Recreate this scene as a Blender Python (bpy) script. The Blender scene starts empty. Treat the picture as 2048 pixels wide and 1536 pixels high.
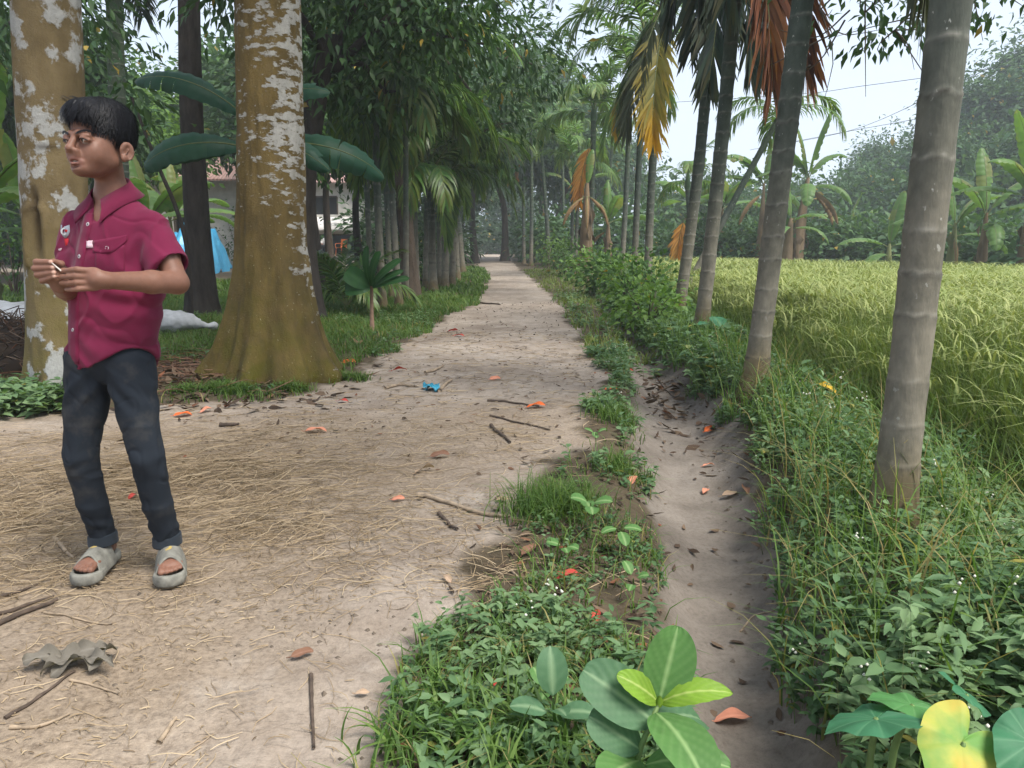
import bpy, math, random
import numpy as np
from mathutils import Vector, Matrix, Euler
from mathutils.bvhtree import BVHTree
SC = bpy.context.scene
COL = SC.collection
R_ = math.radians
# ---------------------------------------------------------------- camera
FPX = 1500.0            # focal length in photograph pixels (2048 wide)
PITCH = R_(10.5)
CAMZ = 1.05
cam_d = bpy.data.cameras.new('camera')
cam = bpy.data.objects.new('camera', cam_d); COL.objects.link(cam)
cam_d.sensor_width = 36.0; cam_d.lens = 36.0 * FPX / 2048.0
cam_d.clip_start = 0.05; cam_d.clip_end = 3000
cam.location = (0, 0, CAMZ)
cam.rotation_euler = (math.pi / 2 - PITCH, 0, 0)
SC.camera = cam
# ---------------------------------------------------------------- world: overcast sky
SUN_EL, SUN_AZ = R_(58), R_(128)      # azimuth clockwise from +Y
w = bpy.data.worlds.new('World'); SC.world = w; w.use_nodes = True
nt = w.node_tree; nt.nodes.clear()
sky = nt.nodes.new('ShaderNodeTexSky'); sky.sky_type = 'NISHITA'; sky.sun_disc = False
sky.sun_elevation = SUN_EL; sky.sun_rotation = SUN_AZ; sky.dust_density = 3.0; sky.air_density = 1.0; sky.ozone_density = 1.0
veil = nt.nodes.new('ShaderNodeMix'); veil.data_type = 'RGBA'; veil.inputs[0].default_value = 0.86
veil.inputs[7].default_value = (3.35, 3.8, 4.5, 1)      # the white cloud layer over the blue
nt.links.new(sky.outputs[0], veil.inputs[6])
bg = nt.nodes.new('ShaderNodeBackground'); bg.inputs[1].default_value = 0.10
nt.links.new(veil.outputs[2], bg.inputs[0])
wo = nt.nodes.new('ShaderNodeOutputWorld'); nt.links.new(bg.outputs[0], wo.inputs[0])
# ---------------------------------------------------------------- sun (behind thin cloud)
sd = bpy.data.lights.new('sun', 'SUN'); sd.energy = 2.8; sd.angle = R_(28); sd.color = (1.0, 0.95, 0.87)
sun = bpy.data.objects.new('sun', sd); COL.objects.link(sun)
_v = Vector((math.sin(SUN_AZ) * math.cos(SUN_EL), math.cos(SUN_AZ) * math.cos(SUN_EL), math.sin(SUN_EL)))
sun.rotation_euler = (-_v).to_track_quat('-Z', 'Y').to_euler()
sun.location = (5, -5, 20)
# ---------------------------------------------------------------- exposure and render settings
vs = SC.view_settings; vs.view_transform = 'Standard'; vs.look = 'None'; vs.exposure = 1.50; vs.gamma = 1.0
SC.cycles.use_denoising = True
SC.cycles.max_bounces = 6; SC.cycles.diffuse_bounces = 3; SC.cycles.glossy_bounces = 2; SC.cycles.transmission_bounces = 3
SC.cycles.volume_bounces = 1; SC.cycles.transparent_max_bounces = 6
SC.cycles.use_adaptive_sampling = True; SC.cycles.adaptive_threshold = 0.02
SC.cycles.caustics_reflective = False; SC.cycles.caustics_refractive = False
SC.cycles.sample_clamp_indirect = 4

# ================================================================= helpers
RNG = np.random.default_rng(7)
def ray(u, v):
    x = (u - 1024) / FPX; y = (v - 768) / FPX
    return np.array([x, math.cos(PITCH) - y * math.sin(PITCH), -math.sin(PITCH) - y * math.cos(PITCH)])
def at(u, v, Y):
    d = ray(u, v); t = Y / d[1]
    return np.array([d[0] * t, Y, CAMZ + d[2] * t])

class MB:
    """collects vertices, faces, a material index and a random tint per vertex; builds ONE mesh"""
    def __init__(s): s.v = []; s.f = []; s.m = []; s.t = []; s.n = 0
    def add(s, v, faces, mat=0, tint=(0.5, 0, 0)):
        v = np.asarray(v, float).reshape(-1, 3)
        if not isinstance(faces, (list, tuple)) : faces = [faces]
        for f in faces:
            f = np.asarray(f, int)
            if f.size == 0: continue
            s.f.append(f + s.n); s.m.append(np.full(len(f), mat) if np.isscalar(mat) else np.asarray(mat))
        t = np.asarray(tint, float)
        if t.ndim == 1: t = np.tile(t, (len(v), 1))
        s.v.append(v); s.t.append(t); s.n += len(v)
        return s
    def mesh(s, name, smooth=True):
        me = bpy.data.meshes.new(name)
        v = np.concatenate(s.v); t = np.concatenate(s.t)
        loops = np.concatenate([f.ravel() for f in s.f]); cnt = np.concatenate([np.full(len(f), f.shape[1]) for f in s.f])
        me.vertices.add(len(v)); me.vertices.foreach_set('co', v.astype(np.float32).ravel())
        me.loops.add(len(loops)); me.loops.foreach_set('vertex_index', loops.astype(np.int32))
        me.polygons.add(len(cnt)); st = np.zeros(len(cnt), np.int32); st[1:] = np.cumsum(cnt)[:-1]
        me.polygons.foreach_set('loop_start', st); me.polygons.foreach_set('loop_total', cnt.astype(np.int32))
        me.polygons.foreach_set('material_index', np.concatenate(s.m).astype(np.int32))
        me.polygons.foreach_set('use_smooth', np.full(len(cnt), smooth))
        a = me.attributes.new('tint', 'FLOAT_COLOR', 'POINT')
        a.data.foreach_set('color', np.concatenate([t, np.ones((len(t), 1))], 1).astype(np.float32).ravel())
        me.update(calc_edges=True); me.validate()
        return me
def link(name, me, mats=(), parent=None):
    o = bpy.data.objects.new(name, me); COL.objects.link(o)
    if me is not None and mats and len(me.materials) == 0:
        for m in (mats if isinstance(mats, (list, tuple)) else [mats]): me.materials.append(m)
    if parent is not None: o.parent = parent
    return o
def tag(o, label=None, cat=None, group=None, kind=None):
    if label: o['label'] = label
    if cat: o['category'] = cat
    if group: o['group'] = group
    if kind: o['kind'] = kind
    return o
def thing(name, label, cat, loc=(0, 0, 0), rz=0, group=None, scale=1.0):
    o = bpy.data.objects.new(name, None); COL.objects.link(o)
    o.location = loc; o.rotation_euler = (0, 0, rz); o.scale = (scale,) * 3; o.empty_display_size = .2
    return tag(o, label, cat, group)

def nrm(a): return a / np.maximum(np.linalg.norm(a, axis=-1, keepdims=True), 1e-9)
def vnoise(p, seed=0):
    """smooth value noise in [-1,1]; p (...,3) or (...,2)"""
    p = np.asarray(p, float)
    if p.shape[-1] == 2: p = np.concatenate([p, np.zeros(p.shape[:-1] + (1,))], -1)
    i = np.floor(p).astype(np.int64); f = p - i; f = f * f * (3 - 2 * f)
    def h(a, b, c):
        n = (a * 73856093) ^ (b * 19349663) ^ (c * 83492791) ^ (seed * 2654435761)
        n = (n ^ (n >> 13)) * 1274126177 & 0x7fffffff
        return ((n ^ (n >> 16)) & 0xffff) / 32767.5 - 1
    x, y, z = i[..., 0], i[..., 1], i[..., 2]; r = 0
    for dx in (0, 1):
        for dy in (0, 1):
            for dz in (0, 1):
                wgt = (f[..., 0] if dx else 1 - f[..., 0]) * (f[..., 1] if dy else 1 - f[..., 1]) * (f[..., 2] if dz else 1 - f[..., 2])
                r = r + wgt * h(x + dx, y + dy, z + dz)
    return r
def fbm(p, o=3, seed=0):
    p = np.asarray(p, float); r = 0; a = 1
    for k in range(o): r = r + a * vnoise(p * 2 ** k, seed + k); a *= .5
    return r

def leaves(mb, P, D, N, L, W, fold=.18, curl=.15, mat=0, tint=None):
    """leaf shapes: base, two shoulders, a mid rib and a drooping tip"""
    n = len(P); D = nrm(D); S = nrm(np.cross(D, N)); N = nrm(np.cross(S, D))
    L = np.broadcast_to(L, n)[:, None]; W = np.broadcast_to(W, n)[:, None]
    v = np.stack([P, P + D * L * .42 + S * W * .5 + N * W * fold, P + D * L * .42 - S * W * .5 + N * W * fold,
                  P + D * L * .5, P + D * L * .97 - N * L * curl], 1)
    b = (np.arange(n) * 5)[:, None]
    f = np.concatenate([b + [0, 3, 1], b + [0, 2, 3], b + [1, 3, 4], b + [3, 2, 4]])
    if tint is None: tint = np.stack([RNG.random(n), np.zeros(n), RNG.random(n)], 1)
    mb.add(v.reshape(-1, 3), f, mat, np.repeat(tint, 5, 0))
def ovals(mb, P, D, N, L, W, fold=.15, curl=.2, mat=0, tint=None):
    """rounder leaf shapes: eight corners"""
    n = len(P); D = nrm(D); S = nrm(np.cross(D, N)); N = nrm(np.cross(S, D)); L = np.broadcast_to(L, n)[:, None]; W = np.broadcast_to(W, n)[:, None]
    cu = lambda s: P + D * L * s - N * L * curl * s * s
    v = np.stack([P, cu(.26) + S * W * .42 + N * W * fold, cu(.26), cu(.26) - S * W * .42 + N * W * fold, cu(.62) + S * W * .40 + N * W * fold, cu(.62), cu(.62) - S * W * .40 + N * W * fold, cu(1.0)], 1)
    b = (np.arange(n) * 8)[:, None]
    f3 = np.concatenate([b + [0, 2, 1], b + [0, 3, 2], b + [4, 5, 7], b + [5, 6, 7]]); f4 = np.concatenate([b + [1, 2, 5, 4], b + [2, 3, 6, 5]])
    mb.add(v.reshape(-1, 3), [f3, f4], mat, np.repeat(tint, 8, 0))
def blades(mb, P, D, H, W, bend, seg=3, mat=0, tint=None, side=None):
    """grass blades: strips that lean along D (horizontal dir) by BEND of their height"""
    n = len(P); D = nrm(D); H = np.broadcast_to(H, n); W = np.broadcast_to(W, n); bend = np.broadcast_to(bend, n)
    S = np.stack([-D[:, 1], D[:, 0], np.zeros(n)], 1) if side is None else side
    rows = []; 
    for k in range(seg + 1):
        s = k / seg
        c = P + D * (H * bend * s ** 2)[:, None]; c[:, 2] += H * (s - .42 * np.minimum(bend, 1.6) * s ** 3)
        ww = (W * .5 * (1 - s ** 1.6) + .0004)[:, None]
        rows += [c + S * ww, c - S * ww]
    v = np.stack(rows, 1); m = 2 * (seg + 1); b = (np.arange(n) * m)[:, None]
    f = np.concatenate([b + [2 * k, 2 * k + 1, 2 * k + 3, 2 * k + 2] for k in range(seg)])
    if tint is None: tint = np.stack([RNG.random(n), np.zeros(n), np.zeros(n)], 1)
    tt = np.repeat(tint, m, 0); tt[:, 2] = np.tile(np.repeat(np.linspace(0, 1, seg + 1), 2), n)
    mb.add(v.reshape(-1, 3), f, mat, tt)
def tube(mb, pts, rad, n=8, mat=0, tint=(0.5, 0, 0), cap=True):
    pts = np.asarray(pts, float); k = len(pts); rad = np.broadcast_to(rad, k)
    T = nrm(np.gradient(pts, axis=0)); ref = np.array([0, 0, 1.]) if abs(T[0][2]) < .9 else np.array([1., 0, 0])
    A = nrm(np.cross(T, ref)); B = np.cross(T, A)
    th = np.linspace(0, 2 * np.pi, n, endpoint=False)
    v = pts[:, None] + rad[:, None, None] * (A[:, None] * np.cos(th)[None, :, None] + B[:, None] * np.sin(th)[None, :, None])
    i = np.arange(k - 1)[:, None] * n; j = np.arange(n)[None]; j2 = (j + 1) % n
    f = np.stack([i + j, i + j2, i + n + j2, i + n + j], -1).reshape(-1, 4)
    mb.add(v.reshape(-1, 3), f, mat, tint)
    if cap and n > 3:
        c = mb.n - k * n
        mb.f.append(np.array([list(range(c, c + n))])); mb.m.append(np.array([mat]))
        mb.f.append(np.array([list(range(c + (k - 1) * n, c + k * n))[::-1]])); mb.m.append(np.array([mat]))
def spline(pts, m):
    """Catmull-Rom through pts, m samples"""
    p = np.asarray(pts, float); p = np.vstack([2 * p[0] - p[1], p, 2 * p[-1] - p[-2]])
    u = np.linspace(0, len(p) - 3 - 1e-6, m); i = u.astype(int); f = (u - i)[:, None]
    a, b, c, d = p[i], p[i + 1], p[i + 2], p[i + 3]
    return .5 * (2 * b + (c - a) * f + (2 * a - 5 * b + 4 * c - d) * f ** 2 + (3 * b - a - 3 * c + d) * f ** 3)
def rotz(v, a):
    c, s = math.cos(a), math.sin(a); v = np.asarray(v, float)
    return np.stack([v[..., 0] * c - v[..., 1] * s, v[..., 0] * s + v[..., 1] * c, v[..., 2]], -1)

# ---------------------------------------------------------------- materials
def nd(nt, t, **kw):
    n = nt.nodes.new('ShaderNode' + t)
    for k, val in kw.items():
        if k.startswith('i'):
            key = k[1:]; key = int(key) if key.isdigit() else key
            s = n.inputs[key]
            if hasattr(val, 'is_output'): nt.links.new(val, s)
            else: s.default_value = val
        else: setattr(n, k, val)
    return n
def ramp(nt, fac, stops, interp='LINEAR'):
    r = nt.nodes.new('ShaderNodeValToRGB'); e = r.color_ramp.elements; r.color_ramp.interpolation = interp
    while len(e) < len(stops): e.new(.5)
    for el, (p, c) in zip(e, stops):
        el.position = p; el.color = tuple(c) + (1,) if len(c) == 3 else c
    nt.links.new(fac, r.inputs[0]); return r.outputs[0]
def mixc(nt, fac, a, b, mode='MIX'):
    m = nt.nodes.new('ShaderNodeMix'); m.data_type = 'RGBA'; m.blend_type = mode
    for k, val in ((0, fac), (6, a), (7, b)):
        if hasattr(val, 'is_output'): nt.links.new(val, m.inputs[k])
        else: m.inputs[k].default_value = val if not isinstance(val, tuple) else (tuple(val) + (1,))[:4]
    return m.outputs[2]
def math_(nt, op, a, b=0.0, clamp=False):
    m = nt.nodes.new('ShaderNodeMath'); m.operation = op; m.use_clamp = clamp
    for k, val in ((0, a), (1, b)):
        if hasattr(val, 'is_output'): nt.links.new(val, m.inputs[k])
        else: m.inputs[k].default_value = val
    return m.outputs[0]
def newmat(name, rough=.8, spec=.3):
    m = bpy.data.materials.new(name); m.use_nodes = True; nt = m.node_tree
    p = nt.nodes['Principled BSDF']; p.inputs['Roughness'].default_value = rough; p.inputs['Specular IOR Level'].default_value = spec
    return m, nt, p
def noise(nt, scale, detail=3, rough=.55, vec=None, coord='Object', sx=1, sy=1, sz=1):
    if vec is None:
        tc = nt.nodes.new('ShaderNodeTexCoord'); vec = tc.outputs[coord]
    if (sx, sy, sz) != (1, 1, 1):
        mp = nt.nodes.new('ShaderNodeMapping'); mp.inputs['Scale'].default_value = (sx, sy, sz); nt.links.new(vec, mp.inputs[0]); vec = mp.outputs[0]
    n = nt.nodes.new('ShaderNodeTexNoise'); n.inputs['Scale'].default_value = scale; n.inputs['Detail'].default_value = detail; n.inputs['Roughness'].default_value = rough
    nt.links.new(vec, n.inputs['Vector']); return n.outputs['Fac']
def bump(nt, p, h, strength=.3, dist=.01):
    b = nt.nodes.new('ShaderNodeBump'); b.inputs['Strength'].default_value = strength; b.inputs['Distance'].default_value = dist
    nt.links.new(h, b.inputs['Height']); nt.links.new(b.outputs[0], p.inputs['Normal'])
def tintattr(nt):
    a = nt.nodes.new('ShaderNodeAttribute'); a.attribute_name = 'tint'
    s = nt.nodes.new('ShaderNodeSeparateColor'); nt.links.new(a.outputs['Color'], s.inputs[0]); return s.outputs
def leafmat(name, dark, mid, light, old=(.30, .2, .03), rough=.5, trans=.35, spec=.2, tip=None):
    """foliage: colour differs leaf by leaf (tint R), withers towards OLD (tint G); light passes through"""
    m, nt, p = newmat(name, rough, spec)
    r, g, b = tintattr(nt)[:3]
    c = ramp(nt, r, [(0, dark), (.5, mid), (1, light)])
    if tip: c = mixc(nt, math_(nt, 'POWER', b, 2.0), c, tip)
    c = mixc(nt, g, c, old)
    n = noise(nt, 9, 2); c = mixc(nt, .35, c, mixc(nt, n, (.45, .45, .45), (1.5, 1.5, 1.5)), 'MULTIPLY')
    nt.links.new(c, p.inputs['Base Color'])
    tr = nd(nt, 'BsdfTranslucent'); nt.links.new(mixc(nt, 1.0, c, (1.25, 1.3, .6), 'MULTIPLY'), tr.inputs[0])
    mx = nd(nt, 'MixShader', i0=trans); nt.links.new(p.outputs[0], mx.inputs[1]); nt.links.new(tr.outputs[0], mx.inputs[2])
    nt.links.new(mx.outputs[0], nt.nodes['Material Output'].inputs[0])
    return m
def plain(name, c, rough=.8, var=.25, scale=20, bumps=0.0, spec=.3, bscale=60):
    m, nt, p = newmat(name, rough, spec)
    n = noise(nt, scale, 4)
    lo = tuple(x * (1 - var) for x in c); hi = tuple(min(1, x * (1 + var)) for x in c)
    nt.links.new(ramp(nt, n, [(.3, lo), (.7, hi)]), p.inputs['Base Color'])
    if bumps: bump(nt, p, noise(nt, bscale, 4), bumps, .004)
    return m
def barkmat(name, dark, light, patch=None, pthr=.6, pscale=6, psz=1.0, scale=10, sz=.3, moss=None, mossz=.5, fissure=.4, side=0.0):
    m, nt, p = newmat(name, .85, .2)
    n = noise(nt, scale, 5, .6, sz=sz); c = ramp(nt, n, [(.25, dark), (.75, light)])
    n2 = noise(nt, 2.2, 3); c = mixc(nt, .5, c, mixc(nt, n2, (.5, .5, .5), (1.5, 1.5, 1.5)), 'MULTIPLY')
    tc = nd(nt, 'TexCoord'); sep = nd(nt, 'SeparateXYZ'); nt.links.new(tc.outputs['Object'], sep.inputs[0])
    if moss is not None:
        mz = math_(nt, 'SUBTRACT', 1.0, math_(nt, 'DIVIDE', sep.outputs[2], mossz), True)
        mz = math_(nt, 'MULTIPLY', mz, ramp(nt, noise(nt, 7, 4), [(.3, (0, 0, 0)), (.65, (1, 1, 1))]))
        c = mixc(nt, mz, c, moss)
    if patch is not None:
        big = noise(nt, 1.3, 2)
        pn = noise(nt, pscale, 6, .62, sz=psz)
        s = math_(nt, 'ADD', math_(nt, 'MULTIPLY', big, .45), math_(nt, 'MULTIPLY', pn, .75))
        if side: s = math_(nt, 'SUBTRACT', math_(nt, 'ADD', s, math_(nt, 'MULTIPLY', sep.outputs[0], side)), math_(nt, 'MULTIPLY', math_(nt, 'SUBTRACT', 1.0, math_(nt, 'DIVIDE', sep.outputs[2], 1.0), True), .22))
        msk = ramp(nt, s, [(pthr, (0, 0, 0)), (pthr + .03, (1, 1, 1))])
        pc = mixc(nt, noise(nt, 40, 3), tuple(x * .55 for x in patch), patch)
        c = mixc(nt, msk, c, pc)
    if side: c = mixc(nt, ramp(nt, noise(nt, 46, 3, .6, sz=.8), [(.67, (0, 0, 0)), (.72, (.8, .8, .8))]), c, (.34, .32, .22))
    if side: c = mixc(nt, ramp(nt, noise(nt, 3.1, 5, .65, sz=.22), [(.5, (0, 0, 0)), (.68, (.65, .65, .65))]), c, (.05, .036, .016))
    r, g, b = tintattr(nt)[:3]
    c = mixc(nt, g, c, (.035, .022, .014))
    nt.links.new(c, p.inputs['Base Color'])
    h = math_(nt, 'ADD', math_(nt, 'ADD', noise(nt, scale * 3, 5, .7, sz=sz), noise(nt, scale * .8, 3, sz=sz)), math_(nt, 'MULTIPLY', noise(nt, 90, 4, .7), .5))
    if patch is not None: h = math_(nt, 'ADD', h, math_(nt, 'MULTIPLY', msk, .35))
    bump(nt, p, h, min(1, fissure * 1.6), .02)
    return m
# ================================================================= terrain
def ip(y, xs, ys): return np.interp(y, xs, ys)
def ditch_c(y): return ip(y, [1.0, 1.4, 1.8, 2.8, 4.3, 5.8, 7.8, 12, 20, 40, 90], [.46, .52, .61, .80, 1.03, 1.19, 1.36, 1.55, 1.75, 1.5, .6])
def ditch_w(y): return ip(y, [1.0, 1.8, 2.8, 4.3, 5.8, 7.8, 12], [.13, .16, .235, .30, .24, .14, .10])
def path_r(y): return ip(y, [0, 1.3, 1.8, 3.0, 4.35, 5.8, 7.5, 15.7, 32, 50, 80, 120], [-.5, -.27, -.19, .05, .46, .70, .79, .86, .38, -.05, -.6, -3.5])
def path_l(y): return ip(y, [0, 4.2, 4.7, 5.1, 5.8, 7.5, 10.1, 13.9, 18, 24.5, 32, 50, 68, 80, 120], [-60, -60, -2.9, -1.75, -1.34, -1.24, -.97, -.66, -.66, -.77, -1.2, -2.7, -3.9, -4.6, -8])
def rice_l(y): return ip(y, [1.2, 2.2, 3, 4, 5.3, 8.6, 13, 20, 30], [2.1, 1.95, 1.93, 1.97, 2.08, 2.4, 2.75, 3.3, 4.2])
def palm_x(y): return ip(y, [0, 2.56, 5.34, 8.6, 10.7, 13.5, 16.5, 20, 28, 60], [1.0, 1.25, 1.62, 2.02, 2.2, 2.42, 2.65, 2.9, 2.7, 1.2])
def height(x, y, fine=True):
    x = np.asarray(x, float); y = np.asarray(y, float)
    z = np.zeros(np.broadcast(x, y).shape)
    d = (x - ditch_c(y)) / ditch_w(y)
    near = 1 - np.clip((y - 14) / 8, 0, 1)
    z = z - .155 * np.exp(-np.abs(d * .92) ** 3.2) * near
    pr = path_r(y)
    z = z + .025 * np.exp(-((x - (pr + ditch_c(y) - ditch_w(y)) / 2) / .22) ** 2) * near
    bund = np.exp(-np.abs((x - palm_x(y) - .12) / .42) ** 3)
    z = z + .12 * bund * np.clip(d - .6, 0, 1)
    z = z - .06 * np.clip((x - rice_l(y) + .1) / .3, 0, 1) * (y < 60)
    lb = np.clip((path_l(y) - x) / .5, 0, 1) * np.clip((y - 4.4) / 1, 0, 1)
    z = z + .05 * lb
    z = z + .42 * np.clip((-x - 3) / 6, 0, 1) * np.clip((y - 15) / 25, 0, 1)
    p = np.stack([x, y], -1)
    z = z + .03 * vnoise(p * .7, 3) + .012 * vnoise(p * 2.3, 4)
    if fine:
        z = z + .007 * vnoise(p * 7, 5) + .0045 * vnoise(p * 17, 6) + .0025 * vnoise(p * 38, 8)
    return z
def H1(x, y): return float(height(np.array([x]), np.array([y]))[0])
def ground_at(u, v):
    d = ray(u, v); z = 0.0
    for _ in range(12):
        t = (z - CAMZ) / d[2]; z = H1(d[0] * t, d[1] * t)
    return np.array([d[0] * t, d[1] * t, z])
def axis_(fine0, fine1, step, lim0, lim1, g):
    a = list(np.arange(fine0, fine1, step)); s = step
    while a[-1] < lim1: s *= g; a.append(a[-1] + s)
    s = step; b = [a[0]]
    while b[-1] > lim0: s *= g; b.append(b[-1] - s)
    return np.array(b[:0:-1] + a)
gx = axis_(-3.0, 2.4, .022, -400, 400, 1.075)
gy = axis_(1.1, 6.6, .022, -60, 600, 1.035)
GX, GY = np.meshgrid(gx, gy, indexing='ij')
GZ = height(GX, GY)
gp = np.stack([GX, GY], -1)
wob = .10 * vnoise(gp * 2.6, 11) + .06 * vnoise(gp * 7, 12) + .03 * vnoise(gp * 19, 13)
pm = np.minimum(path_r(GY) - GX, GX - path_l(GY)) + wob * 1.1          # >0 on the path
dm = ditch_w(GY) * 1.15 - np.abs(GX - ditch_c(GY)) + wob * .7          # >0 in the ditch
dm = np.where(GY > 15, -1, dm)
yard = np.minimum.reduce([-4.0 - GX, GY - 24 + 2 * vnoise(gp * .4, 9), 60 - GY])   # bare earth round the houses
pm = np.maximum(pm, yard * .3)
straw = np.clip((4.9 - GY) / .6, 0, 1) * np.clip((path_r(GY) - .15 - GX) / .6, 0, 1) * np.clip(.5 + .55 * vnoise(gp * 1.3, 21) + .3 * np.exp(-((GX + .9) / .9) ** 2 - ((GY - 3.2) / 1.3) ** 2), 0, 1)
straw = np.clip(straw + .55 * np.exp(-((GX - .1) / .5) ** 2 - ((GY - 4.2) / .8) ** 2), 0, 1)
V = np.stack([GX, GY, GZ], -1).reshape(-1, 3)
T = np.stack([np.clip(pm / .1 + .5, 0, 1), np.clip(dm / .08 + .5, 0, 1), straw], -1).reshape(-1, 3)
nx_, ny_ = GX.shape
I = (np.arange(nx_ - 1)[:, None] * ny_ + np.arange(ny_ - 1)[None])
Q = np.stack([I, I + ny_, I + ny_ + 1, I + 1], -1)
pc = pm[:-1, :-1] > 0; dc = (dm[:-1, :-1] > 0) & ~pc

gm, gnt, gpb = newmat('earth', .95, .12)
tr_, tg_, tb_ = tintattr(gnt)[:3]
n1 = noise(gnt, .9, 5, .6); n2 = noise(gnt, 5, 5, .65); n3 = noise(gnt, 60, 4, .7)
soil = ramp(gnt, n2, [(.25, (.045, .036, .024)), (.55, (.085, .066, .044)), (.8, (.05, .062, .024))])
dirt = ramp(gnt, n1, [(.3, (.20, .162, .130)), (.5, (.30, .253, .210)), (.72, (.385, .335, .285))])
dirt = mixc(gnt, ramp(gnt, n2, [(.42, (0, 0, 0)), (.75, (.6, .6, .6))]), dirt, (.155, .117, .088))
dirt = mixc(gnt, ramp(gnt, noise(gnt, 2.2, 6, .7), [(.55, (0, 0, 0)), (.68, (.75, .75, .75))]), dirt, (.37, .33, .29))
strawc = ramp(gnt, n3, [(.3, (.135, .095, .06)), (.5, (.225, .168, .11)), (.75, (.31, .24, .165))])
dirt = mixc(gnt, math_(gnt, 'MULTIPLY', tb_, .75), dirt, strawc)
silt = ramp(gnt, noise(gnt, 3.2, 5, .6), [(.3, (.115, .098, .083)), (.55, (.178, .155, .134)), (.75, (.222, .197, .172))])
silt = mixc(gnt, ramp(gnt, noise(gnt, 26, 4, .7, sx=1.6, sy=.5), [(.58, (0, 0, 0)), (.72, (.6, .6, .6))]), silt, (.11, .088, .07))
c = mixc(gnt, tg_, soil, silt); c = mixc(gnt, tr_, c, dirt)
c = mixc(gnt, .55, c, ramp(gnt, n3, [(.25, (.5, .48, .46)), (.5, (1, 1, 1)), (.8, (1.3, 1.3, 1.3))]), 'MULTIPLY')
gnt.links.new(c, gpb.inputs['Base Color'])
bump(gnt, gpb, math_(gnt, 'ADD', noise(gnt, 45, 5, .7), noise(gnt, 150, 3, .7)), .55, .008)
def sheet(name, sel, kind='structure'):
    q = Q[sel]; u, inv = np.unique(q, return_inverse=True)
    mb = MB(); mb.add(V[u], inv.reshape(q.shape), 0, T[u])
    return tag(link(name, mb.mesh(name), gm), kind=kind)
sheet('ground', ~pc & ~dc)
sheet('path', pc)
sheet('ditch', dc)
# ================================================================= foliage materials
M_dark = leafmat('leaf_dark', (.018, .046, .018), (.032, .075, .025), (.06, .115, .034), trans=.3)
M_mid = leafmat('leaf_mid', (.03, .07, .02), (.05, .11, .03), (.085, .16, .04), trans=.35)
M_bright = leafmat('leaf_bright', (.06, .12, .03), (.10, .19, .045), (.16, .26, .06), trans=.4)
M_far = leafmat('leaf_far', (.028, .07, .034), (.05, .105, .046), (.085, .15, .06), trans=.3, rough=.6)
M_frond = leafmat('frond_green', (.022, .065, .018), (.042, .112, .028), (.085, .18, .04), old=(.33, .22, .03), rough=.38, trans=.28, spec=.3)
M_frond_lt = leafmat('frond_light', (.05, .11, .035), (.085, .17, .055), (.13, .24, .07), old=(.4, .3, .05), rough=.5, trans=.4)
M_frond_mid = leafmat('frond_sunlit', (.035, .09, .02), (.065, .145, .03), (.12, .21, .04), old=(.33, .24, .03), rough=.4, trans=.35, spec=.25)  # sunlit highlights of the left palm crowns, put into the frond colour
M_frond_dk = leafmat('frond_dark', (.008, .020, .016), (.013, .032, .022), (.024, .05, .03), rough=.5, trans=.12)  # backlit darkness of the hanging fronds, painted into their colour
M_frond_grey = leafmat('frond_grey', (.04, .058, .035), (.065, .085, .05), (.10, .12, .075), rough=.6, trans=.2)
M_frond_yel = leafmat('frond_yellowing', (.10, .11, .025), (.16, .155, .032), (.24, .21, .045), old=(.62, .33, .02), rough=.5, trans=.35)
M_frond_rust = leafmat('frond_rust', (.07, .026, .016), (.13, .045, .025), (.22, .085, .042), rough=.7, trans=.2)
M_frond_or = leafmat('frond_orange', (.42, .17, .035), (.58, .26, .05), (.68, .36, .09), rough=.7, trans=.3)
M_banana = leafmat('banana_leaf', (.055, .12, .035), (.095, .18, .05), (.15, .25, .07), old=(.28, .2, .08), rough=.4, trans=.4)
M_banana_dk = leafmat('banana_leaf_dark', (.010, .045, .026), (.016, .06, .034), (.022, .075, .038), old=(.02, .07, .03), rough=.5, trans=.15)  # shade under the left canopy is painted into these leaves
M_dry = leafmat('dry_leaf', (.09, .055, .03), (.17, .11, .065), (.27, .19, .12), old=(.20, .125, .06), rough=.85, trans=.12)
M_rachis = plain('frond_stalk', (.10, .12, .04), .6)
M_shaft = plain('crown_shaft', (.05, .095, .035), .4, .3, 6)

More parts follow.
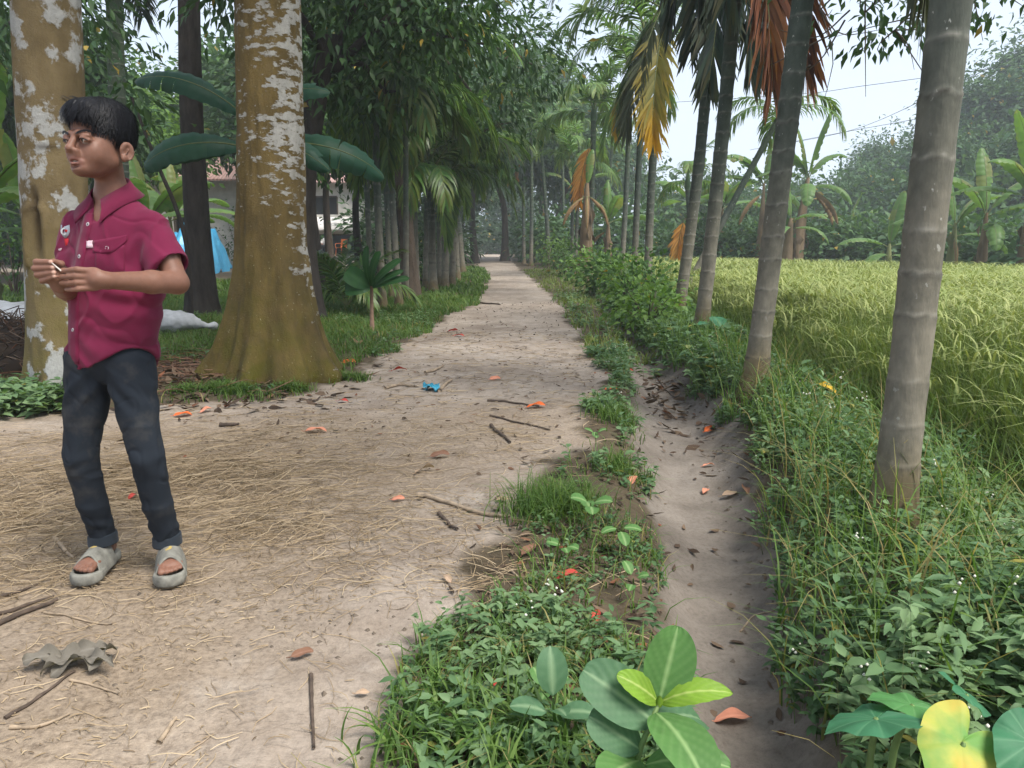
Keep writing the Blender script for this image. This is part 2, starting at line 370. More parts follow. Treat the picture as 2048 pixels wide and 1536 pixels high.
def arecamat(name, up=2.2, tone=1.0):
    m, nt, p = newmat(name, .8, .25)
    tc = nd(nt, 'TexCoord'); sep = nd(nt, 'SeparateXYZ'); nt.links.new(tc.outputs['Object'], sep.inputs[0])
    z = math_(nt, 'ADD', sep.outputs[2], math_(nt, 'MULTIPLY', math_(nt, 'SUBTRACT', noise(nt, 3, 3), .5), .5))
    zz = math_(nt, 'DIVIDE', z, 4.0, True)
    k = lambda *c: tuple(x * tone for x in c)
    c = ramp(nt, zz, [(0, k(.10, .072, .03)), (.04, k(.15, .12, .07)), (.09, k(.20, .182, .145)), (.26, k(.165, .155, .125)), (.38, k(.095, .105, .088)), (up / 4, k(.058, .078, .066)), (1, k(.06, .088, .05))])
    n = noise(nt, 14, 5, .65, sz=.6); c = mixc(nt, .8, c, ramp(nt, n, [(.25, (.42, .44, .42)), (.75, (1.45, 1.4, 1.35))]), 'MULTIPLY')
    r, g, b = tintattr(nt)[:3]
    c = mixc(nt, math_(nt, 'MULTIPLY', b, .55), c, (.28, .27, .23)); c = mixc(nt, g, c, (.03, .026, .02))
    sp = ramp(nt, noise(nt, 42, 3, .6, sz=.55), [(.66, (0, 0, 0)), (.70, (1, 1, 1))])
    sp = mixc(nt, 1.0, sp, ramp(nt, noise(nt, 2.2, 2), [(.42, (0, 0, 0)), (.6, (.8, .8, .8))]), 'MULTIPLY')
    c = mixc(nt, sp, c, (.42, .42, .38))
    nt.links.new(c, p.inputs['Base Color']); bump(nt, p, math_(nt, 'ADD', noise(nt, 70, 4, sz=.25), noise(nt, 16, 4)), .35, .008)
    return m
M_areca = arecamat('areca_bark', 2.2, .86); M_areca_l = arecamat('areca_bark_pale', 1.8, .95)  # second bark is slightly paler and turns green lower down

# ================================================================= fronds, shared meshes
def frond_mesh(name, L, p0, p1, n=46, ll=.5, lw=.035, droop=.5, spread=60, vee=.15, old=0.0, tipold=0.0, seed=1, stalk=.12):
    g = np.random.default_rng(seed); mb = MB()
    s = np.linspace(0, 1, 40); a = np.radians(p0 + (p1 - p0) * s ** 1.25)
    pts = np.zeros((40, 3)); pts[1:, 0] = np.cumsum(np.cos(a[:-1])) * L / 39; pts[1:, 2] = np.cumsum(np.sin(a[:-1])) * L / 39
    pts[:, 1] += .05 * L * np.sin(s * 2 + seed) * s
    tube(mb, pts[::2], .016 * (1 - .85 * s[::2]) * (L / 2) ** .5, 5, 1)
    si = np.linspace(stalk, .995, n); si = np.repeat(si, 2); sd_ = np.tile([1., -1.], n)
    si = np.clip(si + g.normal(0, .006, 2 * n), stalk, 1)
    P = np.stack([np.interp(si, s, pts[:, k]) for k in range(3)], -1); T = nrm(np.stack([np.interp(si, s, np.gradient(pts[:, k])) for k in range(3)], -1))
    Y = np.array([0, 1., 0]); U = nrm(np.cross(T, Y)); U = np.where(U[:, 2:] < 0, -U, U); S = np.cross(U, T) * sd_[:, None]
    sp = np.radians(spread * (1 - .55 * si) + g.normal(0, 7, 2 * n))
    d = nrm(T * np.cos(sp)[:, None] + S * np.sin(sp)[:, None] + U * (vee + g.normal(0, .1, 2 * n))[:, None])
    l = ll * (.35 + .75 * np.sin(np.pi * np.clip(.12 + .8 * si, 0, 1)) ** .8) * g.uniform(.85, 1.12, 2 * n)
    W = nrm(T - (T * d).sum(-1, keepdims=True) * d); W0 = W
    rows = []; c = P.copy(); prof = [.55, 1., .8, .06]; keep = g.random(2 * n) > .04
    for k in range(4):
        ww = (lw * .5 * prof[k] * g.uniform(.8, 1.2, 2 * n))[:, None]
        rows += [c + W * ww, c - W * ww]
        d = nrm(d + np.array([0, 0, -1.]) * (droop * (.6 + .5 * k) * g.uniform(.7, 1.3, 2 * n))[:, None] * .6)
        W = nrm(W0 - (W0 * d).sum(-1, keepdims=True) * d)
        c = c + d * (l / 3)[:, None]
    v = np.stack(rows, 1)[keep]; m = len(v); b = (np.arange(m) * 8)[:, None]
    f = np.concatenate([b + [2 * k, 2 * k + 1, 2 * k + 3, 2 * k + 2] for k in range(3)])
    o = np.clip(old + tipold * np.clip((si[keep] - .6) / .35, 0, 1) + g.normal(0, .07, m), 0, 1)
    o8 = np.clip(np.repeat(o, 8) + np.tile(np.repeat([0, .0, .06, .2], 2), m) * (.3 + tipold), 0, 1)
    mb.add(v.reshape(-1, 3), f, 0, np.stack([np.repeat(g.random(m), 8), o8, np.tile(np.repeat([0, .3, .7, 1], 2), m)], 1))
    return mb.mesh(name)
FM = {}
def fr(kind, var, mat):
    key = (kind, var, mat.name)
    if key not in FM:
        kw = dict(up=dict(L=1.9, p0=72, p1=10, ll=.5, droop=.35, lw=.045), mid=dict(L=2.1, p0=50, p1=-50, ll=.58, droop=.6, lw=.045),
                  low=dict(L=2.1, p0=25, p1=-78, ll=.6, droop=.85, lw=.045), hang=dict(L=2.15, p0=-58, p1=-90, ll=.60, droop=.28, lw=.05, spread=44, n=62),
                  dead=dict(L=2.1, p0=-66, p1=-92, ll=.6, droop=.5, lw=.042, spread=32, n=56),
                  limp=dict(L=1.5, p0=-66, p1=-92, ll=.46, droop=.25, lw=.05, spread=50, n=60),
                  coco=dict(L=3.6, p0=20, p1=-40, ll=.85, droop=.55, lw=.045, n=80, spread=62))[kind]
        me = frond_mesh(f'frond_{kind}', seed=var * 7 + len(FM), tipold=.75 if mat is M_frond_yel else (.12 if mat in (M_frond, M_frond_lt) else 0), **kw)
        me.materials.append(mat); me.materials.append(M_rachis); FM[key] = me
    return FM[key]
def put_frond(root, kind, var, mat, yaw, z, r=.04, sc=1.0, off=(0, 0), roll=0):
    o = bpy.data.objects.new('frond', fr(kind, var, mat)); COL.objects.link(o); o.parent = root
    a = R_(yaw); o.location = (off[0] + r * math.cos(a), off[1] + r * math.sin(a), z); o.rotation_euler = (R_(roll), 0, a); o.scale = (sc,) * 3
    return o
def palm_trunk(H, r0, r1, lean, seed, ring=.165, sides=24, base=1.75):
    """ringed trunk; LEAN = sideways offset of the top; returns mesh and the axis function"""
    g = np.random.default_rng(seed); mb = MB(); nz = max(20, int(H / (.011 if sides > 20 else .03))); z = np.linspace(-.12, H, nz)
    bend = g.normal(0, .03, 2)
    ax = lambda zz: np.stack([lean[0] * (zz / H) + bend[0] * np.sin(zz / H * 3.1), lean[1] * (zz / H) + bend[1] * np.sin(zz / H * 3.1)], -1)
    rp = np.cumsum(g.uniform(.75, 1.25, int(H / ring) + 3) * ring) + .1
    dn = np.min(np.abs(z[:, None] - rp[None]), 1); ringb = np.exp(-(dn / .0095) ** 2)
    below = np.array([np.min(np.where(rp - zz > 0, rp - zz, 9)) for zz in z])
    r = (r0 + (r1 - r0) * np.clip(z / H, 0, 1) ** .8) * (1 + (base - 1) * np.exp(-np.clip(z, 0, 9) / .13)) + .0028 * ringb * (r0 / .09) * (.3 + .7 * np.clip((z - .3) / .8, 0, 1)) + .004 * (r0 / .08) * np.exp(-below / .05)
    th = np.linspace(0, 2 * np.pi, sides, endpoint=False)
    TH, ZZ = np.meshgrid(th, z); w = np.stack([np.cos(TH) * 2, np.sin(TH) * 2, ZZ * 3], -1)
    R = r[:, None] * (1 + .035 * vnoise(w, seed) + .02 * vnoise(w * 2.6, seed + 1))
    A = ax(np.clip(z, 0, None)); v = np.stack([A[:, :1] + R * np.cos(TH), A[:, 1:] + R * np.sin(TH), ZZ + .012 * vnoise(w, seed + 3) * (ZZ > 0)], -1)
    i = np.arange(nz - 1)[:, None] * sides; j = np.arange(sides)[None]; j2 = (j + 1) % sides
    f = np.stack([i + j, i + j2, i + sides + j2, i + sides + j], -1).reshape(-1, 4)
    wear = np.clip(ringb[:, None] * (.5 + .7 * vnoise(w * 1.7, seed + 5)) * (.4 + .6 * np.clip((z - .3) / .8, 0, 1))[:, None], 0, 1)
    dark = np.clip(np.exp(-(below / .012) ** 2)[:, None] * .5 * (1 + vnoise(w * 2, seed + 6)), 0, .7)
    mb.add(v.reshape(-1, 3), f, 0, np.stack([np.full(wear.size, .5), dark.ravel(), wear.ravel()], 1))
    return mb.mesh('trunk'), ax
def areca(x, y, H, r0, r1, lean, label, group, fronds, seed, mat=None, shaft=.55, name='areca_palm', nuts=False, sides=24):
    t = thing(name, label, 'palm', (x, y, H1(x, y)), 0, group)
    me, ax = palm_trunk(H, r0, r1, lean, seed, sides=sides); link('trunk', me, mat or M_areca, t)
    top = ax(np.array([H]))[0]
    mb = MB(); zz = np.linspace(H - .02, H + shaft, 8); 
    tube(mb, np.stack([np.full(8, top[0]), np.full(8, top[1]), zz], 1), np.array([1.05, 1.3, 1.35, 1.25, 1.1, .9, .7, .4]) * r1, 14)
    link('crown_shaft', mb.mesh('crown_shaft'), M_shaft, t)
    for k, v, m, yaw, dz, sc in fronds: put_frond(t, k, v, m, yaw, H + dz, r1 * .6, sc, top)
    if nuts:
        mb = MB(); g = np.random.default_rng(seed)
        for k in range(9):
            a = g.uniform(0, 6.3); l = g.uniform(.25, .45)
            tube(mb, spline([(top[0], top[1], H), (top[0] + .12 * math.cos(a), top[1] + .12 * math.sin(a), H - .05), (top[0] + .2 * math.cos(a), top[1] + .2 * math.sin(a), H - l)], 8), .008, 5)
        link('flower_stalk', mb.mesh('flower_stalk'), plain('flower_stalk', (.45, .25, .07), .7), t)
    return t
def std_fronds(g, n=9, mat=None, drop=0.0, sc=1.0):
    out = []; y0 = g.uniform(0, 360); mat = mat or M_frond
    for k in range(n):
        kind = ('up', 'mid', 'mid', 'low', 'low')[int(g.integers(0, 5))] if k > 1 else ('up', 'low')[k]
        out.append((kind, int(g.integers(0, 3)), mat, y0 + k * 137.5 + g.normal(0, 12), .45 - .3 * (kind == 'low') - .15 * (kind == 'mid') - drop, sc * g.uniform(.85, 1.1)))
    return out

# ---------------------------------------------------------------- the palm row on the right bank
G_R = 'areca palms along the right bank of the path'
g = np.random.default_rng(4)
F = M_frond_grey; K = M_frond_dk; GR = M_frond
areca(1.225, 2.30, 4.7, .059, .053, (.13, .0), 'thickest nearest areca palm trunk at the right, pale rings, grass round its foot', G_R,
      std_fronds(g, 8), 11)
areca(1.56, 4.75, 4.0, .069, .058, (.26, -.05), 'second areca palm from the camera, ochre mossy foot, grey frond hanging at its top', G_R,
      [('hang', 1, F, -20, -.02, .92), ('hang', 2, F, -55, -.05, .9), ('hang', 0, F, 10, .05, .8), ('mid', 0, GR, 60, .3, 1), ('mid', 1, GR, 200, .3, 1), ('up', 1, GR, 130, .45, 1), ('mid', 2, GR, 280, .3, 1), ('up', 0, GR, 330, .45, 1)], 12)
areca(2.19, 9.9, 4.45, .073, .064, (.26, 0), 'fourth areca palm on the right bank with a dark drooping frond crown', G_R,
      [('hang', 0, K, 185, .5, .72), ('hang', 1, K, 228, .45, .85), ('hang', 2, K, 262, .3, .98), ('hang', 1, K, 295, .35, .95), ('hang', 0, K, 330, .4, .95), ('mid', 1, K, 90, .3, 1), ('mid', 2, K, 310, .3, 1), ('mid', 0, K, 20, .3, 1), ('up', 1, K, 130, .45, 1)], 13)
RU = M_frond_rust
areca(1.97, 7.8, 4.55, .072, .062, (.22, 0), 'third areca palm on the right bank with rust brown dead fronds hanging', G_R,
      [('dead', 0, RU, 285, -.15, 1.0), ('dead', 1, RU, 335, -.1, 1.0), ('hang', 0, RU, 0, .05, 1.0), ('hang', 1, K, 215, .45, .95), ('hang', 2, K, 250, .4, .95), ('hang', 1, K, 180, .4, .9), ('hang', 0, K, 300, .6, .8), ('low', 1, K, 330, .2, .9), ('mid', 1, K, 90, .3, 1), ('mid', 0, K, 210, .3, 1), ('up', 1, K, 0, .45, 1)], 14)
YE = M_frond_yel
areca(2.42, 13.5, 4.6, .073, .062, (.12, 0), 'fifth areca palm on the right bank carrying a yellowing frond with golden tip', G_R,
      [('hang', 1, YE, 255, .05, 1.0), ('hang', 0, F, 215, .25, 1.0), ('low', 0, GR, 195, .25, .9), ('hang', 2, GR, 180, .3, .95), ('mid', 0, GR, 170, .35, 1), ('mid', 1, GR, 20, .3, 1), ('mid', 2, GR, 320, .3, 1), ('up', 0, GR, 230, .45, 1), ('up', 1, GR, 110, .45, 1)], 15)
areca(2.66, 16.5, 4.9, .07, .06, (.1, 0), 'sixth slim areca palm on the right bank behind the yellowing frond', G_R,
      [('low', 1, M_frond_lt, 185, .1, .9), ('hang', 1, YE, 200, 0, .8)] + std_fronds(g, 7, M_frond_lt), 16, sides=16)
areca(2.88, 20, 5.0, .072, .06, (.1, 0), 'seventh slim areca palm, leftmost stem of the thin trio on the right bank', G_R,
      [('hang', 0, M_frond_lt, 180, .1, .9)] + std_fronds(g, 7, M_frond_lt), 17, sides=16)
tl = thing('leaning_palm', 'bare thin palm stem leaning steeply to the right behind the palm row', 'palm', (3.2, 14.5, H1(3.2, 14.5)))
mb = MB(); tube(mb, spline([(0, 0, 0), (.55, 0, 1.1), (1.15, 0, 2.3), (1.75, 0, 3.5)], 20), np.linspace(.075, .05, 20), 12); link('trunk', mb.mesh('trunk'), M_areca_l, tl)
for k in range(6): put_frond(tl, ('mid', 'low')[k % 2], k % 3, M_frond_lt, k * 60 + 20, 3.5, .02, .65, (1.75, 0))
# light green palm in the middle and the slim ones round it
areca(2.55, 25.0, 4.9, .10, .085, (.05, 0), 'pale green palm in mid distance with one bright orange dead frond', 'palms in mid distance',
      [('limp', 0, M_frond_or, 215, -.65, 1.3)] + std_fronds(g, 11, M_frond_lt, 0, 1.15), 21, sides=14)
areca(2.2, 27.5, 3.6, .07, .06, (0, 0), 'slim palm stem just left of the orange dead frond', 'palms in mid distance', std_fronds(g, 7, M_frond_lt, 0, .9), 22, sides=12)
areca(2.45, 29.5, 4.6, .07, .06, (.1, 0), 'slim palm stem directly behind the orange dead frond', 'palms in mid distance', std_fronds(g, 7, M_frond_lt), 23, sides=12)
areca(5.3, 22.5, 2.7, .07, .06, (-.2, 0), 'small palm at the rice edge with a yellow limp frond low down', 'palms in mid distance',
      [('limp', 1, M_frond_or, 215, -.8, .95)] + std_fronds(g, 6, M_frond_lt, 0, .7), 24, sides=12)
# farther pairs beside the path
G_F = 'far palms lining the end of the path'
for k, (u, Y, H, lab) in enumerate([(1062, 38, 7.2, 'tall thin far palm standing right of the path end'), (1048, 44, 6.4, 'far palm with brown hanging frond right of the path end'),
                                    (1100, 34, 5.4, 'far palm behind the bushes on the right verge'), (1128, 46, 7.5, 'tall palm far behind the orange frond palm'),
                                    (1085, 56, 8.2, 'farthest tall palm above the path end'), (1205, 40, 6.5, 'far palm between the orange frond and the slim trio')]):
    x = at(u, 500, Y)[0]
    areca(x, Y, H, .10, .075, (g.normal(0, .3), 0), lab, G_F, ([('limp', 1, M_frond_or, 200, -.2, 1)] if k == 1 else []) + std_fronds(g, 9, M_frond_lt if k % 2 else M_frond, 0, 1.2), 30 + k, sides=10)

# ---------------------------------------------------------------- the palm row on the left verge
G_L = 'areca palms along the left verge of the path'
rowL = [(744, 13.3, .05, 3.4, 'slim palm just left of the nearest slim palm of the left verge row'), (783, 14.2, .05, 3.3, 'thin palm stem between the two front palms of the left verge row'), (812, 13.4, .05, 3.0, 'thin palm stem directly left of the thick brown trunk'), (851, 17.2, .06, 2.9, 'thin palm stem just right of the thick brown trunk'), (879, 18.6, .06, 2.9, 'thin palm stem in the middle of the left verge row'),
        (765, 11.8, .062, 3.1, 'nearest slim palm of the left verge row, grey stem with green shoot beside it'), (798, 12.3, .055, 3.3, 'second slim palm of the left verge row, green ringed stem'),
        (834, 15.6, .07, 3.0, 'dark green ringed palm beside the thick brown trunk'), (867, 16.2, .085, 2.3, 'palm of the left verge row under a broad drooping frond'),
        (889, 17.6, .085, 2.6, 'fifth palm of the left verge row, brown stem'), (904, 19.2, .08, 2.9, 'sixth palm of the left verge row, partly hidden'),
        (916, 21.2, .08, 3.1, 'seventh palm of the left verge row, close to the path bend'), (926, 27, .11, 4.0, 'pale trunked palm at the path bend, last of the left row')]
for k, (u, Y, r, H, lab) in enumerate(rowL):
    x = at(u, 600, Y)[0]
    if k < 5: ff = [(('up', 'mid')[q % 2], q % 3, (M_frond, M_frond_mid)[q % 2], q * 72 + 30 * g.normal(), .45, .8) for q in range(5)]; H += 1.1
    else: ff = std_fronds(g, 7, M_frond, .05, 1.0) + std_fronds(g, 4, M_frond_mid, .0, 1.0) + [('low', k % 3, M_frond, -60 + 40 * g.normal(), .1, .95), ('hang', k % 3, M_frond_mid, -60 + 40 * g.normal(), .15, .7)]
    areca(x, Y, H, r, r * .85, (g.normal(0, .08), 0), lab, G_L, ff, 40 + k, mat=M_areca_l, sides=14, nuts=(k == 6))
# ================================================================= trees
M_bark_big = barkmat('ochre_bark', (.060, .042, .013), (.165, .115, .040), (.43, .42, .38), .675, 9, 2.1, scale=7, sz=.45, moss=(.075, .068, .008), mossz=1.1, fissure=.5, side=.26)
M_bark_pale = barkmat('patched_bark', (.095, .068, .03), (.20, .15, .075), (.42, .42, .395), .618, 5, .9, scale=6, sz=.6, moss=(.13, .11, .03), mossz=1.3, fissure=.35)
M_bark_dark = barkmat('dark_bark', (.018, .015, .013), (.06, .05, .043), scale=16, sz=.25, fissure=.8)
M_bark_brown = barkmat('brown_bark', (.05, .036, .026), (.12, .092, .07), scale=12, sz=.3, fissure=.6)
def trunk_shape(name, axis, r, sides=64, rings=110, seed=1, lobes=(), flare=0.0, fh=.4, rough=.03, extra=None, z0=-.15):
    """a trunk along AXIS points with radius R(s), buttress LOBES [(angle, width, out, height)] at the foot"""
    mb = MB(); H = axis[-1][2]; A = spline(axis, 200); 
    s = np.linspace(0, 1, rings) ** 1.4; z = z0 + s * (H - z0)
    cx = np.interp(z, A[:, 2], A[:, 0]); cy = np.interp(z, A[:, 2], A[:, 1]); rr = np.interp(np.clip(z / H, 0, 1), np.linspace(0, 1, len(r)), r)
    th = np.linspace(0, 2 * np.pi, sides, endpoint=False); TH, Z = np.meshgrid(th, z)
    w = np.stack([np.cos(TH) * 1.6, np.sin(TH) * 1.6, Z * 1.3], -1)
    R = rr[:, None] * (1 + rough * 2 * vnoise(w, seed) + rough * vnoise(w * 2.7, seed + 1) + rough * .4 * vnoise(w * 7, seed + 2))
    zp = np.clip(Z, 0, 9)
    R = R + flare * np.exp(-zp / fh)
    for a, wd, out, h in lobes:
        da = np.abs((TH - R_(a) + np.pi) % (2 * np.pi) - np.pi)
        R = R + out * np.exp(-(da / R_(wd)) ** 2) * np.exp(-zp / h)
    tint = np.zeros((Z.size, 3)); tint[:, 0] = .5
    if extra: R, tint = extra(TH, Z, R, tint)
    v = np.stack([cx[:, None] + R * np.cos(TH), cy[:, None] + R * np.sin(TH), Z], -1)
    i = np.arange(rings - 1)[:, None] * sides; j = np.arange(sides)[None]; j2 = (j + 1) % sides
    mb.add(v.reshape(-1, 3), np.stack([i + j, i + j2, i + sides + j2, i + sides + j], -1).reshape(-1, 4), 0, tint)
    return mb
def cloud(mb, C, R, n, L, W, g, droop=.5, flat=.75, mat=0, clump=None):
    """n leaves in clumps spread over the ellipsoid (C,R), more towards its surface, drooping"""
    k = clump or max(12, n // 26)
    d = nrm(g.normal(size=(k, 3))); rad = g.uniform(.25, 1.0, k) ** .5
    cc = np.asarray(C) + d * rad[:, None] * np.asarray(R)
    ci = g.integers(0, k, n); size = (np.asarray(R).mean() * .16 + L)
    P = cc[ci] + g.normal(size=(n, 3)) * size * [1, 1, flat]
    D = nrm(nrm(P - cc[ci]) * .8 + nrm(P - np.asarray(C)) * .7 + g.normal(size=(n, 3)) * .45 + [0, 0, -droop])
    N = nrm(g.normal(size=(n, 3)) * .5 + [0, 0, 1.])
    t = np.stack([np.clip(.35 + .25 * (g.random(k)[ci] - .3) + .4 * g.random(n), 0, 1), (g.random(n) < .012) * .8, g.random(n)], 1)
    leaves(mb, P, D, N, L * g.uniform(.7, 1.25, n), W * g.uniform(.8, 1.2, n), mat=mat, tint=t)
def limbs(mb, base, dirs, g, r, mat=0, sub=3):
    ends = []
    for d, l in dirs:
        d = nrm(np.asarray(d, float)); e = np.asarray(base) + d * l
        m = np.asarray(base) + d * l * .5 + g.normal(0, .08 * l, 3)
        pts = spline([base, m, e], 10); tube(mb, pts, np.linspace(r, r * .35, 10), 8, mat); ends.append(e)
        for k in range(sub):
            q = pts[int(g.integers(4, 9))]; d2 = nrm(d + g.normal(0, .6, 3)); e2 = q + d2 * l * g.uniform(.3, .55)
            tube(mb, spline([q, (q + e2) / 2 + g.normal(0, .04 * l, 3), e2], 6), np.linspace(r * .4, r * .12, 6), 5, mat); ends.append(e2)
    return ends
def tree_data(seed, H, tr, R, n, L, W, kind='round', droop=.5):
    """trunk + limbs mesh and crown mesh of a broadleaf tree"""
    g = np.random.default_rng(seed); c0 = H * .45
    ax = [(0, 0, -.1), (g.normal(0, .02 * H), g.normal(0, .02 * H), H * .25), (g.normal(0, .03 * H), g.normal(0, .03 * H), c0), (0, 0, H * .72)]
    mb = trunk_shape('trunk', ax, [tr, tr * .75, tr * .6, tr * .3], 14, 26, seed, flare=tr * .5, fh=tr * 2)
    dirs = [((math.cos(a), math.sin(a), g.uniform(.3, 1.1)), R * g.uniform(.6, .95)) for a in np.linspace(0, 6.28, 8)[:-1] + g.random()]
    ends = limbs(mb, (ax[2][0], ax[2][1], c0), dirs, g, tr * .45) + limbs(mb, (0, 0, H * .68), [((g.normal(), g.normal(), 1.5), R * .5) for _ in range(3)], g, tr * .28)
    cr = MB(); ends = np.array(ends); m = len(ends)
    for e in ends:
        cloud(cr, e, np.array([.30, .30, .22]) * R * g.uniform(.7, 1.3), n // (m + 6), L, W, g, droop)
    cloud(cr, (0, 0, H * .72), (R * .85, R * .85, H * .26), n * 6 // (m + 6), L, W, g, droop)
    return mb.mesh('trunk'), cr.mesh('crown')
TD = [tree_data(s, 9, .16, 2.6, 9500, .33, .17) for s in (1, 2)] + [tree_data(5, 11, .17, 2.3, 9500, .32, .14, droop=.8)]
def place_tree(k, x, y, sc, rz, mats, label, group=None, zs=1.0, name='broadleaf_tree'):
    t = thing(name, label, 'tree', (x, y, H1(x, y) if y < 60 else 0), rz, group); t.scale = (sc, sc, sc * zs)
    for nm, me, m in (('trunk', TD[k][0], mats[0]), ('crown', TD[k][1], mats[1])):
        me2 = VAR.setdefault((k, nm, m.name), me.copy())
        if not me2.materials: me2.materials.append(m)
        link(nm, me2, (), t)
    return t
VAR = {}
FAR = (M_bark_brown, M_far); DK = (M_bark_dark, M_dark); MD = (M_bark_brown, M_mid); BR = (M_bark_brown, M_bright)

# ---------------------------------------------------------------- big ochre tree with buttressed foot
bx, by = -1.92, 6.0
big = thing('buttress_tree', 'massive ochre barked tree with mossy flaring buttress foot beside the path', 'tree', (bx, by, H1(bx, by)))
lob = [(a + d, wdt, o * .72, h) for a, d, wdt, o, h in [(205, 0, 13, .30, .30), (238, 4, 9, .16, .24), (262, 0, 8, .17, .28), (288, 2, 8, .15, .22), (312, 0, 10, .20, .26), (342, 0, 13, .30, .33), (20, 0, 14, .2, .3), (70, 0, 16, .25, .3), (130, 0, 16, .2, .3), (170, 0, 12, .22, .25)]]
def big_extra(TH, Z, R, tint):
    dk = .25 * np.exp(-np.clip(Z, 0, 9) / .3) * np.clip(vnoise(np.stack([TH * 6, TH * 0, Z * .8], -1), 3) + .1, 0, 1)
    R = R + .012 * vnoise(np.stack([TH * 7, TH * 0, Z * 1.1], -1), 9) * (.3 + np.exp(-np.clip(Z, 0, 9) / .8)) + .056 * (np.abs(vnoise(np.stack([TH * 4.2, TH * 0, Z * .6], -1), 19)) - .3) * np.exp(-np.clip(Z, 0, 9) / .42) + .006 * vnoise(np.stack([TH * 9, TH * 0, Z * 9], -1), 29)
    tint[:, 1] = dk.ravel() * 1.6; return R, tint
mb = trunk_shape('trunk', [(0, 0, -.15), (.02, 0, .8), (.07, 0, 1.8), (.12, 0, 3.2), (.22, .05, 5.0)], [.33, .262, .24, .228, .208, .19], 128, 150, 3, lob, .07, .45, .016, big_extra)
gb = np.random.default_rng(77)
ends = limbs(mb, (.22, .05, 4.9), [((math.cos(a), math.sin(a), .8), 2.6) for a in (.3, 1.4, 2.5, 3.6, 4.7, 5.7)] + [((0, 0, 1), 3)], gb, .14)
link('trunk', mb.mesh('trunk'), M_bark_big, big)
cr = MB()
for e in ends: cloud(cr, e, (.9, .9, .6), 230, .17, .075, gb, .6)
link('crown', cr.mesh('crown'), M_dark, big)
# ---------------------------------------------------------------- pale patched tree at the left
lx, ly = -3.17, 5.3
pale = thing('patched_tree', 'tall tree with white lichen patches and an old bark scar behind the boy', 'tree', (lx, ly, H1(lx, ly)))
def scar(TH, Z, R, tint):
    a = (TH - R_(262) + np.pi) % (2 * np.pi) - np.pi; x = a * .21; zc = Z - 1.30
    arch = np.exp(-((np.sqrt((x * 1.15) ** 2 + np.clip(zc + .12, 0, 9) ** 2) - .085) / .022) ** 2) * (zc > -.45)
    groove = np.exp(-((x - .01) / .028) ** 2) * np.clip(-zc / .1 + 1, 0, 1) * np.clip((zc + .42) / .12, 0, 1)
    knot = np.exp(-((x - .1) / .06) ** 2 - ((Z - 1.66) / .02) ** 2)
    R = R + .028 * arch - .05 * groove + .02 * knot
    tint[:, 1] = np.clip(.6 * groove + .25 * arch * (vnoise(np.stack([TH * 9, TH, Z * 12], -1), 5) + .6) + .5 * np.exp(-((x - .1) / .06) ** 2 - ((Z - 1.635) / .014) ** 2), 0, 1).ravel()
    return R, tint
mb = trunk_shape('trunk', [(0, 0, -.15), (.0, 0, .8), (.06, 0, 1.8), (.13, 0, 3.0), (.15, 0, 4.6)], [.215, .20, .208, .20, .19, .175], 96, 190, 8, [(200, 18, .07, .3), (330, 18, .07, .25), (270, 14, .05, .3)], .05, .35, .022, scar)
ends = limbs(mb, (-.1, 0, 4.5), [((math.cos(a), math.sin(a), .7), 2.4) for a in (.6, 1.6, 2.6, 3.5, 4.4, 5.4)], gb, .11)
link('trunk', mb.mesh('trunk'), M_bark_pale, pale)
cr = MB()
for e in ends: cloud(cr, e, (.9, .9, .6), 200, .17, .07, gb, .6)
q = np.array([-.75, -.6, 3.3])       # a low bough that hangs at the picture's left edge
for e in ([-.9, -.3, 2.9], [-.8, -.5, 2.2], [-1.0, .2, 3.3], [-.75, -.2, 2.55]): cloud(cr, e, (.28, .3, .3), 60, .2, .065, gb, 1.2)
link('crown', cr.mesh('crown'), M_dark, pale)
# ---------------------------------------------------------------- dark trunks behind
def dark_tree(u, v, Y, name, label, axis, r, blobs, mat, leaf=(.2, .06), lobes=(), crown=M_dark, droop=.9):
    x = at(u, v, Y)[0]; t = thing(name, label, 'tree', (x, Y, H1(x, Y)))
    mb = trunk_shape('trunk', axis, r, 36, 90, int(u), lobes, r[0] * .35, .35, .03)
    g = np.random.default_rng(int(u) + 5); base = np.asarray(axis[-1], float); cr = MB()
    for C, Rr, n in blobs:
        tube(mb, spline([base - [0, 0, .4], (base + C) / 2 + g.normal(0, .12, 3), C], 10), np.linspace(r[-1] * .5, .02, 10), 7)
        for q in range(3):
            e = np.asarray(C) + g.normal(0, .5, 3) * Rr; tube(mb, spline([C, (np.asarray(C) + e) / 2, e], 5), np.linspace(.025, .006, 5), 4)
        cloud(cr, C, Rr, n, leaf[0], leaf[1], g, droop)
    link('trunk', mb.mesh('trunk'), mat, t); link('crown', cr.mesh('crown'), crown, t); return t
dark_tree(406, 640, 10.7, 'dark_tree', 'straight dark grey trunk standing between the boy and the buttress tree', [(0, 0, -.1), (.02, 0, 1.2), (.05, 0, 2.6), (.13, 0, 4.2), (.2, 0, 5.2)], [.20, .165, .15, .14, .13],
          [((-1.5, -.2, 4.2), (.9, .8, .6), 600), ((.7, .3, 4.9), (.9, .9, .5), 500), ((-2.6, .3, 3.9), (.8, .8, .7), 500), ((.0, .8, 5.6), (1.2, 1.2, .6), 500)], M_bark_dark)
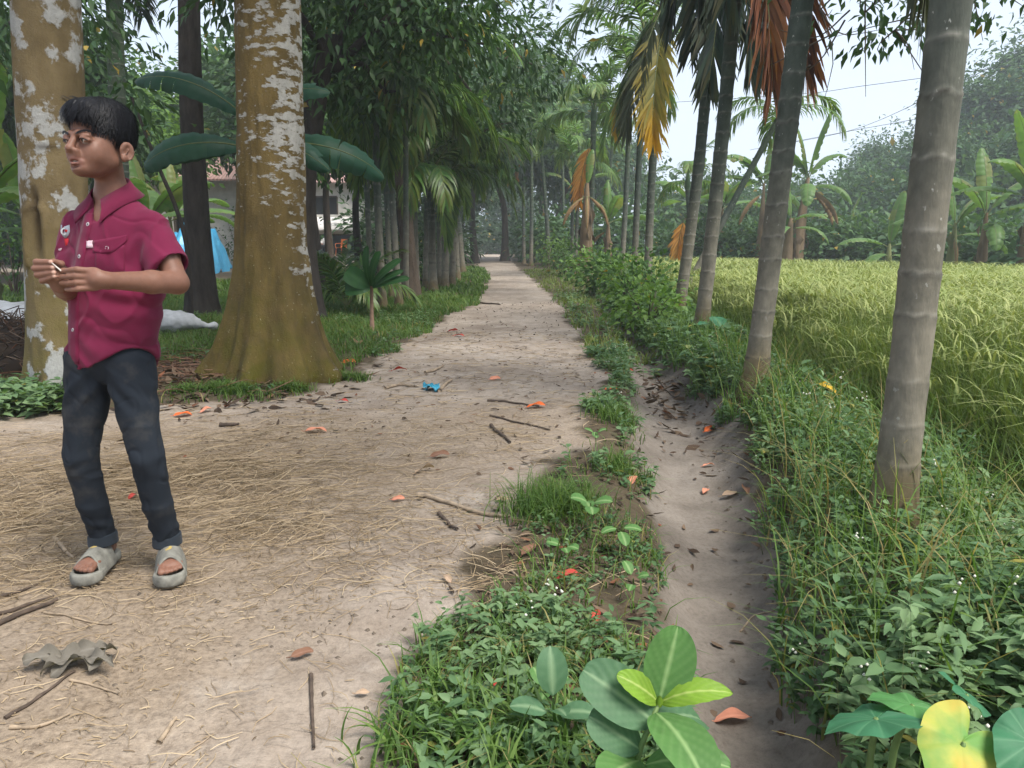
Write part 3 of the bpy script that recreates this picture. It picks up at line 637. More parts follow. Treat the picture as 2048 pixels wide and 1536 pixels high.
dark_tree(612, 640, 10.2, 'mango_tree', 'dark fissured trunk at the right edge of the buttress tree under heavy foliage', [(0, 0, -.1), (.02, 0, 1.0), (.10, 0, 2.0), (.32, 0, 3.0), (.5, 0, 3.6)], [.22, .17, .15, .14, .12],
          [((-.2, -.2, 4.2), (.9, .8, .7), 800), ((.9, -.1, 4.0), (.9, .8, .8), 900), ((1.7, .2, 3.7), (.7, .7, .8), 700), ((.2, .3, 3.2), (.6, .6, .5), 450), ((1.1, .4, 3.0), (.7, .6, .6), 500), ((2.2, 0, 4.2), (.7, .8, .6), 500)], M_bark_dark)
dark_tree(822, 600, 14.7, 'brown_tree', 'thick smooth brown trunk among the slim palms of the left verge', [(0, 0, -.1), (-.05, 0, 1.2), (-.12, 0, 2.6), (-.1, 0, 4.2), (0, 0, 5.2)], [.17, .14, .13, .12, .1],
          [((.9, -.3, 4.9), (1.2, 1., .8), 900), ((-.9, 0, 5.2), (1.2, 1., .9), 900), ((2.0, .5, 4.6), (1.0, 1., .9), 800), ((1.6, 1.2, 3.4), (.8, .8, .7), 500)], M_bark_brown, leaf=(.22, .07))
# thin curved sapling and leaning pole
sx, sy = at(382, 610, 9.5)[:2]
t = thing('curved_sapling', 'thin dark curving sapling stem right behind the boy', 'tree', (sx, sy, H1(sx, sy)))
pts = spline([at(382, 640, sy) , at(380, 560, sy), at(371, 480, sy), at(350, 410, sy), at(322, 345, sy), at(290, 265, sy), at(262, 190, sy)], 40) - [sx, sy, H1(sx, sy)]
mb = MB(); tube(mb, pts, np.linspace(.036, .018, 40), 8); link('trunk', mb.mesh('trunk'), M_bark_dark, t)
cr = MB(); cloud(cr, pts[-1], (.3, .3, .25), 70, .2, .07, gb, .9); cloud(cr, pts[-8], (.2, .2, .15), 30, .2, .07, gb, .9); link('crown', cr.mesh('crown'), M_dark, t)
sx, sy = at(648, 575, 18)[:2]
t = thing('thin_tree', 'thin dark bent pole of a young tree in front of the house', 'tree', (sx, sy, H1(sx, sy)))
mb = MB(); tube(mb, spline([(0, 0, -.1), (-.08, 0, .9), (-.16, 0, 1.8), (-.12, 0, 2.6), (0, 0, 3.4)], 30), np.linspace(.075, .04, 30), 8); link('trunk', mb.mesh('trunk'), M_bark_dark, t)
cr = MB(); cloud(cr, (0, 0, 3.2), (1.0, .9, .8), 500, .2, .07, gb, .8); link('crown', cr.mesh('crown'), M_mid, t)

# ---------------------------------------------------------------- coconut frond against the sky (palm stands left of the dark trunk)
x, y = at(250, 560, 13)[:2]
cp = areca(x, y, 5.6, .15, .12, (.3, 0), 'coconut palm whose comb like fronds hang against the sky gap at upper left', None, [], 61, mat=M_areca_l, name='coconut_palm')
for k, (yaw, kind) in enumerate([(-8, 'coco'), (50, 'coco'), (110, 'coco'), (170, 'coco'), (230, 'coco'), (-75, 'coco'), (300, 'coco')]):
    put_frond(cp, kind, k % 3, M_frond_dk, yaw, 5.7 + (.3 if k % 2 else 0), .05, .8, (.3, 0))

# ================================================================= bananas
def banana_leaf_mesh(name, L, W, p0, p1, seed, tear=.5, old=0.0, cup=.25):
    g = np.random.default_rng(seed); mb = MB(); n = 44; s = np.linspace(0, 1, n); a = np.radians(p0 + (p1 - p0) * s ** 1.3)
    pts = np.zeros((n, 3)); pts[1:, 0] = np.cumsum(np.cos(a[:-1])) * L / (n - 1); pts[1:, 2] = np.cumsum(np.sin(a[:-1])) * L / (n - 1)
    T = nrm(np.gradient(pts, axis=0)); S = np.tile([0, 1., 0], (n, 1)); U = np.cross(T, S)
    U = np.where(U[:, 2:] < -1e-6, -U, U)
    tube(mb, pts, .018 * (1 - .85 * s), 6, 1)
    wd = W * .5 * np.clip(np.sin(np.pi * np.clip((s - .10) / .90, 0, 1)) , 0, 1) ** .45 * (s > .10)
    for sg in (1, -1):
        k0 = np.searchsorted(s, .11)
        while k0 < n - 1:
            k1 = min(n - 1, k0 + (int(g.integers(1, 5)) if g.random() < tear else int(g.integers(5, 16))))
            dr = cup + abs(g.normal(0, .35 * tear)); sw = g.normal(.12, .10 * tear); gap = .006 * tear
            rows = []
            for k in range(k0, k1 + 1):
                f_ = (k - k0) / max(1, k1 - k0); shr = 1 - .12 * tear * abs(2 * f_ - 1)
                row = []
                for q in (0, .33, .66, 1.0):
                    o = wd[k] * q * (shr if q > .4 else 1)
                    wave = .012 * math.sin(k * 1.7 + sg) * q
                    row.append(pts[k] + S[k] * sg * o * math.cos(dr * q) - U[k] * (o * math.sin(dr * q) * .9 - .10 * wd[k] * (q > 0) * (1 - q)) + T[k] * (o * sw) + U[k] * wave)
                rows.append(row)
            v = np.array(rows); m = len(v); i = np.arange(m - 1)[:, None] * 4; j = np.arange(3)[None]
            f = np.stack([i + j, i + j + 1, i + j + 5, i + j + 4], -1).reshape(-1, 4)
            tv = np.tile([g.uniform(.3, .7), np.clip(old + (g.random() < .1) * .3, 0, 1), .5], (m * 4, 1)); tv[3::4, 1] = np.clip(tv[3::4, 1] + .25 * g.random(), 0, 1)
            mb.add(v.reshape(-1, 3), f, 0, tv); k0 = k1
    return mb.mesh(name)
BL = {}
def bleaf(kind, var, mat):
    key = (kind, var, mat.name)
    if key not in BL:
        kw = dict(erect=dict(p0=84, p1=62, L=2.0, W=.52), arch=dict(p0=66, p1=-25, L=2.1, W=.55), flat=dict(p0=30, p1=-35, L=2.1, W=.56), hang=dict(p0=20, p1=-80, L=1.9, W=.5), dead=dict(p0=-20, p1=-88, L=1.6, W=.34, cup=1.1, old=.9), )[kind]
        me = banana_leaf_mesh(f'banana_leaf_{kind}', seed=var * 13 + len(BL), tear=(.15, .55, .85)[var], **kw); me.materials.append(mat); me.materials.append(M_rachis); BL[key] = me
    return BL[key]
M_pstem = barkmat('banana_stem', (.10, .065, .035), (.26, .19, .12), scale=5, sz=.15, fissure=.5)
M_pstem_g = barkmat('banana_stem_green', (.10, .12, .045), (.24, .24, .11), scale=5, sz=.15, fissure=.3)
def banana(x, y, H, r, label, lv, group=None, mat=None, seed=1, lean=(0, 0), leafmat_=None):
    t = thing('banana_plant', label, 'banana plant', (x, y, H1(x, y)), 0, group)
    mb = trunk_shape('pseudostem', [(0, 0, -.1), (lean[0] * .2, lean[1] * .2, H * .35), (lean[0] * .6, lean[1] * .6, H * .7), (lean[0], lean[1], H)], [r, r * .92, r * .78, r * .5, r * .22], 18, 40, seed, rough=.05)
    g = np.random.default_rng(seed)
    for k in range(7):       # dry sheaths peeling off the stem
        a = g.uniform(0, 6.3); z = g.uniform(.25, .85) * H; f = z / H
        c = np.array([lean[0] * f + r * .85 * math.cos(a), lean[1] * f + r * .85 * math.sin(a), z])
        leaves(mb, c[None], np.array([[.15 * math.cos(a), .15 * math.sin(a), -1]]), np.array([[math.cos(a), math.sin(a), 0]]), g.uniform(.3, .6) * H * .4, r * .9, tint=np.array([[.5, .2, 0]]))
    link('pseudostem', mb.mesh('pseudostem'), mat or M_pstem, t)
    for kind, var, yaw, sc, roll in lv:
        o = bpy.data.objects.new('banana_leaf', bleaf(kind, var, (M_dry if kind == 'dead' else leafmat_ or M_banana))); COL.objects.link(o); o.parent = t
        o.location = (lean[0], lean[1], H - .12 - (.25 if kind in ('hang', 'dead') else 0)); o.rotation_euler = (R_(roll), 0, R_(yaw)); o.scale = (sc,) * 3
    return t
def blv(g, n=6, sc=1.0, tear=2, dead=1):
    y0 = g.uniform(0, 360); out = [('erect', int(g.integers(0, tear + 1)), y0, sc * .9, 0)]
    for k in range(n): out.append((('arch', 'flat', 'hang', 'arch')[k % 4], int(g.integers(0, tear + 1)), y0 + 137 * (k + 1), sc * g.uniform(.8, 1.1), g.normal(0, 12)))
    return out + [('dead', 2, y0 + 70 + 120 * k, sc * .9, 0) for k in range(dead)]
gbn = np.random.default_rng(31)
# right, at the far edge of the rice
P_ = lambda u, Y: at(u, 500, Y)[0]
G_B = 'banana plants along the far edge of the rice'
banana(P_(1592, 27), 27, 3.4, .26, 'tallest banana plant beyond the rice, brown stem with two raised torn leaves', [('erect', 2, -25, 1.25, 10), ('erect', 1, 165, 1.0, -5), ('arch', 2, 20, 1.0, 0), ('hang', 2, -40, 1, 0), ('flat', 2, 190, 1.0, 0), ('hang', 1, 250, 1.1, 0), ('arch', 2, 200, 1.1, 0), ('dead', 2, 10, 1.1, 0), ('dead', 1, -30, 1.1, 0)], G_B, seed=3, lean=(.25, 0))
banana(P_(1572, 25.5), 25.5, 2.0, .24, 'shorter brown banana stem just left of the tallest banana plant', [('hang', 1, -20, .8, 0), ('hang', 0, 230, .8, 0), ('erect', 1, 120, .9, 0), ('flat', 2, -60, .7, 0)], G_B, seed=4, lean=(.1, 0))
banana(P_(1520, 28), 28, 3.3, .17, 'banana plant left of the second palm with torn arching leaves', [('arch', 2, 175, 1.1, 0), ('arch', 2, 200, 1.1, 0), ('erect', 1, 30, 1, 0), ('flat', 2, 185, 1.1, 0), ('hang', 2, 10, 1, 0), ('dead', 1, 200, 1, 0), ('arch', 2, -20, .9, 0)], G_B, seed=5)
banana(P_(1778, 22), 22, 1.15, .15, 'small young banana plant with one broad upright leaf by the near palm', [('erect', 0, 30, .85, 0), ('flat', 1, 185, .8, 0), ('hang', 0, 215, .8, 0), ('flat', 1, 350, .7, 0), ('hang', 0, -70, .65, 0)], G_B, mat=M_pstem_g, seed=6)
banana(P_(1905, 20), 20, 1.7, .16, 'banana plant right of the near palm with a hanging yellow leaf', [('erect', 0, 120, .8, 0), ('arch', 1, 20, .9, 0), ('hang', 0, -10, .9, 0), ('flat', 1, 170, .8, 0), ('arch', 0, -60, .8, 0), ('dead', 1, 250, .7, 0)], G_B, mat=M_pstem_g, seed=7)
banana(P_(1965, 19), 19, 1.9, .15, 'banana plant with a dark stem near the right picture edge', [('erect', 1, 90, .9, 0), ('arch', 1, 190, 1, 0), ('arch', 1, 0, 1, 0), ('hang', 1, 250, .9, 0), ('flat', 2, -50, .9, 0)], G_B, seed=8)
banana(P_(2050, 18), 18, 2.3, .17, 'banana plant cut by the right picture edge with a tall upright leaf', [('erect', 0, 175, 1.05, 0), ('arch', 1, 200, .9, 0), ('flat', 1, 160, .9, 0), ('arch', 1, -40, 1, 0), ('hang', 1, 260, .9, 0)], G_B, seed=9)
banana(P_(1690, 29), 29, 1.6, .2, 'low banana plant with hanging leaves in the dark gap beyond the rice', blv(gbn, 6, .9), G_B, seed=10)
banana(P_(1440, 30), 30, 2.6, .18, 'banana plant between the fourth palm and the second palm, far', blv(gbn, 6, 1.1), G_B, seed=11)
banana(P_(1355, 31), 31, 2.8, .22, 'leaning pale banana stem behind the fifth palm', blv(gbn, 6, 1.1), G_B, seed=12, lean=(.5, 0))
banana(P_(1172, 23.5), 23.5, 2.9, .23, 'thick brown dry banana stem under the pale green palm', [('dead', 2, 200, .8, 0), ('dead', 1, 320, .8, 0), ('dead', 0, 265, .9, 0), ('erect', 1, 60, .6, 0)], 'banana plants beside the path', seed=13)
banana(P_(1215, 30), 30, 2.0, .18, 'banana plant half hidden in the bushes right of the brown stem', blv(gbn, 5, 1.0), 'banana plants beside the path', seed=14)
banana(P_(1150, 48), 48, 4.2, .2, 'far banana plant with a pale upright leaf above the pale palm', [('erect', 1, 170, 1.9, 0), ('arch', 1, 190, 1.4, 0), ('arch', 1, 0, 1.4, 0)], 'banana plants beside the path', seed=15)
# left
banana(-2.55, 7.7, 2.3, .10, 'banana plant hidden behind the buttress tree, dark broad leaves on both sides', [('arch', 1, 172, .58, -48), ('hang', 1, 195, .70, -65), ('hang', 0, 215, .62, -60), ('arch', 1, 4, .50, 58), ('hang', 1, -10, .78, 58), ('hang', 1, -45, .6, 50), ('dead', 1, -40, .6, 0), ('arch', 0, 100, .8, 0), ('erect', 1, 60, .7, 0)], 'banana plants on the left', mat=M_pstem_g, seed=16, leafmat_=M_banana_dk)
banana(-6.5, 9.4, 1.5, .12, 'bright banana plant at the left picture edge', [('arch', 0, 10, .85, 0), ('flat', 0, -30, .8, 0), ('hang', 0, 0, .7, 0), ('erect', 1, 0, .9, 0), ('arch', 1, 200, .9, 0)], 'banana plants on the left', mat=M_pstem_g, seed=17)
for k, (u, Y, H, lab) in enumerate([(300, 15, 1.5, 'bright banana plant seen above the boy shoulder'), (345, 17, 1.6, 'banana plant with a grey green hanging leaf beside the curved sapling'), (395, 19, 2.0, 'banana plant behind the dark straight trunk'), (60, 14, 1.6, 'banana plant in the gap left of the patched tree')]):
    banana(P_(u, Y), Y, H, .12, lab, blv(gbn, 6, .85, 1, 0), 'banana plants on the left', mat=M_pstem_g, seed=20 + k)

# ================================================================= background trees
gt = np.random.default_rng(12)
G_W = 'trees of the far wood beyond the rice'
k = 0
for u, Y, sc in [(1480, 62, .62), (1530, 58, .60), (1590, 64, .72), (1650, 60, .70), (1700, 54, .74), (1745, 60, .95), (1790, 52, .95), (1840, 56, 1.1), (1885, 48, 1.05), (1930, 54, 1.25), (1980, 46, 1.15), (2030, 50, 1.35), (2080, 44, 1.2), (2140, 50, 1.4), (1620, 48, .52), (1725, 44, .58), (1820, 42, .62), (1900, 40, .66), (1990, 38, .72), (2075, 36, .8), (1560, 46, .42), (1460, 44, .45), (1500, 38, .36), (1400, 50, .55), (1345, 56, .6)]:
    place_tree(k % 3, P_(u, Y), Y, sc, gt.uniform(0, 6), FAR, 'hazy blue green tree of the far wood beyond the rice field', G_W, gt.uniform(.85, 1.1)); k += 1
G_M = 'tall trees over the end of the path'
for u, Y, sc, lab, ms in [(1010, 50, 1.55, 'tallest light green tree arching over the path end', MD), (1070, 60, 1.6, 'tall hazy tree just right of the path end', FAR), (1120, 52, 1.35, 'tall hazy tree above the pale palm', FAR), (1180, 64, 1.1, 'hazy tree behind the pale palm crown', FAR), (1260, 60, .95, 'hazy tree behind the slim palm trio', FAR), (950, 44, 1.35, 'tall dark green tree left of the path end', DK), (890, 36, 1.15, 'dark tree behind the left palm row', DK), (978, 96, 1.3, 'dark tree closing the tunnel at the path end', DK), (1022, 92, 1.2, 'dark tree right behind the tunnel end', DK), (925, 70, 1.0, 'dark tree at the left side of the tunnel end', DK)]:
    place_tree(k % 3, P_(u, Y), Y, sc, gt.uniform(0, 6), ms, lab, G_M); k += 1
G_H = 'garden trees on the left side'
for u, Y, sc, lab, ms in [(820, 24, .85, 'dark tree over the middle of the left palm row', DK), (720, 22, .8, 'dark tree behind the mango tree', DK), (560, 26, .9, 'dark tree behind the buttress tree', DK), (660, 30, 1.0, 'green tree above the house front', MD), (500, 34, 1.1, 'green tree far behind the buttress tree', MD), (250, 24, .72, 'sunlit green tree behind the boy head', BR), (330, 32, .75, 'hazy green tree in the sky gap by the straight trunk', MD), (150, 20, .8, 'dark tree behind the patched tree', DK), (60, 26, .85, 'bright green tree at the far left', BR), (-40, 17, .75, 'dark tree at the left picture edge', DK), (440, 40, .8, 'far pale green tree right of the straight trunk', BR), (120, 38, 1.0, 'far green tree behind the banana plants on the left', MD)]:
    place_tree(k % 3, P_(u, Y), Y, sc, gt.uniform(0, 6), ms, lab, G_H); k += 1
# ================================================================= ground vegetation (uncountable: stuff)
M_rice = leafmat('rice_blades', (.10, .175, .06), (.165, .25, .085), (.24, .31, .12), old=(.30, .26, .08), rough=.5, trans=.4, tip=(.14, .20, .05))
M_grain = leafmat('rice_ears', (.18, .235, .075), (.255, .30, .105), (.35, .375, .155), rough=.7, trans=.25)
M_grass = leafmat('grass_blades', (.055, .115, .026), (.09, .165, .038), (.15, .23, .06), old=(.32, .25, .11), rough=.5, trans=.4)
M_weed = leafmat('weed_leaves', (.055, .115, .048), (.10, .18, .08), (.175, .26, .125), old=(.28, .24, .05), rough=.5, trans=.32)
M_flower = plain('flower_heads', (.52, .52, .44), .9, .25)
M_stem = plain('weed_stems', (.10, .12, .05), .8)
M_straw = leafmat('straw', (.19, .138, .08), (.29, .215, .135), (.43, .34, .225), old=(.10, .07, .045), rough=.8, trans=.1)
def dens(n, x0, x1, y0, y1, fn, g, pw=1.0):
    """n candidate points, denser near the camera, thinned by fn(x,y) in 0..1"""
    u = g.random(n); y = y0 + (y1 - y0) * u ** pw; x = g.uniform(x0, x1, n)
    keep = g.random(n) < fn(x, y); x, y = x[keep], y[keep]
    return np.stack([x, y, height(x, y)], -1)
def hdir(g, n):
    a = g.uniform(0, 2 * np.pi, n); return np.stack([np.cos(a), np.sin(a), np.zeros(n)], -1)
g = np.random.default_rng(101)
# ---------------------------------------------------------------- rice
def in_rice(x, y): return (x > rice_l(y) + .12 * vnoise(np.stack([x * 3, y * 3], -1), 33)) & (y < ip(x, [2, 4, 6.5, 11.5, 18, 30], [30, 29, 26.5, 17.5, 11, 8]))
rb = MB(); edge_f = lambda x, y: np.clip((x - rice_l(y)) / .35 + .25, .12, 1)
for n, y0, y1, x1, wd, hh in ((42000, 2.1, 6.0, 5.6, .0095, .70), (60000, 6.0, 12.0, 9.5, .016, .68), (42000, 12, 29.5, 13.5, .028, .66)):
    p = dens(n, 1.7, x1, y0, y1, lambda x, y: in_rice(x, y) * (x < .74 * y + 1.2) * edge_f(x, y), g)
    # clumps: pull to hill centres
    c = np.round(p[:, :2] / .17) * .17; p[:, :2] = c + (p[:, :2] - c) * .45; m = len(p)
    hm = hh * (1 + .10 * vnoise(np.stack([p[:, 0] * .9, p[:, 1] * .9], -1), 35)) * g.uniform(.72, 1.12, m)
    hm = hm * np.clip((p[:, 0] - rice_l(p[:, 1])) / .7 + .5, .45, 1)
    old = np.clip(g.normal(.03, .12, m) + .05 * (y0 > 5) + .08 * (y0 > 11), 0, .8)
    blades(rb, p, hdir(g, m), hm, wd * g.uniform(.7, 1.3, m), g.uniform(.10, .75, m) ** 1.2, 5, 0, np.stack([g.random(m), old, np.zeros(m)], -1))
    e = p[g.random(m) < (.16 if y0 < 5 else .5)]; q = len(e); D = hdir(g, q); D[:, 0] -= .25
    e[:, 2] += hh * g.uniform(.80, .98, q) * np.clip((e[:, 0] - rice_l(e[:, 1])) / .7 + .5, .45, 1)         # drooping ears of grain
    blades(rb, e, D, g.uniform(.13, .22, q), (.010 if y0 < 5 else .014 if y0 < 10 else .022) * g.uniform(.7, 1.2, q), g.uniform(1.0, 2.2, q), 4, 1)
tag(link('rice', rb.mesh('rice'), [M_rice, M_grain]), kind='stuff')
# ---------------------------------------------------------------- weeds
def plantlets(mb, P, g, h, nl, L, W, fl=0.0, mats=(0, 1, 2)):
    """upright little weeds: a stem, pairs of leaves up it, sometimes white flower heads"""
    n = len(P); h = h * g.uniform(.5, 1.3, n); lean = hdir(g, n) * g.uniform(0, .35, n)[:, None] + [0, 0, 1.]
    tops = P + lean * h[:, None]
    w = hdir(g, n) * .0016; w2 = np.stack([-w[:, 1], w[:, 0], w[:, 2]], -1)
    v = np.stack([P + w, P - w, tops], 1); b = (np.arange(n) * 3)[:, None]
    mb.add(v.reshape(-1, 3), b + [0, 1, 2], mats[1])
    i = np.repeat(np.arange(n), nl); s = np.tile(np.linspace(.25, 1, nl), n) + g.normal(0, .06, n * nl)
    Q = P[i] + lean[i] * (h[i] * s)[:, None]; D = hdir(g, n * nl); D[:, 2] = g.uniform(-.25, .6, n * nl)
    tone = np.clip(.5 + .7 * vnoise(P * 2.3, 41) + .35 * g.normal(size=n), 0, 1)
    t = np.stack([np.clip(tone[i] * .6 + .4 * g.random(n * nl), 0, 1), (g.random(n * nl) < .02) * g.random(n * nl), g.random(n * nl)], -1)
    ovals(mb, Q, D, np.tile([0, 0, 1.], (n * nl, 1)) + g.normal(0, .25, (n * nl, 3)), L * g.uniform(.5, 1.3, n * nl), W * g.uniform(.6, 1.2, n * nl), tint=t, mat=mats[0])
    if fl > 0:
        f = np.where(g.random(n) < fl)[0]; f = np.repeat(f, 4); C = tops[f] + g.normal(0, .012, (len(f), 3)) + [0, 0, .012]
        o = np.array([[1, 0, 0], [0, 1, 0], [-1, 0, 0], [0, -1, 0], [0, 0, 1], [0, 0, -1.]]) * .0045
        v = (C[:, None] + o[None] * g.uniform(.6, 1.2, (len(f), 1, 1))).reshape(-1, 3); b = (np.arange(len(f)) * 6)[:, None]
        mb.add(v, np.concatenate([b + k for k in ([0, 1, 4], [1, 2, 4], [2, 3, 4], [3, 0, 4], [1, 0, 5], [2, 1, 5], [3, 2, 5], [0, 3, 5])]), mats[2])
def right_bank(x, y):
    inner = ditch_c(y) + ditch_w(y) * (.95 + .35 * vnoise(np.stack([x * 0, y * 2.2], -1), 51) + .2 * vnoise(np.stack([x * 0, y * 7], -1), 52))
    bare = .9 * np.exp(-((x - 1.12) / .16) ** 2 - ((y - 3.25) / .33) ** 2)
    return (x > inner) * (x < rice_l(y) + .25) * (1 - bare)
WM = [M_weed, M_stem, M_flower]
wb = MB()
p = dens(2800, .5, 2.9, 1.25, 3.4, right_bank, g, 1.2); plantlets(wb, p, g, .14, 12, .036, .019, .01)
spot = lambda s, t: (lambda x, y: right_bank(x, y) * (vnoise(np.stack([x * 2.1, y * 2.1], -1), s) > t))
p = dens(2600, .5, 2.9, 1.25, 3.6, spot(54, .05), g, 1.2); plantlets(wb, p, g, .19, 10, .052, .025, .04)
p = dens(1500, .5, 2.9, 1.25, 3.6, spot(55, .15), g, 1.2); plantlets(wb, p, g, .11, 6, .065, .042, 0)
p = dens(1200, .5, 2.9, 1.25, 3.4, spot(56, .0), g, 1.2); plantlets(wb, p, g, .30, 9, .05, .016, .16)
p = dens(3400, .8, 2.7, 3.4, 7.0, right_bank, g); plantlets(wb, p, g, .10, 9, .045, .024, .02)
p = dens(1300, .8, 2.7, 3.4, 7.0, spot(57, .2), g); plantlets(wb, p, g, .16, 8, .085, .05, .02)
p = dens(2200, 1.2, 3.2, 7, 14, right_bank, g); plantlets(wb, p, g, .13, 9, .10, .055, .0)
p = dens(4200, .5, 2.6, 1.3, 3.6, right_bank, g); n = len(p)
blades(wb, p, hdir(g, n), g.uniform(.10, .46, n), g.uniform(.003, .0075, n), g.uniform(.2, 1.1, n), 4, 3, np.stack([g.random(n), (g.random(n) < .22) * g.random(n), np.zeros(n)], -1))
p = dens(5000, 1.0, 2.6, 3.4, 9, right_bank, g); n = len(p)
blades(wb, p, hdir(g, n), g.uniform(.10, .36, n), .008, g.uniform(.2, .9, n), 4, 3)
p = dens(900, .5, 2.6, 1.3, 6, right_bank, g); n = len(p)
blades(wb, p, hdir(g, n), g.uniform(.12, .5, n), .0035, g.uniform(.3, 1.4, n), 4, 3, np.stack([g.random(n), g.uniform(.7, 1, n), np.zeros(n)], -1))
tag(link('bank_weeds', wb.mesh('bank_weeds'), WM + [M_grass]), kind='stuff')
# ---------------------------------------------------------------- strip between path and ditch
def mid_strip(x, y):
    l = path_r(y) + .05 + .13 * vnoise(np.stack([x * 0, y * 1.7], -1), 61) + .06 * vnoise(np.stack([x, y * 6], -1), 62)
    r = ditch_c(y) - ditch_w(y) * (1.0 + .25 * vnoise(np.stack([x * 0, y * 5], -1), 63))
    patch = np.clip(.32 + .9 * vnoise(np.stack([x * 2.4, y * 2.4], -1), 64) + .28 * (y < 1.9), .05, .9)
    return (x > l) * (x < r) * patch
vb = MB()
p = dens(1500, -.6, .7, 1.2, 3.2, mid_strip, g, 1.15); plantlets(vb, p, g, .045, 7, .024, .014, .008)
p = dens(520, -.5, .6, 1.2, 2.0, mid_strip, g); plantlets(vb, p, g, .08, 8, .038, .017, .02)
p = dens(4200, -.2, 1.2, 3.2, 7.5, mid_strip, g); plantlets(vb, p, g, .07, 6, .05, .028, .02)
p = dens(26000, -.6, 1.3, 1.2, 8.0, mid_strip, g, 1.4); n = len(p); blades(vb, p, hdir(g, n), g.uniform(.04, .13, n), g.uniform(.003, .006, n), g.uniform(.3, 1.2, n), 3, 3, np.stack([g.random(n), (g.random(n) < .2) * .7, np.zeros(n)], -1))
# a taller tuft by the stick and broad grass at the bottom
for cx, cy, rr, n, h, wd in ((.16, 2.85, .17, 900, .16, .004), (-.16, 1.48, .14, 160, .12, .011), (.02, 1.36, .16, 160, .13, .012), (.33, 1.7, .1, 60, .1, .006), (.5, 3.4, .1, 200, .12, .004), (.62, 4.4, .15, 300, .14, .005)):
    q = np.stack([g.normal(cx, rr * .5, n), g.normal(cy, rr * .5, n)], -1); q = np.concatenate([q, height(q[:, 0], q[:, 1])[:, None]], 1)
    blades(vb, q, hdir(g, n), h * g.uniform(.4, 1.2, n), wd * g.uniform(.6, 1.2, n), g.uniform(.2, 1.3, n), 4, 3)
def far_r(x, y): 
    l = path_r(y) + .12 * vnoise(np.stack([x * 0, y * 1.1], -1), 71); return (x > l) * (x < ditch_c(y) + .4)
p = dens(9000, -1.5, 2.2, 7.5, 32, far_r, g, 1.4); n = len(p); blades(vb, p, hdir(g, n), g.uniform(.06, .17, n), .010 * (1 + p[:, 1] / 16), g.uniform(.3, 1.2, n), 3, 3, np.stack([g.uniform(.55, 1, n), g.uniform(0, .4, n), np.zeros(n)], -1))
p = dens(500, .4, 2.2, 6.5, 16, far_r, g); plantlets(vb, p, g, .10, 7, .06, .035, 0)
tag(link('verge_weeds', vb.mesh('verge_weeds'), WM + [M_grass]), kind='stuff')
# ---------------------------------------------------------------- grass on the left
def left_lawn(x, y):
    e = path_l(y) + .02 + .16 * vnoise(np.stack([x * .5, y * 1.5], -1), 81) + .05 * vnoise(np.stack([x * 5, y * 5], -1), 82)
    littery = np.exp(-((x + 2.9) / .95) ** 4 - ((y - 5.6) / 1.0) ** 4)
    tree = np.exp(-((x + 1.92) / .75) ** 4 - ((y - 5.7) / .6) ** 4)
    return (x < e) * (y > 4.9) * np.clip(1 - 1.05 * np.maximum(littery, tree), 0, 1) * np.where(y > 20, (x > -6), 1)
gb_ = MB()
p = dens(70000, -7, -.6, 4.9, 15, left_lawn, g, 1.15); p = p[(p[:, 0] > -.95 * p[:, 1]) ]; n = len(p)
tone = np.clip(.5 + .8 * vnoise(p * .8, 83), 0, 1)
blades(gb_, p, hdir(g, n), g.uniform(.03, .115, n) * (1 + p[:, 1] / 40), .0042 * (1 + p[:, 1] / 7), g.uniform(.3, 1.3, n), 3, 0, np.stack([tone * .6 + .4 * g.random(n), (g.random(n) < .06) * .7, np.zeros(n)], -1))
p = dens(30000, -12, -.6, 13, 34, left_lawn, g, 1.2); n = len(p)
blades(gb_, p, hdir(g, n), g.uniform(.07, .18, n), .02 * (1 + p[:, 1] / 20), g.uniform(.3, 1.2, n), 2, 0)
for cx, cy, rr, n in ((-2.02, 5.28, .17, 900), (-1.62, 5.45, .12, 300), (-1.3, 5.9, .14, 400), (-2.3, 5.2, .1, 200)):
    q = np.stack([g.normal(cx, rr * .55, n), g.normal(cy, rr * .3, n)], -1); q = np.concatenate([q, height(q[:, 0], q[:, 1])[:, None]], 1)
    blades(gb_, q, hdir(g, n), g.uniform(.05, .11, n), .006, g.uniform(.4, 1.4, n), 3, 0)
tag(link('grass', gb_.mesh('grass'), M_grass), kind='stuff')
lb_ = MB()
p = dens(1500, -5, -.9, 5.2, 11, lambda x, y: left_lawn(x, y) * (vnoise(np.stack([x * 1.1, y * 1.1], -1), 85) > .1), g); plantlets(lb_, p, g, .09, 7, .06, .032, 0)
p = dens(520, -3.8, -2.7, 4.45, 5.1, lambda x, y: np.clip(1.2 - ((x + 3.3) / .5) ** 2 - ((y - 4.75) / .3) ** 2, 0, 1), g); plantlets(lb_, p, g, .13, 9, .075, .05, 0)
tag(link('ground_ivy', lb_.mesh('ground_ivy'), WM), kind='stuff')
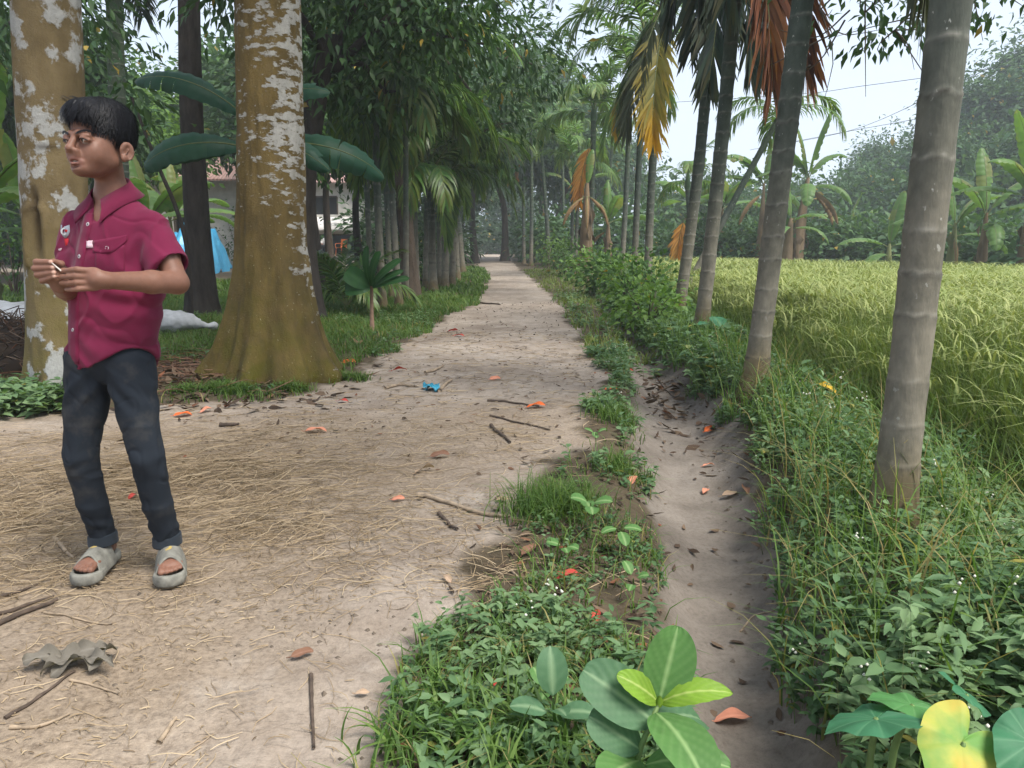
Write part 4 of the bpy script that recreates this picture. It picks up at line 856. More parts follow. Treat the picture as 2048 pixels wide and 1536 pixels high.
# ---------------------------------------------------------------- straw on the trodden ground
def straw_f(x, y):
    on = (x < path_r(y) + .12) & (x > -5.5) & (y < 4.8)
    dn = .05 + .95 * np.exp(-((x + 1.75) / .95) ** 2 - ((y - 3.0) / .8) ** 2) + .3 * np.exp(-((x - .0) / .35) ** 2 - ((y - 2.2) / .5) ** 2) + .2 * np.exp(-((x - .15) / .45) ** 2 - ((y - 4.2) / .6) ** 2) + .12 * (x < -.4)
    return on * np.clip(dn * (1 + .6 * vnoise(np.stack([x * 2.2, y * 2.2], -1), 91)), 0, 1)
sb = MB()
def strands(mb, P, g, L, r, lift=.006, wav=.25, mat=0, old=.0):
    n = len(P); D = hdir(g, n); D[:, 0] *= 1.25; D = nrm(D); S = np.stack([-D[:, 1], D[:, 0], np.zeros(n)], -1); L = L * g.uniform(.3, 1.3, n); k = 5
    c1 = g.normal(0, wav, n); c2 = g.normal(0, wav * .6, n); rows = []
    wv = (S * r + np.array([0, 0, 1.]) * r * .7)
    hz = np.abs(g.normal(0, lift, n)) + r
    for q in range(k):
        s = q / (k - 1) - .5
        c = P + D * (L * s)[:, None] + S * (L * (c1 * (s * s) * 2 + c2 * s * s * s * 4))[:, None]
        c[:, 2] = height(c[:, 0], c[:, 1]) + hz * (1 - 1.5 * s * s) + .002
        tp = (1 - .5 * abs(s) * 2 * .6)
        rows += [c + wv * tp, c - wv * tp]
    v = np.stack(rows, 1); b = (np.arange(n) * 2 * k)[:, None]
    f = np.concatenate([b + [2 * q, 2 * q + 1, 2 * q + 3, 2 * q + 2] for q in range(k - 1)])
    t = np.repeat(np.stack([g.random(n), np.clip(old + (g.random(n) < .15) * g.random(n), 0, 1), g.random(n)], -1), 2 * k, 0)
    mb.add(v.reshape(-1, 3), f, mat, t)
p = dens(24000, -4.2, 1.0, 1.2, 4.8, straw_f, g, 1.1); strands(sb, p, g, .09, .0008)
p = dens(9500, -3.2, .2, 2.1, 4.2, straw_f, g); strands(sb, p, g, .20, .0010, .009, .5)
p = dens(14000, -3, 1, 1.2, 3.2, lambda x, y: (x < path_r(y) + .1) * 1.0 * np.clip(.35 + vnoise(np.stack([x * 3, y * 3], -1), 93), .05, 1), g); strands(sb, p, g, .022, .0011, .002)
p = dens(2500, -2.4, .9, 4.2, 9, lambda x, y: (x < path_r(y)) * (x > path_l(y)) * 1.0, g); strands(sb, p, g, .12, .0016, .003)
p = dens(1500, -.6, 1.0, 1.2, 6, mid_strip, g); strands(sb, p, g, .16, .0013, .01)
for q in range(9):   # matted tufts of trampled straw
    c = np.array([g.normal(-1.7, .5), g.normal(3.0, .4)]); n = int(g.integers(60, 200)); pp = np.stack([g.normal(c[0], .28, n), g.normal(c[1], .12, n)], -1)
    strands(sb, np.concatenate([pp, np.zeros((n, 1))], 1), g, .2, .0012, .02, .5, 0, .15)
tag(link('scattered_straw', sb.mesh('scattered_straw'), M_straw), kind='stuff')
# ---------------------------------------------------------------- leaf litter, clods, twigs
M_litter = leafmat('brown_litter', (.035, .024, .017), (.075, .05, .035), (.16, .11, .075), old=(.22, .08, .04), rough=.85, trans=.1)
M_clod = plain('clods', (.10, .08, .062), .95, .5, 30)
ll = MB()
def litter(P, g, L, W, tilt=.35):
    n = len(P); D = hdir(g, n); D[:, 2] = g.normal(0, tilt * .4, n); N = g.normal(0, tilt, (n, 3)) + [0, 0, 1.]
    P = P + [0, 0, .008]; ovals(ll, P, D, N, L * g.uniform(.5, 1.3, n), W * g.uniform(.5, 1.2, n), fold=g.uniform(-.2, .3, n)[:, None], curl=g.uniform(-.4, .25, n)[:, None], tint=np.stack([g.random(n), (g.random(n) < .12) * g.random(n), np.zeros(n)], -1))
p = dens(2400, -5, -1.2, 4.7, 7.4, lambda x, y: np.exp(-((x + 2.9) / 1.1) ** 4 - ((y - 5.6) / .9) ** 4) + .12, g); litter(p, g, .11, .045)
p = dens(700, -.5, 1.6, 1.3, 7, lambda x, y: (x > path_r(y) - .1) * (x < ditch_c(y) + ditch_w(y) * 1.5) * .6, g); litter(p, g, .055, .025)
p = dens(1300, -2.6, 1, 3.4, 14, lambda x, y: (x < path_r(y)) * (x > path_l(y) - .3) * 1.0, g); litter(p, g, .045, .018)
p = dens(520, .9, 1.6, 3.8, 7.4, lambda x, y: np.exp(-((x - ditch_c(y) - .12) / .2) ** 2) * np.exp(-((y - 5.6) / 1.1) ** 2), g); litter(p, g, .09, .04, .6)
p = dens(900, -.4, .9, 1.25, 3.4, lambda x, y: (x > path_r(y)) * (x < ditch_c(y) - ditch_w(y)) * .7, g); litter(p, g, .05, .02)
p = dens(330, .45, 1.3, 1.3, 6.5, lambda x, y: np.exp(-((x - ditch_c(y) - ditch_w(y) * .9) / .09) ** 2), g); litter(p, g, .06, .022)
tag(link('leaf_litter', ll.mesh('leaf_litter'), M_litter), kind='stuff')
cb = MB()
def clods(P, g, r):
    n = len(P); o = np.array([[1, 0, 0], [0, 1, 0], [-1, 0, 0], [0, -1, 0], [0, 0, .6], [0, 0, -.5]]); rr = r * g.uniform(.3, 1.5, n) ** 1.5
    v = P[:, None] + o[None] * rr[:, None, None] * g.uniform(.6, 1.4, (n, 6, 1)); b = (np.arange(n) * 6)[:, None]
    cb.add(v.reshape(-1, 3), np.concatenate([b + k for k in ([0, 1, 4], [1, 2, 4], [2, 3, 4], [3, 0, 4], [1, 0, 5], [2, 1, 5], [3, 2, 5], [0, 3, 5])]))
p = dens(9000, -3, 1, 1.2, 9, lambda x, y: (x < path_r(y)) * 1.0 * np.clip(.2 + vnoise(np.stack([x * 2, y * 2], -1), 97), .03, 1), g, 1.4); clods(p, g, .006)
p = dens(1500, .4, 1.5, 1.3, 7, lambda x, y: np.exp(-((x - ditch_c(y) - ditch_w(y) * .75) / .12) ** 2), g); clods(p, g, .009)
tag(link('soil_crumbs', cb.mesh('soil_crumbs', False), M_clod), kind='stuff')
kb = MB()    # dark rotting twigs under the left trees
p = dens(1700, -5.2, -1.6, 5.0, 7.4, lambda x, y: np.exp(-((x + 3.2) / 1.3) ** 4 - ((y - 6.1) / .9) ** 4), g); strands(kb, p, g, .35, .0032, .035, .5, 0, .2)
tag(link('twig_litter', kb.mesh('twig_litter'), M_litter), kind='stuff')

# ================================================================= bushes
def bush(x, y, R, n, L, W, label, group=None, mat=None, name='leafy_bush', cat='bush', zc=None, seed=None):
    gg = np.random.default_rng(seed or int(abs(x * 971 + y * 131)) + 3); t = thing(name, label, cat, (x, y, H1(x, y)), 0, group)
    cr = MB(); st = MB(); zc = R[2] * .75 if zc is None else zc
    cloud(cr, (0, 0, zc), np.array(R) * .85, n, L, W, gg, .25, .8)
    for k in range(10):
        a = gg.uniform(0, 6.3); e = np.array([math.cos(a) * R[0] * .6, math.sin(a) * R[1] * .6, zc + R[2] * gg.uniform(-.2, .7)])
        tube(st, spline([(0, 0, -.05), e * [.4, .4, .5], e], 8), np.linspace(.014, .004, 8), 5)
    link('stems', st.mesh('stems'), M_bark_brown, t); link('foliage', cr.mesh('foliage'), mat or M_mid, t); return t
G_V = 'leafy bushes along the right verge and ditch'
for k, (u, Y, R, n, lab) in enumerate([(1300, 9.4, (.55, .6, .42), 620, 'leafy bush overhanging the ditch at the left of the third palm'), (1290, 11.5, (.6, .7, .48), 760, 'bright leafed bush in front of the slim trio of palms'),
                                       (1262, 13.6, (.6, .8, .55), 760, 'leafy bush left of the slim trio of palms'), (1224, 16.5, (.7, .9, .55), 760, 'leafy bush on the right verge in mid distance'),
                                       (1188, 20.5, (.8, 1.2, .6), 700, 'leafy bush below the orange dead frond'), (1140, 26, (.9, 1.4, .7), 600, 'leafy bush on the right verge near the path end'), (1112, 32, (1.0, 1.5, .9), 600, 'farthest leafy bush on the right verge')]):
    bush(at(u, 500, Y)[0], Y, tuple(q * .86 for q in R), n, .10 if Y < 14 else .15, .06 if Y < 14 else .09, lab, G_V, M_mid if k % 2 else M_bright, seed=300 + k)
G_S = 'dark shrubs closing the view at ground level'
gs = np.random.default_rng(8)
for u, Y, sc in [(872, 42, 1.1), (862, 54, 1.3), (965, 92, 2.0), (995, 94, 2.0), (1030, 88, 2.0), (1050, 64, 1.5), (1100, 50, 1.5), (1140, 40, 1.3), (1190, 36, 1.3), (1240, 34, 1.3), (1290, 36, 1.3), (1092, 46, 1.1)]:
    bush(P_(u, Y), Y, (1.5 * sc, 1.2 * sc, 1.3 * sc), 900, .40, .2, 'dark shrub closing the view between the far palms by the path end', G_S, M_dark if u < 1060 else M_far, name='shrub', seed=int(u))
G_E = 'undergrowth bushes at the far edge of the rice'
for u, Y, sc in [(1340, 31, 1.0), (1390, 31, 1.1), (1440, 30, 1.1), (1490, 30, 1.2), (1540, 30, 1.1), (1625, 29, 1.2), (1680, 28, 1.2), (1730, 27, 1.1), (1800, 25.5, 1.0), (1850, 24.5, 1.0), (1910, 23.5, 1.1), (1960, 22.5, 1.1), (2020, 21, 1.0), (2070, 20, 1.0), (2130, 18, 1.0)]:
    bush(P_(u, Y), Y + gs.normal(0, .6), (1.5 * sc, .9, .95 * sc), 900, .30, .16, 'dark bluish undergrowth bush at the far edge of the rice field', G_E, M_far, name='shrub', seed=int(u) + 9)
for u, Y, sc in [(1330, 52, 3.4), (1400, 50, 3.2), (1460, 50, 3.2), (1530, 48, 3.2), (1600, 48, 3.0), (1670, 46, 3.2), (1740, 44, 3.2), (1810, 42, 3.2), (1880, 40, 3.0), (1950, 38, 3.0), (2020, 36, 3.0), (2100, 34, 3.0)]:
    bush(P_(u, Y), Y, (1.4 * sc, 1.0 * sc, .95 * sc), 1800, .46, .24, 'tall hazy thicket standing under the trees of the far wood', 'thickets under the trees of the far wood', M_far, name='thicket', cat='thicket', seed=int(u) + 19)
G_K = 'garden shrubs behind the left palm row'
for u, Y, sc, lab in [(850, 20, .8, 'shrub glimpsed between the stems of the left palm row'), (760, 19, .8, 'shrub behind the nearest slim palm of the left row'), (560, 30, 1.6, 'shrub far behind the buttress tree'), (480, 28, 1.3, 'shrub between the straight trunk and the buttress tree'), (20, 15, 1.0, 'bright shrub at the far left edge'), (130, 22, 1.3, 'shrub behind the patched tree'), (900, 28, 1.1, 'shrub at the left side of the path bend'), (810, 26, 1.2, 'dark shrub behind the brown trunk')]:
    bush(P_(u, Y), Y, (1.1 * sc, .9 * sc, 1.0 * sc), 520, .15, .07, lab, G_K, M_dark if u > 500 else M_mid, name='shrub', seed=abs(int(u)) + 29)
for u, Y, sc in [(-30, 30, 2.2), (50, 32, 2.2), (130, 34, 2.2), (240, 38, 2.2), (300, 44, 2.6), (440, 46, 2.4), (30, 46, 3.2), (110, 48, 3.2), (200, 50, 3), (470, 52, 3), (540, 50, 3.2), (800, 44, 2.4), (835, 50, 2.4), (820, 62, 3), (925, 86, 3.2), (962, 92, 3.4), (1000, 94, 3.4), (1040, 88, 3.2)]:
    bush(P_(u, Y), Y, (1.4 * sc, 1.0 * sc, .95 * sc), 1600, .46, .24, 'tall dark thicket behind the gardens on the left', 'thickets behind the gardens on the left', M_dark, name='thicket', cat='thicket', seed=abs(int(u)) + 39)
# ================================================================= SDF bodies (smooth unions, one continuous surface)
class Field:
    def __init__(s, lo, hi, h):
        s.lo = np.array(lo, float); s.h = h; s.n = np.ceil((np.array(hi) - s.lo) / h).astype(int) + 1
        s.F = np.full(s.n, .2, np.float32)
    def sub(s, lo, hi):
        a = np.clip(np.floor((np.asarray(lo) - s.lo) / s.h).astype(int), 0, s.n); b = np.clip(np.ceil((np.asarray(hi) - s.lo) / s.h).astype(int) + 1, 0, s.n)
        sl = tuple(slice(x, y) for x, y in zip(a, b))
        g = np.meshgrid(*[s.lo[k] + s.h * np.arange(a[k], b[k]) for k in range(3)], indexing='ij')
        return sl, np.stack(g, -1).astype(np.float32)
    def put(s, d, sl, k, op):
        f = s.F[sl]
        if op == '+':
            hh = np.clip(.5 + .5 * (f - d) / max(k, 1e-6), 0, 1); s.F[sl] = f * (1 - hh) + d * hh - k * hh * (1 - hh)
        else:
            d = -d; hh = np.clip(.5 - .5 * (f - d) / max(k, 1e-6), 0, 1); s.F[sl] = f * (1 - hh) + d * hh + k * hh * (1 - hh)
    def cap(s, a, b, ra, rb, k=.01, op='+', X=None):
        """tapered capsule; X = (centre, 3x3) puts a and b in a turned local frame"""
        a = np.asarray(a, float); b = np.asarray(b, float)
        if X is not None: a = X[0] + X[1] @ a; b = X[0] + X[1] @ b
        m = max(ra, rb) + k + 4 * s.h; sl, p = s.sub(np.minimum(a, b) - m, np.maximum(a, b) + m)
        if p.size == 0: return s
        ab = b - a; t = np.clip(((p - a) @ ab) / max(ab @ ab, 1e-12), 0, 1)
        s.put(np.linalg.norm(p - a - t[..., None] * ab, axis=-1) - (ra + (rb - ra) * t), sl, k, op); return s
    def ell(s, c, r, k=.01, op='+', X=None, rot=None):
        c = np.asarray(c, float); r = np.asarray(r, float); Rm = np.eye(3) if rot is None else np.asarray(Euler([R_(q) for q in rot]).to_matrix())
        if X is not None: c = X[0] + X[1] @ c; Rm = X[1] @ Rm
        m = r.max() + k + 4 * s.h; sl, p = s.sub(c - m, c + m)
        if p.size == 0: return s
        q = (p - c) @ Rm; k0 = np.linalg.norm(q / r, axis=-1); k1 = np.linalg.norm(q / (r * r), axis=-1)
        s.put(k0 * (k0 - 1) / np.maximum(k1, 1e-6), sl, k, op); return s
    def mesh(s):
        F = s.F; ins = F < 0; nx, ny, nz = F.shape
        cnt = sum(ins[i:nx - 1 + i, j:ny - 1 + j, k:nz - 1 + k].astype(np.int8) for i in (0, 1) for j in (0, 1) for k in (0, 1))
        act = np.argwhere((cnt > 0) & (cnt < 8)); idx = np.full((nx - 1, ny - 1, nz - 1), -1, np.int32); idx[tuple(act.T)] = np.arange(len(act))
        acc = np.zeros((len(act), 3)); num = np.zeros(len(act))
        for ax in range(3):
            o1, o2 = [q for q in range(3) if q != ax]
            for u in (0, 1):
                for v in (0, 1):
                    a = act.copy(); a[:, o1] += u; a[:, o2] += v; b = a.copy(); b[:, ax] += 1
                    fa = F[tuple(a.T)]; fb = F[tuple(b.T)]; m = (fa < 0) != (fb < 0)
                    t = np.where(m, fa / np.where(m, fa - fb, 1), 0); pt = a.astype(float); pt[:, ax] += t
                    acc[m] += pt[m]; num[m] += 1
        V = s.lo + s.h * acc / num[:, None]; faces = []
        for ax in range(3):
            o1, o2 = (ax + 1) % 3, (ax + 2) % 3
            A = [slice(None)] * 3; B = [slice(None)] * 3; A[ax] = slice(0, -1); B[ax] = slice(1, None)
            sg = ins[tuple(A)] != ins[tuple(B)]; e = np.argwhere(sg); e = e[(e[:, o1] > 0) & (e[:, o2] > 0) & (e[:, o1] < F.shape[o1] - 1) & (e[:, o2] < F.shape[o2] - 1)]
            c = []
            for d1, d2 in ((-1, -1), (0, -1), (0, 0), (-1, 0)):
                q = e.copy(); q[:, o1] += d1; q[:, o2] += d2; c.append(idx[tuple(q.T)])
            f = np.stack(c, -1); flip = ~ins[tuple(e.T)]; f[flip] = f[flip][:, ::-1]; faces.append(f)
        f = np.concatenate(faces); return V, f[(f >= 0).all(1)]
def relax(V, F, n=1, lam=.5):
    e = np.concatenate([F[:, [0, 1]], F[:, [1, 2]], F[:, [2, 3]], F[:, [3, 0]]]); e = np.concatenate([e, e[:, ::-1]])
    d = np.bincount(e[:, 0], minlength=len(V))[:, None]
    for _ in range(n):
        s = np.stack([np.bincount(e[:, 0], V[e[:, 1], k], minlength=len(V)) for k in range(3)], -1); V = V * (1 - lam) + lam * s / np.maximum(d, 1)
    return V

# ================================================================= houses far left
M_wallw = plain('white_plaster', (.52, .50, .46), .9, .2, 3); M_wallg = plain('grey_plaster', (.22, .20, .18), .9, .3, 4)
M_blue = plain('blue_paint', (.05, .075, .11), .6, .2, 3); M_darkin = plain('dark_opening', (.012, .012, .013), .9)
M_tin, tn, tp = newmat('pink_tin', .5, .3)
tcx = nd(tn, 'TexCoord'); wv = nd(tn, 'TexWave', iScale=2.2); tn.links.new(tcx.outputs['Object'], wv.inputs[0]); wv.bands_direction = 'X'
tn.links.new(ramp(tn, noise(tn, 1.4, 4), [(.3, (.27, .155, .13)), (.7, (.40, .27, .24))]), tp.inputs['Base Color']); bump(tn, tp, wv.outputs['Fac'], .6, .05)
M_tarp, tn2, tp2 = newmat('blue_tarpaulin', .35, .5)
tn2.links.new(ramp(tn2, noise(tn2, 3, 4), [(.3, (.045, .28, .52)), (.7, (.10, .42, .68))]), tp2.inputs['Base Color']); bump(tn2, tp2, noise(tn2, 7, 4), .5, .06)
def box(mb, x0, x1, y0, y1, z0, z1, mat=0):
    v = np.array([[x, y, z] for x in (x0, x1) for y in (y0, y1) for z in (z0, z1)])
    mb.add(v, np.array([[0, 1, 3, 2], [4, 6, 7, 5], [0, 4, 5, 1], [2, 3, 7, 6], [0, 2, 6, 4], [1, 5, 7, 3]]), mat)
def house(name, label, x, y, w, d, h, rise, wall, roofm, openings):
    t = thing(name, label, 'house', (x, y, H1(x, y))); m = MB()
    xs = sorted({-w / 2, w / 2} | {o[0] for o in openings} | {o[1] for o in openings}); zs = sorted({-.3, h} | {o[2] for o in openings} | {o[3] for o in openings})
    for a, b in zip(xs, xs[1:]):           # front wall built round its openings
        for c, e in zip(zs, zs[1:]):
            mx, mz = (a + b) / 2, (c + e) / 2
            if not any(o[0] < mx < o[1] and o[2] < mz < o[3] for o in openings): box(m, a, b, -d / 2, -d / 2 + .2, c, e)
    box(m, -w / 2, -w / 2 + .2, -d / 2 + .2, d / 2, -.3, h); box(m, w / 2 - .2, w / 2, -d / 2 + .2, d / 2, -.3, h); box(m, -w / 2 + .2, w / 2 - .2, d / 2 - .2, d / 2, -.3, h)
    mw = m.mesh('wall', False); link('wall', mw, wall, t)
    r = MB(); o = .6
    for sg in (1, -1):
        v = np.array([[-w / 2 - o, sg * (d / 2 + o), h - .15], [w / 2 + o, sg * (d / 2 + o), h - .15], [w / 2 + o, 0, h + rise], [-w / 2 - o, 0, h + rise]])
        v = np.concatenate([v, v + [0, 0, .06]]); r.add(v, np.array([[0, 1, 2, 3], [4, 7, 6, 5], [0, 4, 5, 1], [1, 5, 6, 2], [3, 2, 6, 7], [0, 3, 7, 4]]))
    for sg in (1, -1): r.add([[sg * (w / 2 - .02), -d / 2, h - .02], [sg * (w / 2 - .02), d / 2, h - .02], [sg * (w / 2 - .02), 0, h + rise - .05]], np.array([[0, 1, 2]]), 1)
    link('roof', r.mesh('roof', False), [roofm, wall], t)
    for k, (a, b, c, e, nm, mt) in enumerate(openings):
        q = MB(); box(q, a, b, -d / 2 + .14, -d / 2 + .18, c, e); wdw = link(nm, q.mesh(nm, False), mt, t)
        q = MB(); 
        for s_ in (a, b): box(q, s_ - .04, s_ + .04, -d / 2 - .03, -d / 2 + .10, c, e)
        box(q, a, b, -d / 2 - .03, -d / 2 + .10, e - .04, e + .04)
        link('frame', q.mesh('frame', False), M_bark_brown, wdw)
    return t
hx = at(360, 500, 30)[0]
house('tin_roof_house', 'small house with a pinkish tin roof behind the banana plants', hx - 1.2, 32, 7.5, 4.5, 3.25, 1.15, M_wallw, M_tin, [(-2.6, -1.7, 0, 2.0, 'door', M_blue), (1.2, 2.2, .9, 1.9, 'window', M_darkin)])
hx = at(655, 500, 46)[0]
wh = house('white_house', 'white walled house with a dark window and curved awning behind the mango trunk', hx + .3, 48.5, 9.0, 4.5, 4.3, 1.2, M_wallw, M_tin, [(-1.0, .35, 2.35, 3.4, 'window', M_darkin), (-1.6, 1.6, 0, 1.15, 'door', M_blue)])
mb = MB(); th = np.linspace(0, 1, 12)
for k in range(2):
    pass
yy = -2.26 - 1.5 * np.sin(th * 1.5); zz = 2.2 - .85 * (1 - np.cos(th * 1.45)); v = np.stack([np.stack([np.full(12, x), yy, zz], -1) for x in np.linspace(-1.9, 1.9, 6)], 0)
v = np.concatenate([v.reshape(-1, 3), v.reshape(-1, 3) - [0, 0, .05]]); i = np.arange(5)[:, None] * 12; j = np.arange(11)[None]
f = np.stack([i + j, i + j + 1, i + j + 13, i + j + 12], -1).reshape(-1, 4); mb.add(v, [f, f[:, ::-1] + 72]); link('awning', mb.mesh('awning'), plain('awning', (.55, .53, .52), .8, .15, 3), wh)
# ---------------------------------------------------------------- blue tarpaulin over a heap
tx, ty = at(388, 470, 24)[:2]; t0 = H1(tx, ty)
uu, vv2 = np.meshgrid(np.linspace(-1, 1, 40), np.linspace(-1, 1, 30), indexing='ij'); pp = np.stack([uu * 3, vv2 * 3], -1)
zt = 1.45 * np.clip(1 - np.abs(uu) ** 4, 0, 1) * np.clip(1 - np.abs(vv2) ** 3, 0, 1) ** .8 + .22 * vnoise(pp * 1.6, 3) + .06 * vnoise(pp * [1, 5], 4)
mb = MB(); i = np.arange(39)[:, None] * 30; j = np.arange(29)[None]
mb.add(np.stack([tx + uu * .85, ty + vv2 * 1.0, t0 + np.clip(zt, -.02, 9)], -1), np.stack([i + j, i + 30 + j, i + 31 + j, i + j + 1], -1).reshape(-1, 4))
tag(link('tarpaulin', mb.mesh('tarpaulin'), M_tarp), 'bright blue tarpaulin thrown over a heap behind the straight dark trunk', 'tarpaulin')
# ---------------------------------------------------------------- sacks
M_sack = plain('sack_weave', (.46, .46, .46), .7, .2, 14, .4, bscale=120)
def sack(u, v, Y, L, rz, label):
    x, y = at(u, v, Y)[:2]; z = H1(x, y); F = Field((-L, -.4, -.1), (L, .4, .5), .014)
    F.ell((0, 0, .12), (L * .42, .19, .13), .05).ell((-L * .2, .02, .13), (L * .25, .17, .12), .06).cap((L * .34, 0, .10), (L * .56, 0, .07), .07, .025, .06).cap((L * .56, 0, .07), (L * .64, .03, .06), .022, .05, .02)
    V, f = F.mesh(); V = relax(V, f, 2); V[:, 2] = np.maximum(V[:, 2], .0); V += .014 * vnoise(V * 9, 5)[:, None] * [.3, .3, 1] + .008 * vnoise(V * [30, 8, 30], 6)[:, None]
    mb = MB(); mb.add(V, f); o = link('sack', mb.mesh('sack'), M_sack); o.location = (x, y, z + .02); o.rotation_euler = (0, 0, rz)
    o.scale = (1.6,) * 3 if u < 100 else (1, 1, 1)
    tag(o, label, 'sack', 'full white sacks lying on the ground'); 
sack(338, 640, 8.6, .75, .1, 'full white sack lying on the ground between the boy and the straight dark trunk')
sack(5, 640, 8.0, .95, -.2, 'full white sack lying behind the dark twig heap at the left edge')
# ---------------------------------------------------------------- twig heap
gg = np.random.default_rng(5); hb = MB(); hx, hy = -4.15, 6.3; hz = H1(hx, hy); n = 1500
d = nrm(gg.normal(size=(n, 3))); d[:, 2] = np.abs(d[:, 2]); c = d * (gg.random(n) ** .4)[:, None] * [.85, .6, .42]
for k in range(n):
    a = nrm(gg.normal(size=3) * [1, 1, .5]); l = gg.uniform(.12, .38); b = gg.normal(0, .05, 3); q = c[k] + [0, 0, .02]
    tube(hb, np.array([q - a * l / 2, q + b, q + a * l / 2]) * [1, 1, 1] + [hx, hy, hz], np.array([.004, .0045, .002]) * gg.uniform(.6, 1.5), 4, 0, (gg.random(), (gg.random() < .08) * .5, 0), False)
F = Field((-1, -.8, -.1), (1, .8, .6), .05); F.ell((0, 0, 0), (.74, .5, .32)); V, f = F.mesh(); V += .05 * vnoise(V * 6, 2)[:, None]; hb.add(V + [hx, hy, hz], f, 0, (.1, 0, 0))
tag(link('twig_heap', hb.mesh('twig_heap'), M_litter), 'heap of dark dry twigs and roots beside the patched tree', 'twig heap')

# ================================================================= leaves one can count
def leafblade(base, tip, W, N, sag=.15, seg=54, q=7, shape=(.12, .75), curl=.15, corr=.009, lobes=0.0, wave=.0, seed=0, pair=6):
    """a broad leaf from BASE to TIP: ribbed surface; tint B marks the pale veins"""
    base = np.asarray(base, float); tip = np.asarray(tip, float); ax = tip - base; L = np.linalg.norm(ax); D = ax / L; S = nrm(np.cross(D, np.asarray(N, float))); U = np.cross(S, D); g = np.random.default_rng(seed)
    s = np.linspace(0, 1, seg + 1); w = W * .5 * np.clip(s, 0, 1) ** shape[0] * np.clip(1 - s, 0, 1) ** shape[1]; w = w / w.max() * W * .5
    rows = []; tv = []; ph = g.uniform(0, 6, 2)
    for k in range(seg + 1):
        for j in range(-q, q + 1):
            f = j / q; vein = .5 + .5 * math.cos((s[k] * pair - abs(f) * 2.2) * 2 * math.pi)
            h = sag * L * (4 * s[k] * (1 - s[k])) * .5 + curl * abs(f) ** 1.5 * w[k] - corr * L * (1 - vein) * (abs(f) > 0) + wave * L * math.sin(s[k] * 9 + ph[0] + (f > 0) * 2) * abs(f) ** 2
            back = -lobes * L * abs(f) ** 1.3 * max(0, 1 - s[k] * 3.0)
            rows.append(base + D * (L * s[k] + back + abs(f) * w[k] * .25 * (1 - lobes)) + S * f * w[k] + U * h)
            tv.append([.5, 0, max(.9 * (j == 0), .13 * max(0, vein - .5) / .5)])
    n = 2 * q + 1; i = np.arange(seg)[:, None] * n; j = np.arange(n - 1)[None]
    return np.array(rows), np.stack([i + j, i + j + 1, i + n + j + 1, i + n + j], -1).reshape(-1, 4), np.array(tv)
def veinmat(name, c, vein, old=(.5, .36, .03), rough=.4, trans=.3):
    m, nt, p = newmat(name, rough + .12, .18); r, g, b = tintattr(nt)[:3]
    col = mixc(nt, noise(nt, 22, 4), tuple(x * .75 for x in c), tuple(x * 1.25 for x in c)); col = mixc(nt, ramp(nt, noise(nt, 9, 3), [(.55, (0, 0, 0)), (.62, (1, 1, 1))]), col, tuple(x * .85 for x in c))
    col = mixc(nt, b, col, vein); col = mixc(nt, g, col, old); nt.links.new(col, p.inputs['Base Color'])
    tr = nd(nt, 'BsdfTranslucent'); nt.links.new(mixc(nt, 1.0, col, (1.2, 1.3, .5), 'MULTIPLY'), tr.inputs[0])
    mx = nd(nt, 'MixShader', i0=trans); nt.links.new(p.outputs[0], mx.inputs[1]); nt.links.new(tr.outputs[0], mx.inputs[2]); nt.links.new(mx.outputs[0], nt.nodes['Material Output'].inputs[0]); bump(nt, p, noise(nt, 150, 3), .15, .003); return m
M_tk = veinmat('broad_leaf', (.085, .19, .055), (.24, .36, .15)); M_tkb = veinmat('young_leaf', (.16, .28, .03), (.34, .42, .12)); M_tkd = veinmat('old_leaf', (.07, .15, .075), (.20, .30, .17))
M_taro = veinmat('taro_leaf', (.075, .21, .065), (.13, .28, .11)); M_tarot = veinmat('taro_blue', (.05, .17, .085), (.10, .24, .13))
M_tye, tyn, typ = newmat('taro_yellow', .6, .2)
tyn.links.new(ramp(tyn, math_(tyn, 'ADD', math_(tyn, 'MULTIPLY', noise(tyn, 14, 4), .5), math_(tyn, 'MULTIPLY', noise(tyn, 4, 2), .6)), [(.44, (.09, .20, .04)), (.56, (.25, .27, .05)), (.70, (.42, .27, .045))]), typ.inputs['Base Color'])
M_pet = plain('leaf_stalk', (.12, .19, .06), .5)
def lf(parent, base, tip, W, N, mat, name='leaf', label=None, **kw):
    mb = MB(); v, f, t = leafblade(base, tip, W, N, **kw); mb.add(v, f, 0, t); o = link(name, mb.mesh(name), mat, parent)
    if label: o['label'] = label
    return o
# broad leaved sapling at the bottom centre
Y0 = 1.14; c0 = at(1318, 1405, Y0); zg = H1(.2, 1.12)
sap = thing('broadleaf_sapling', 'large leaved young plant with two bright new leaves at the bottom centre', 'sapling'); sap['label'] = 'large leaved sapling with two bright new leaves at the ditch edge in front'
mb = MB(); tube(mb, spline([(.17, 1.10, zg - .03), at(1272, 1530, 1.11), at(1300, 1450, 1.12), c0], 14), np.linspace(.006, .004, 14), 8); link('stem', mb.mesh('stem'), M_pet, sap)
mb = MB(); tube(mb, [c0 - [0, 0, .004], c0 + [0, -.004, .006], c0 + [0, -.002, .013]], [.006, .007, .002], 8); link('bud', mb.mesh('bud'), M_tkb, sap)
lf(sap, c0, at(1356, 1252, Y0 + .03), .085, (0, -.8, .5), M_tk, sag=.05, shape=(.5, .6), curl=.25, seed=1)
lf(sap, c0, at(1466, 1386, Y0 - .02), .046, (.1, -.5, .9), M_tkb, sag=.35, shape=(.55, .75), corr=.016, label='bright young leaf pointing right')
lf(sap, c0, at(1234, 1350, Y0 - .01), .046, (-.1, -.6, .9), M_tkb, sag=.2, shape=(.55, .6), corr=.016, label='bright young leaf pointing left')
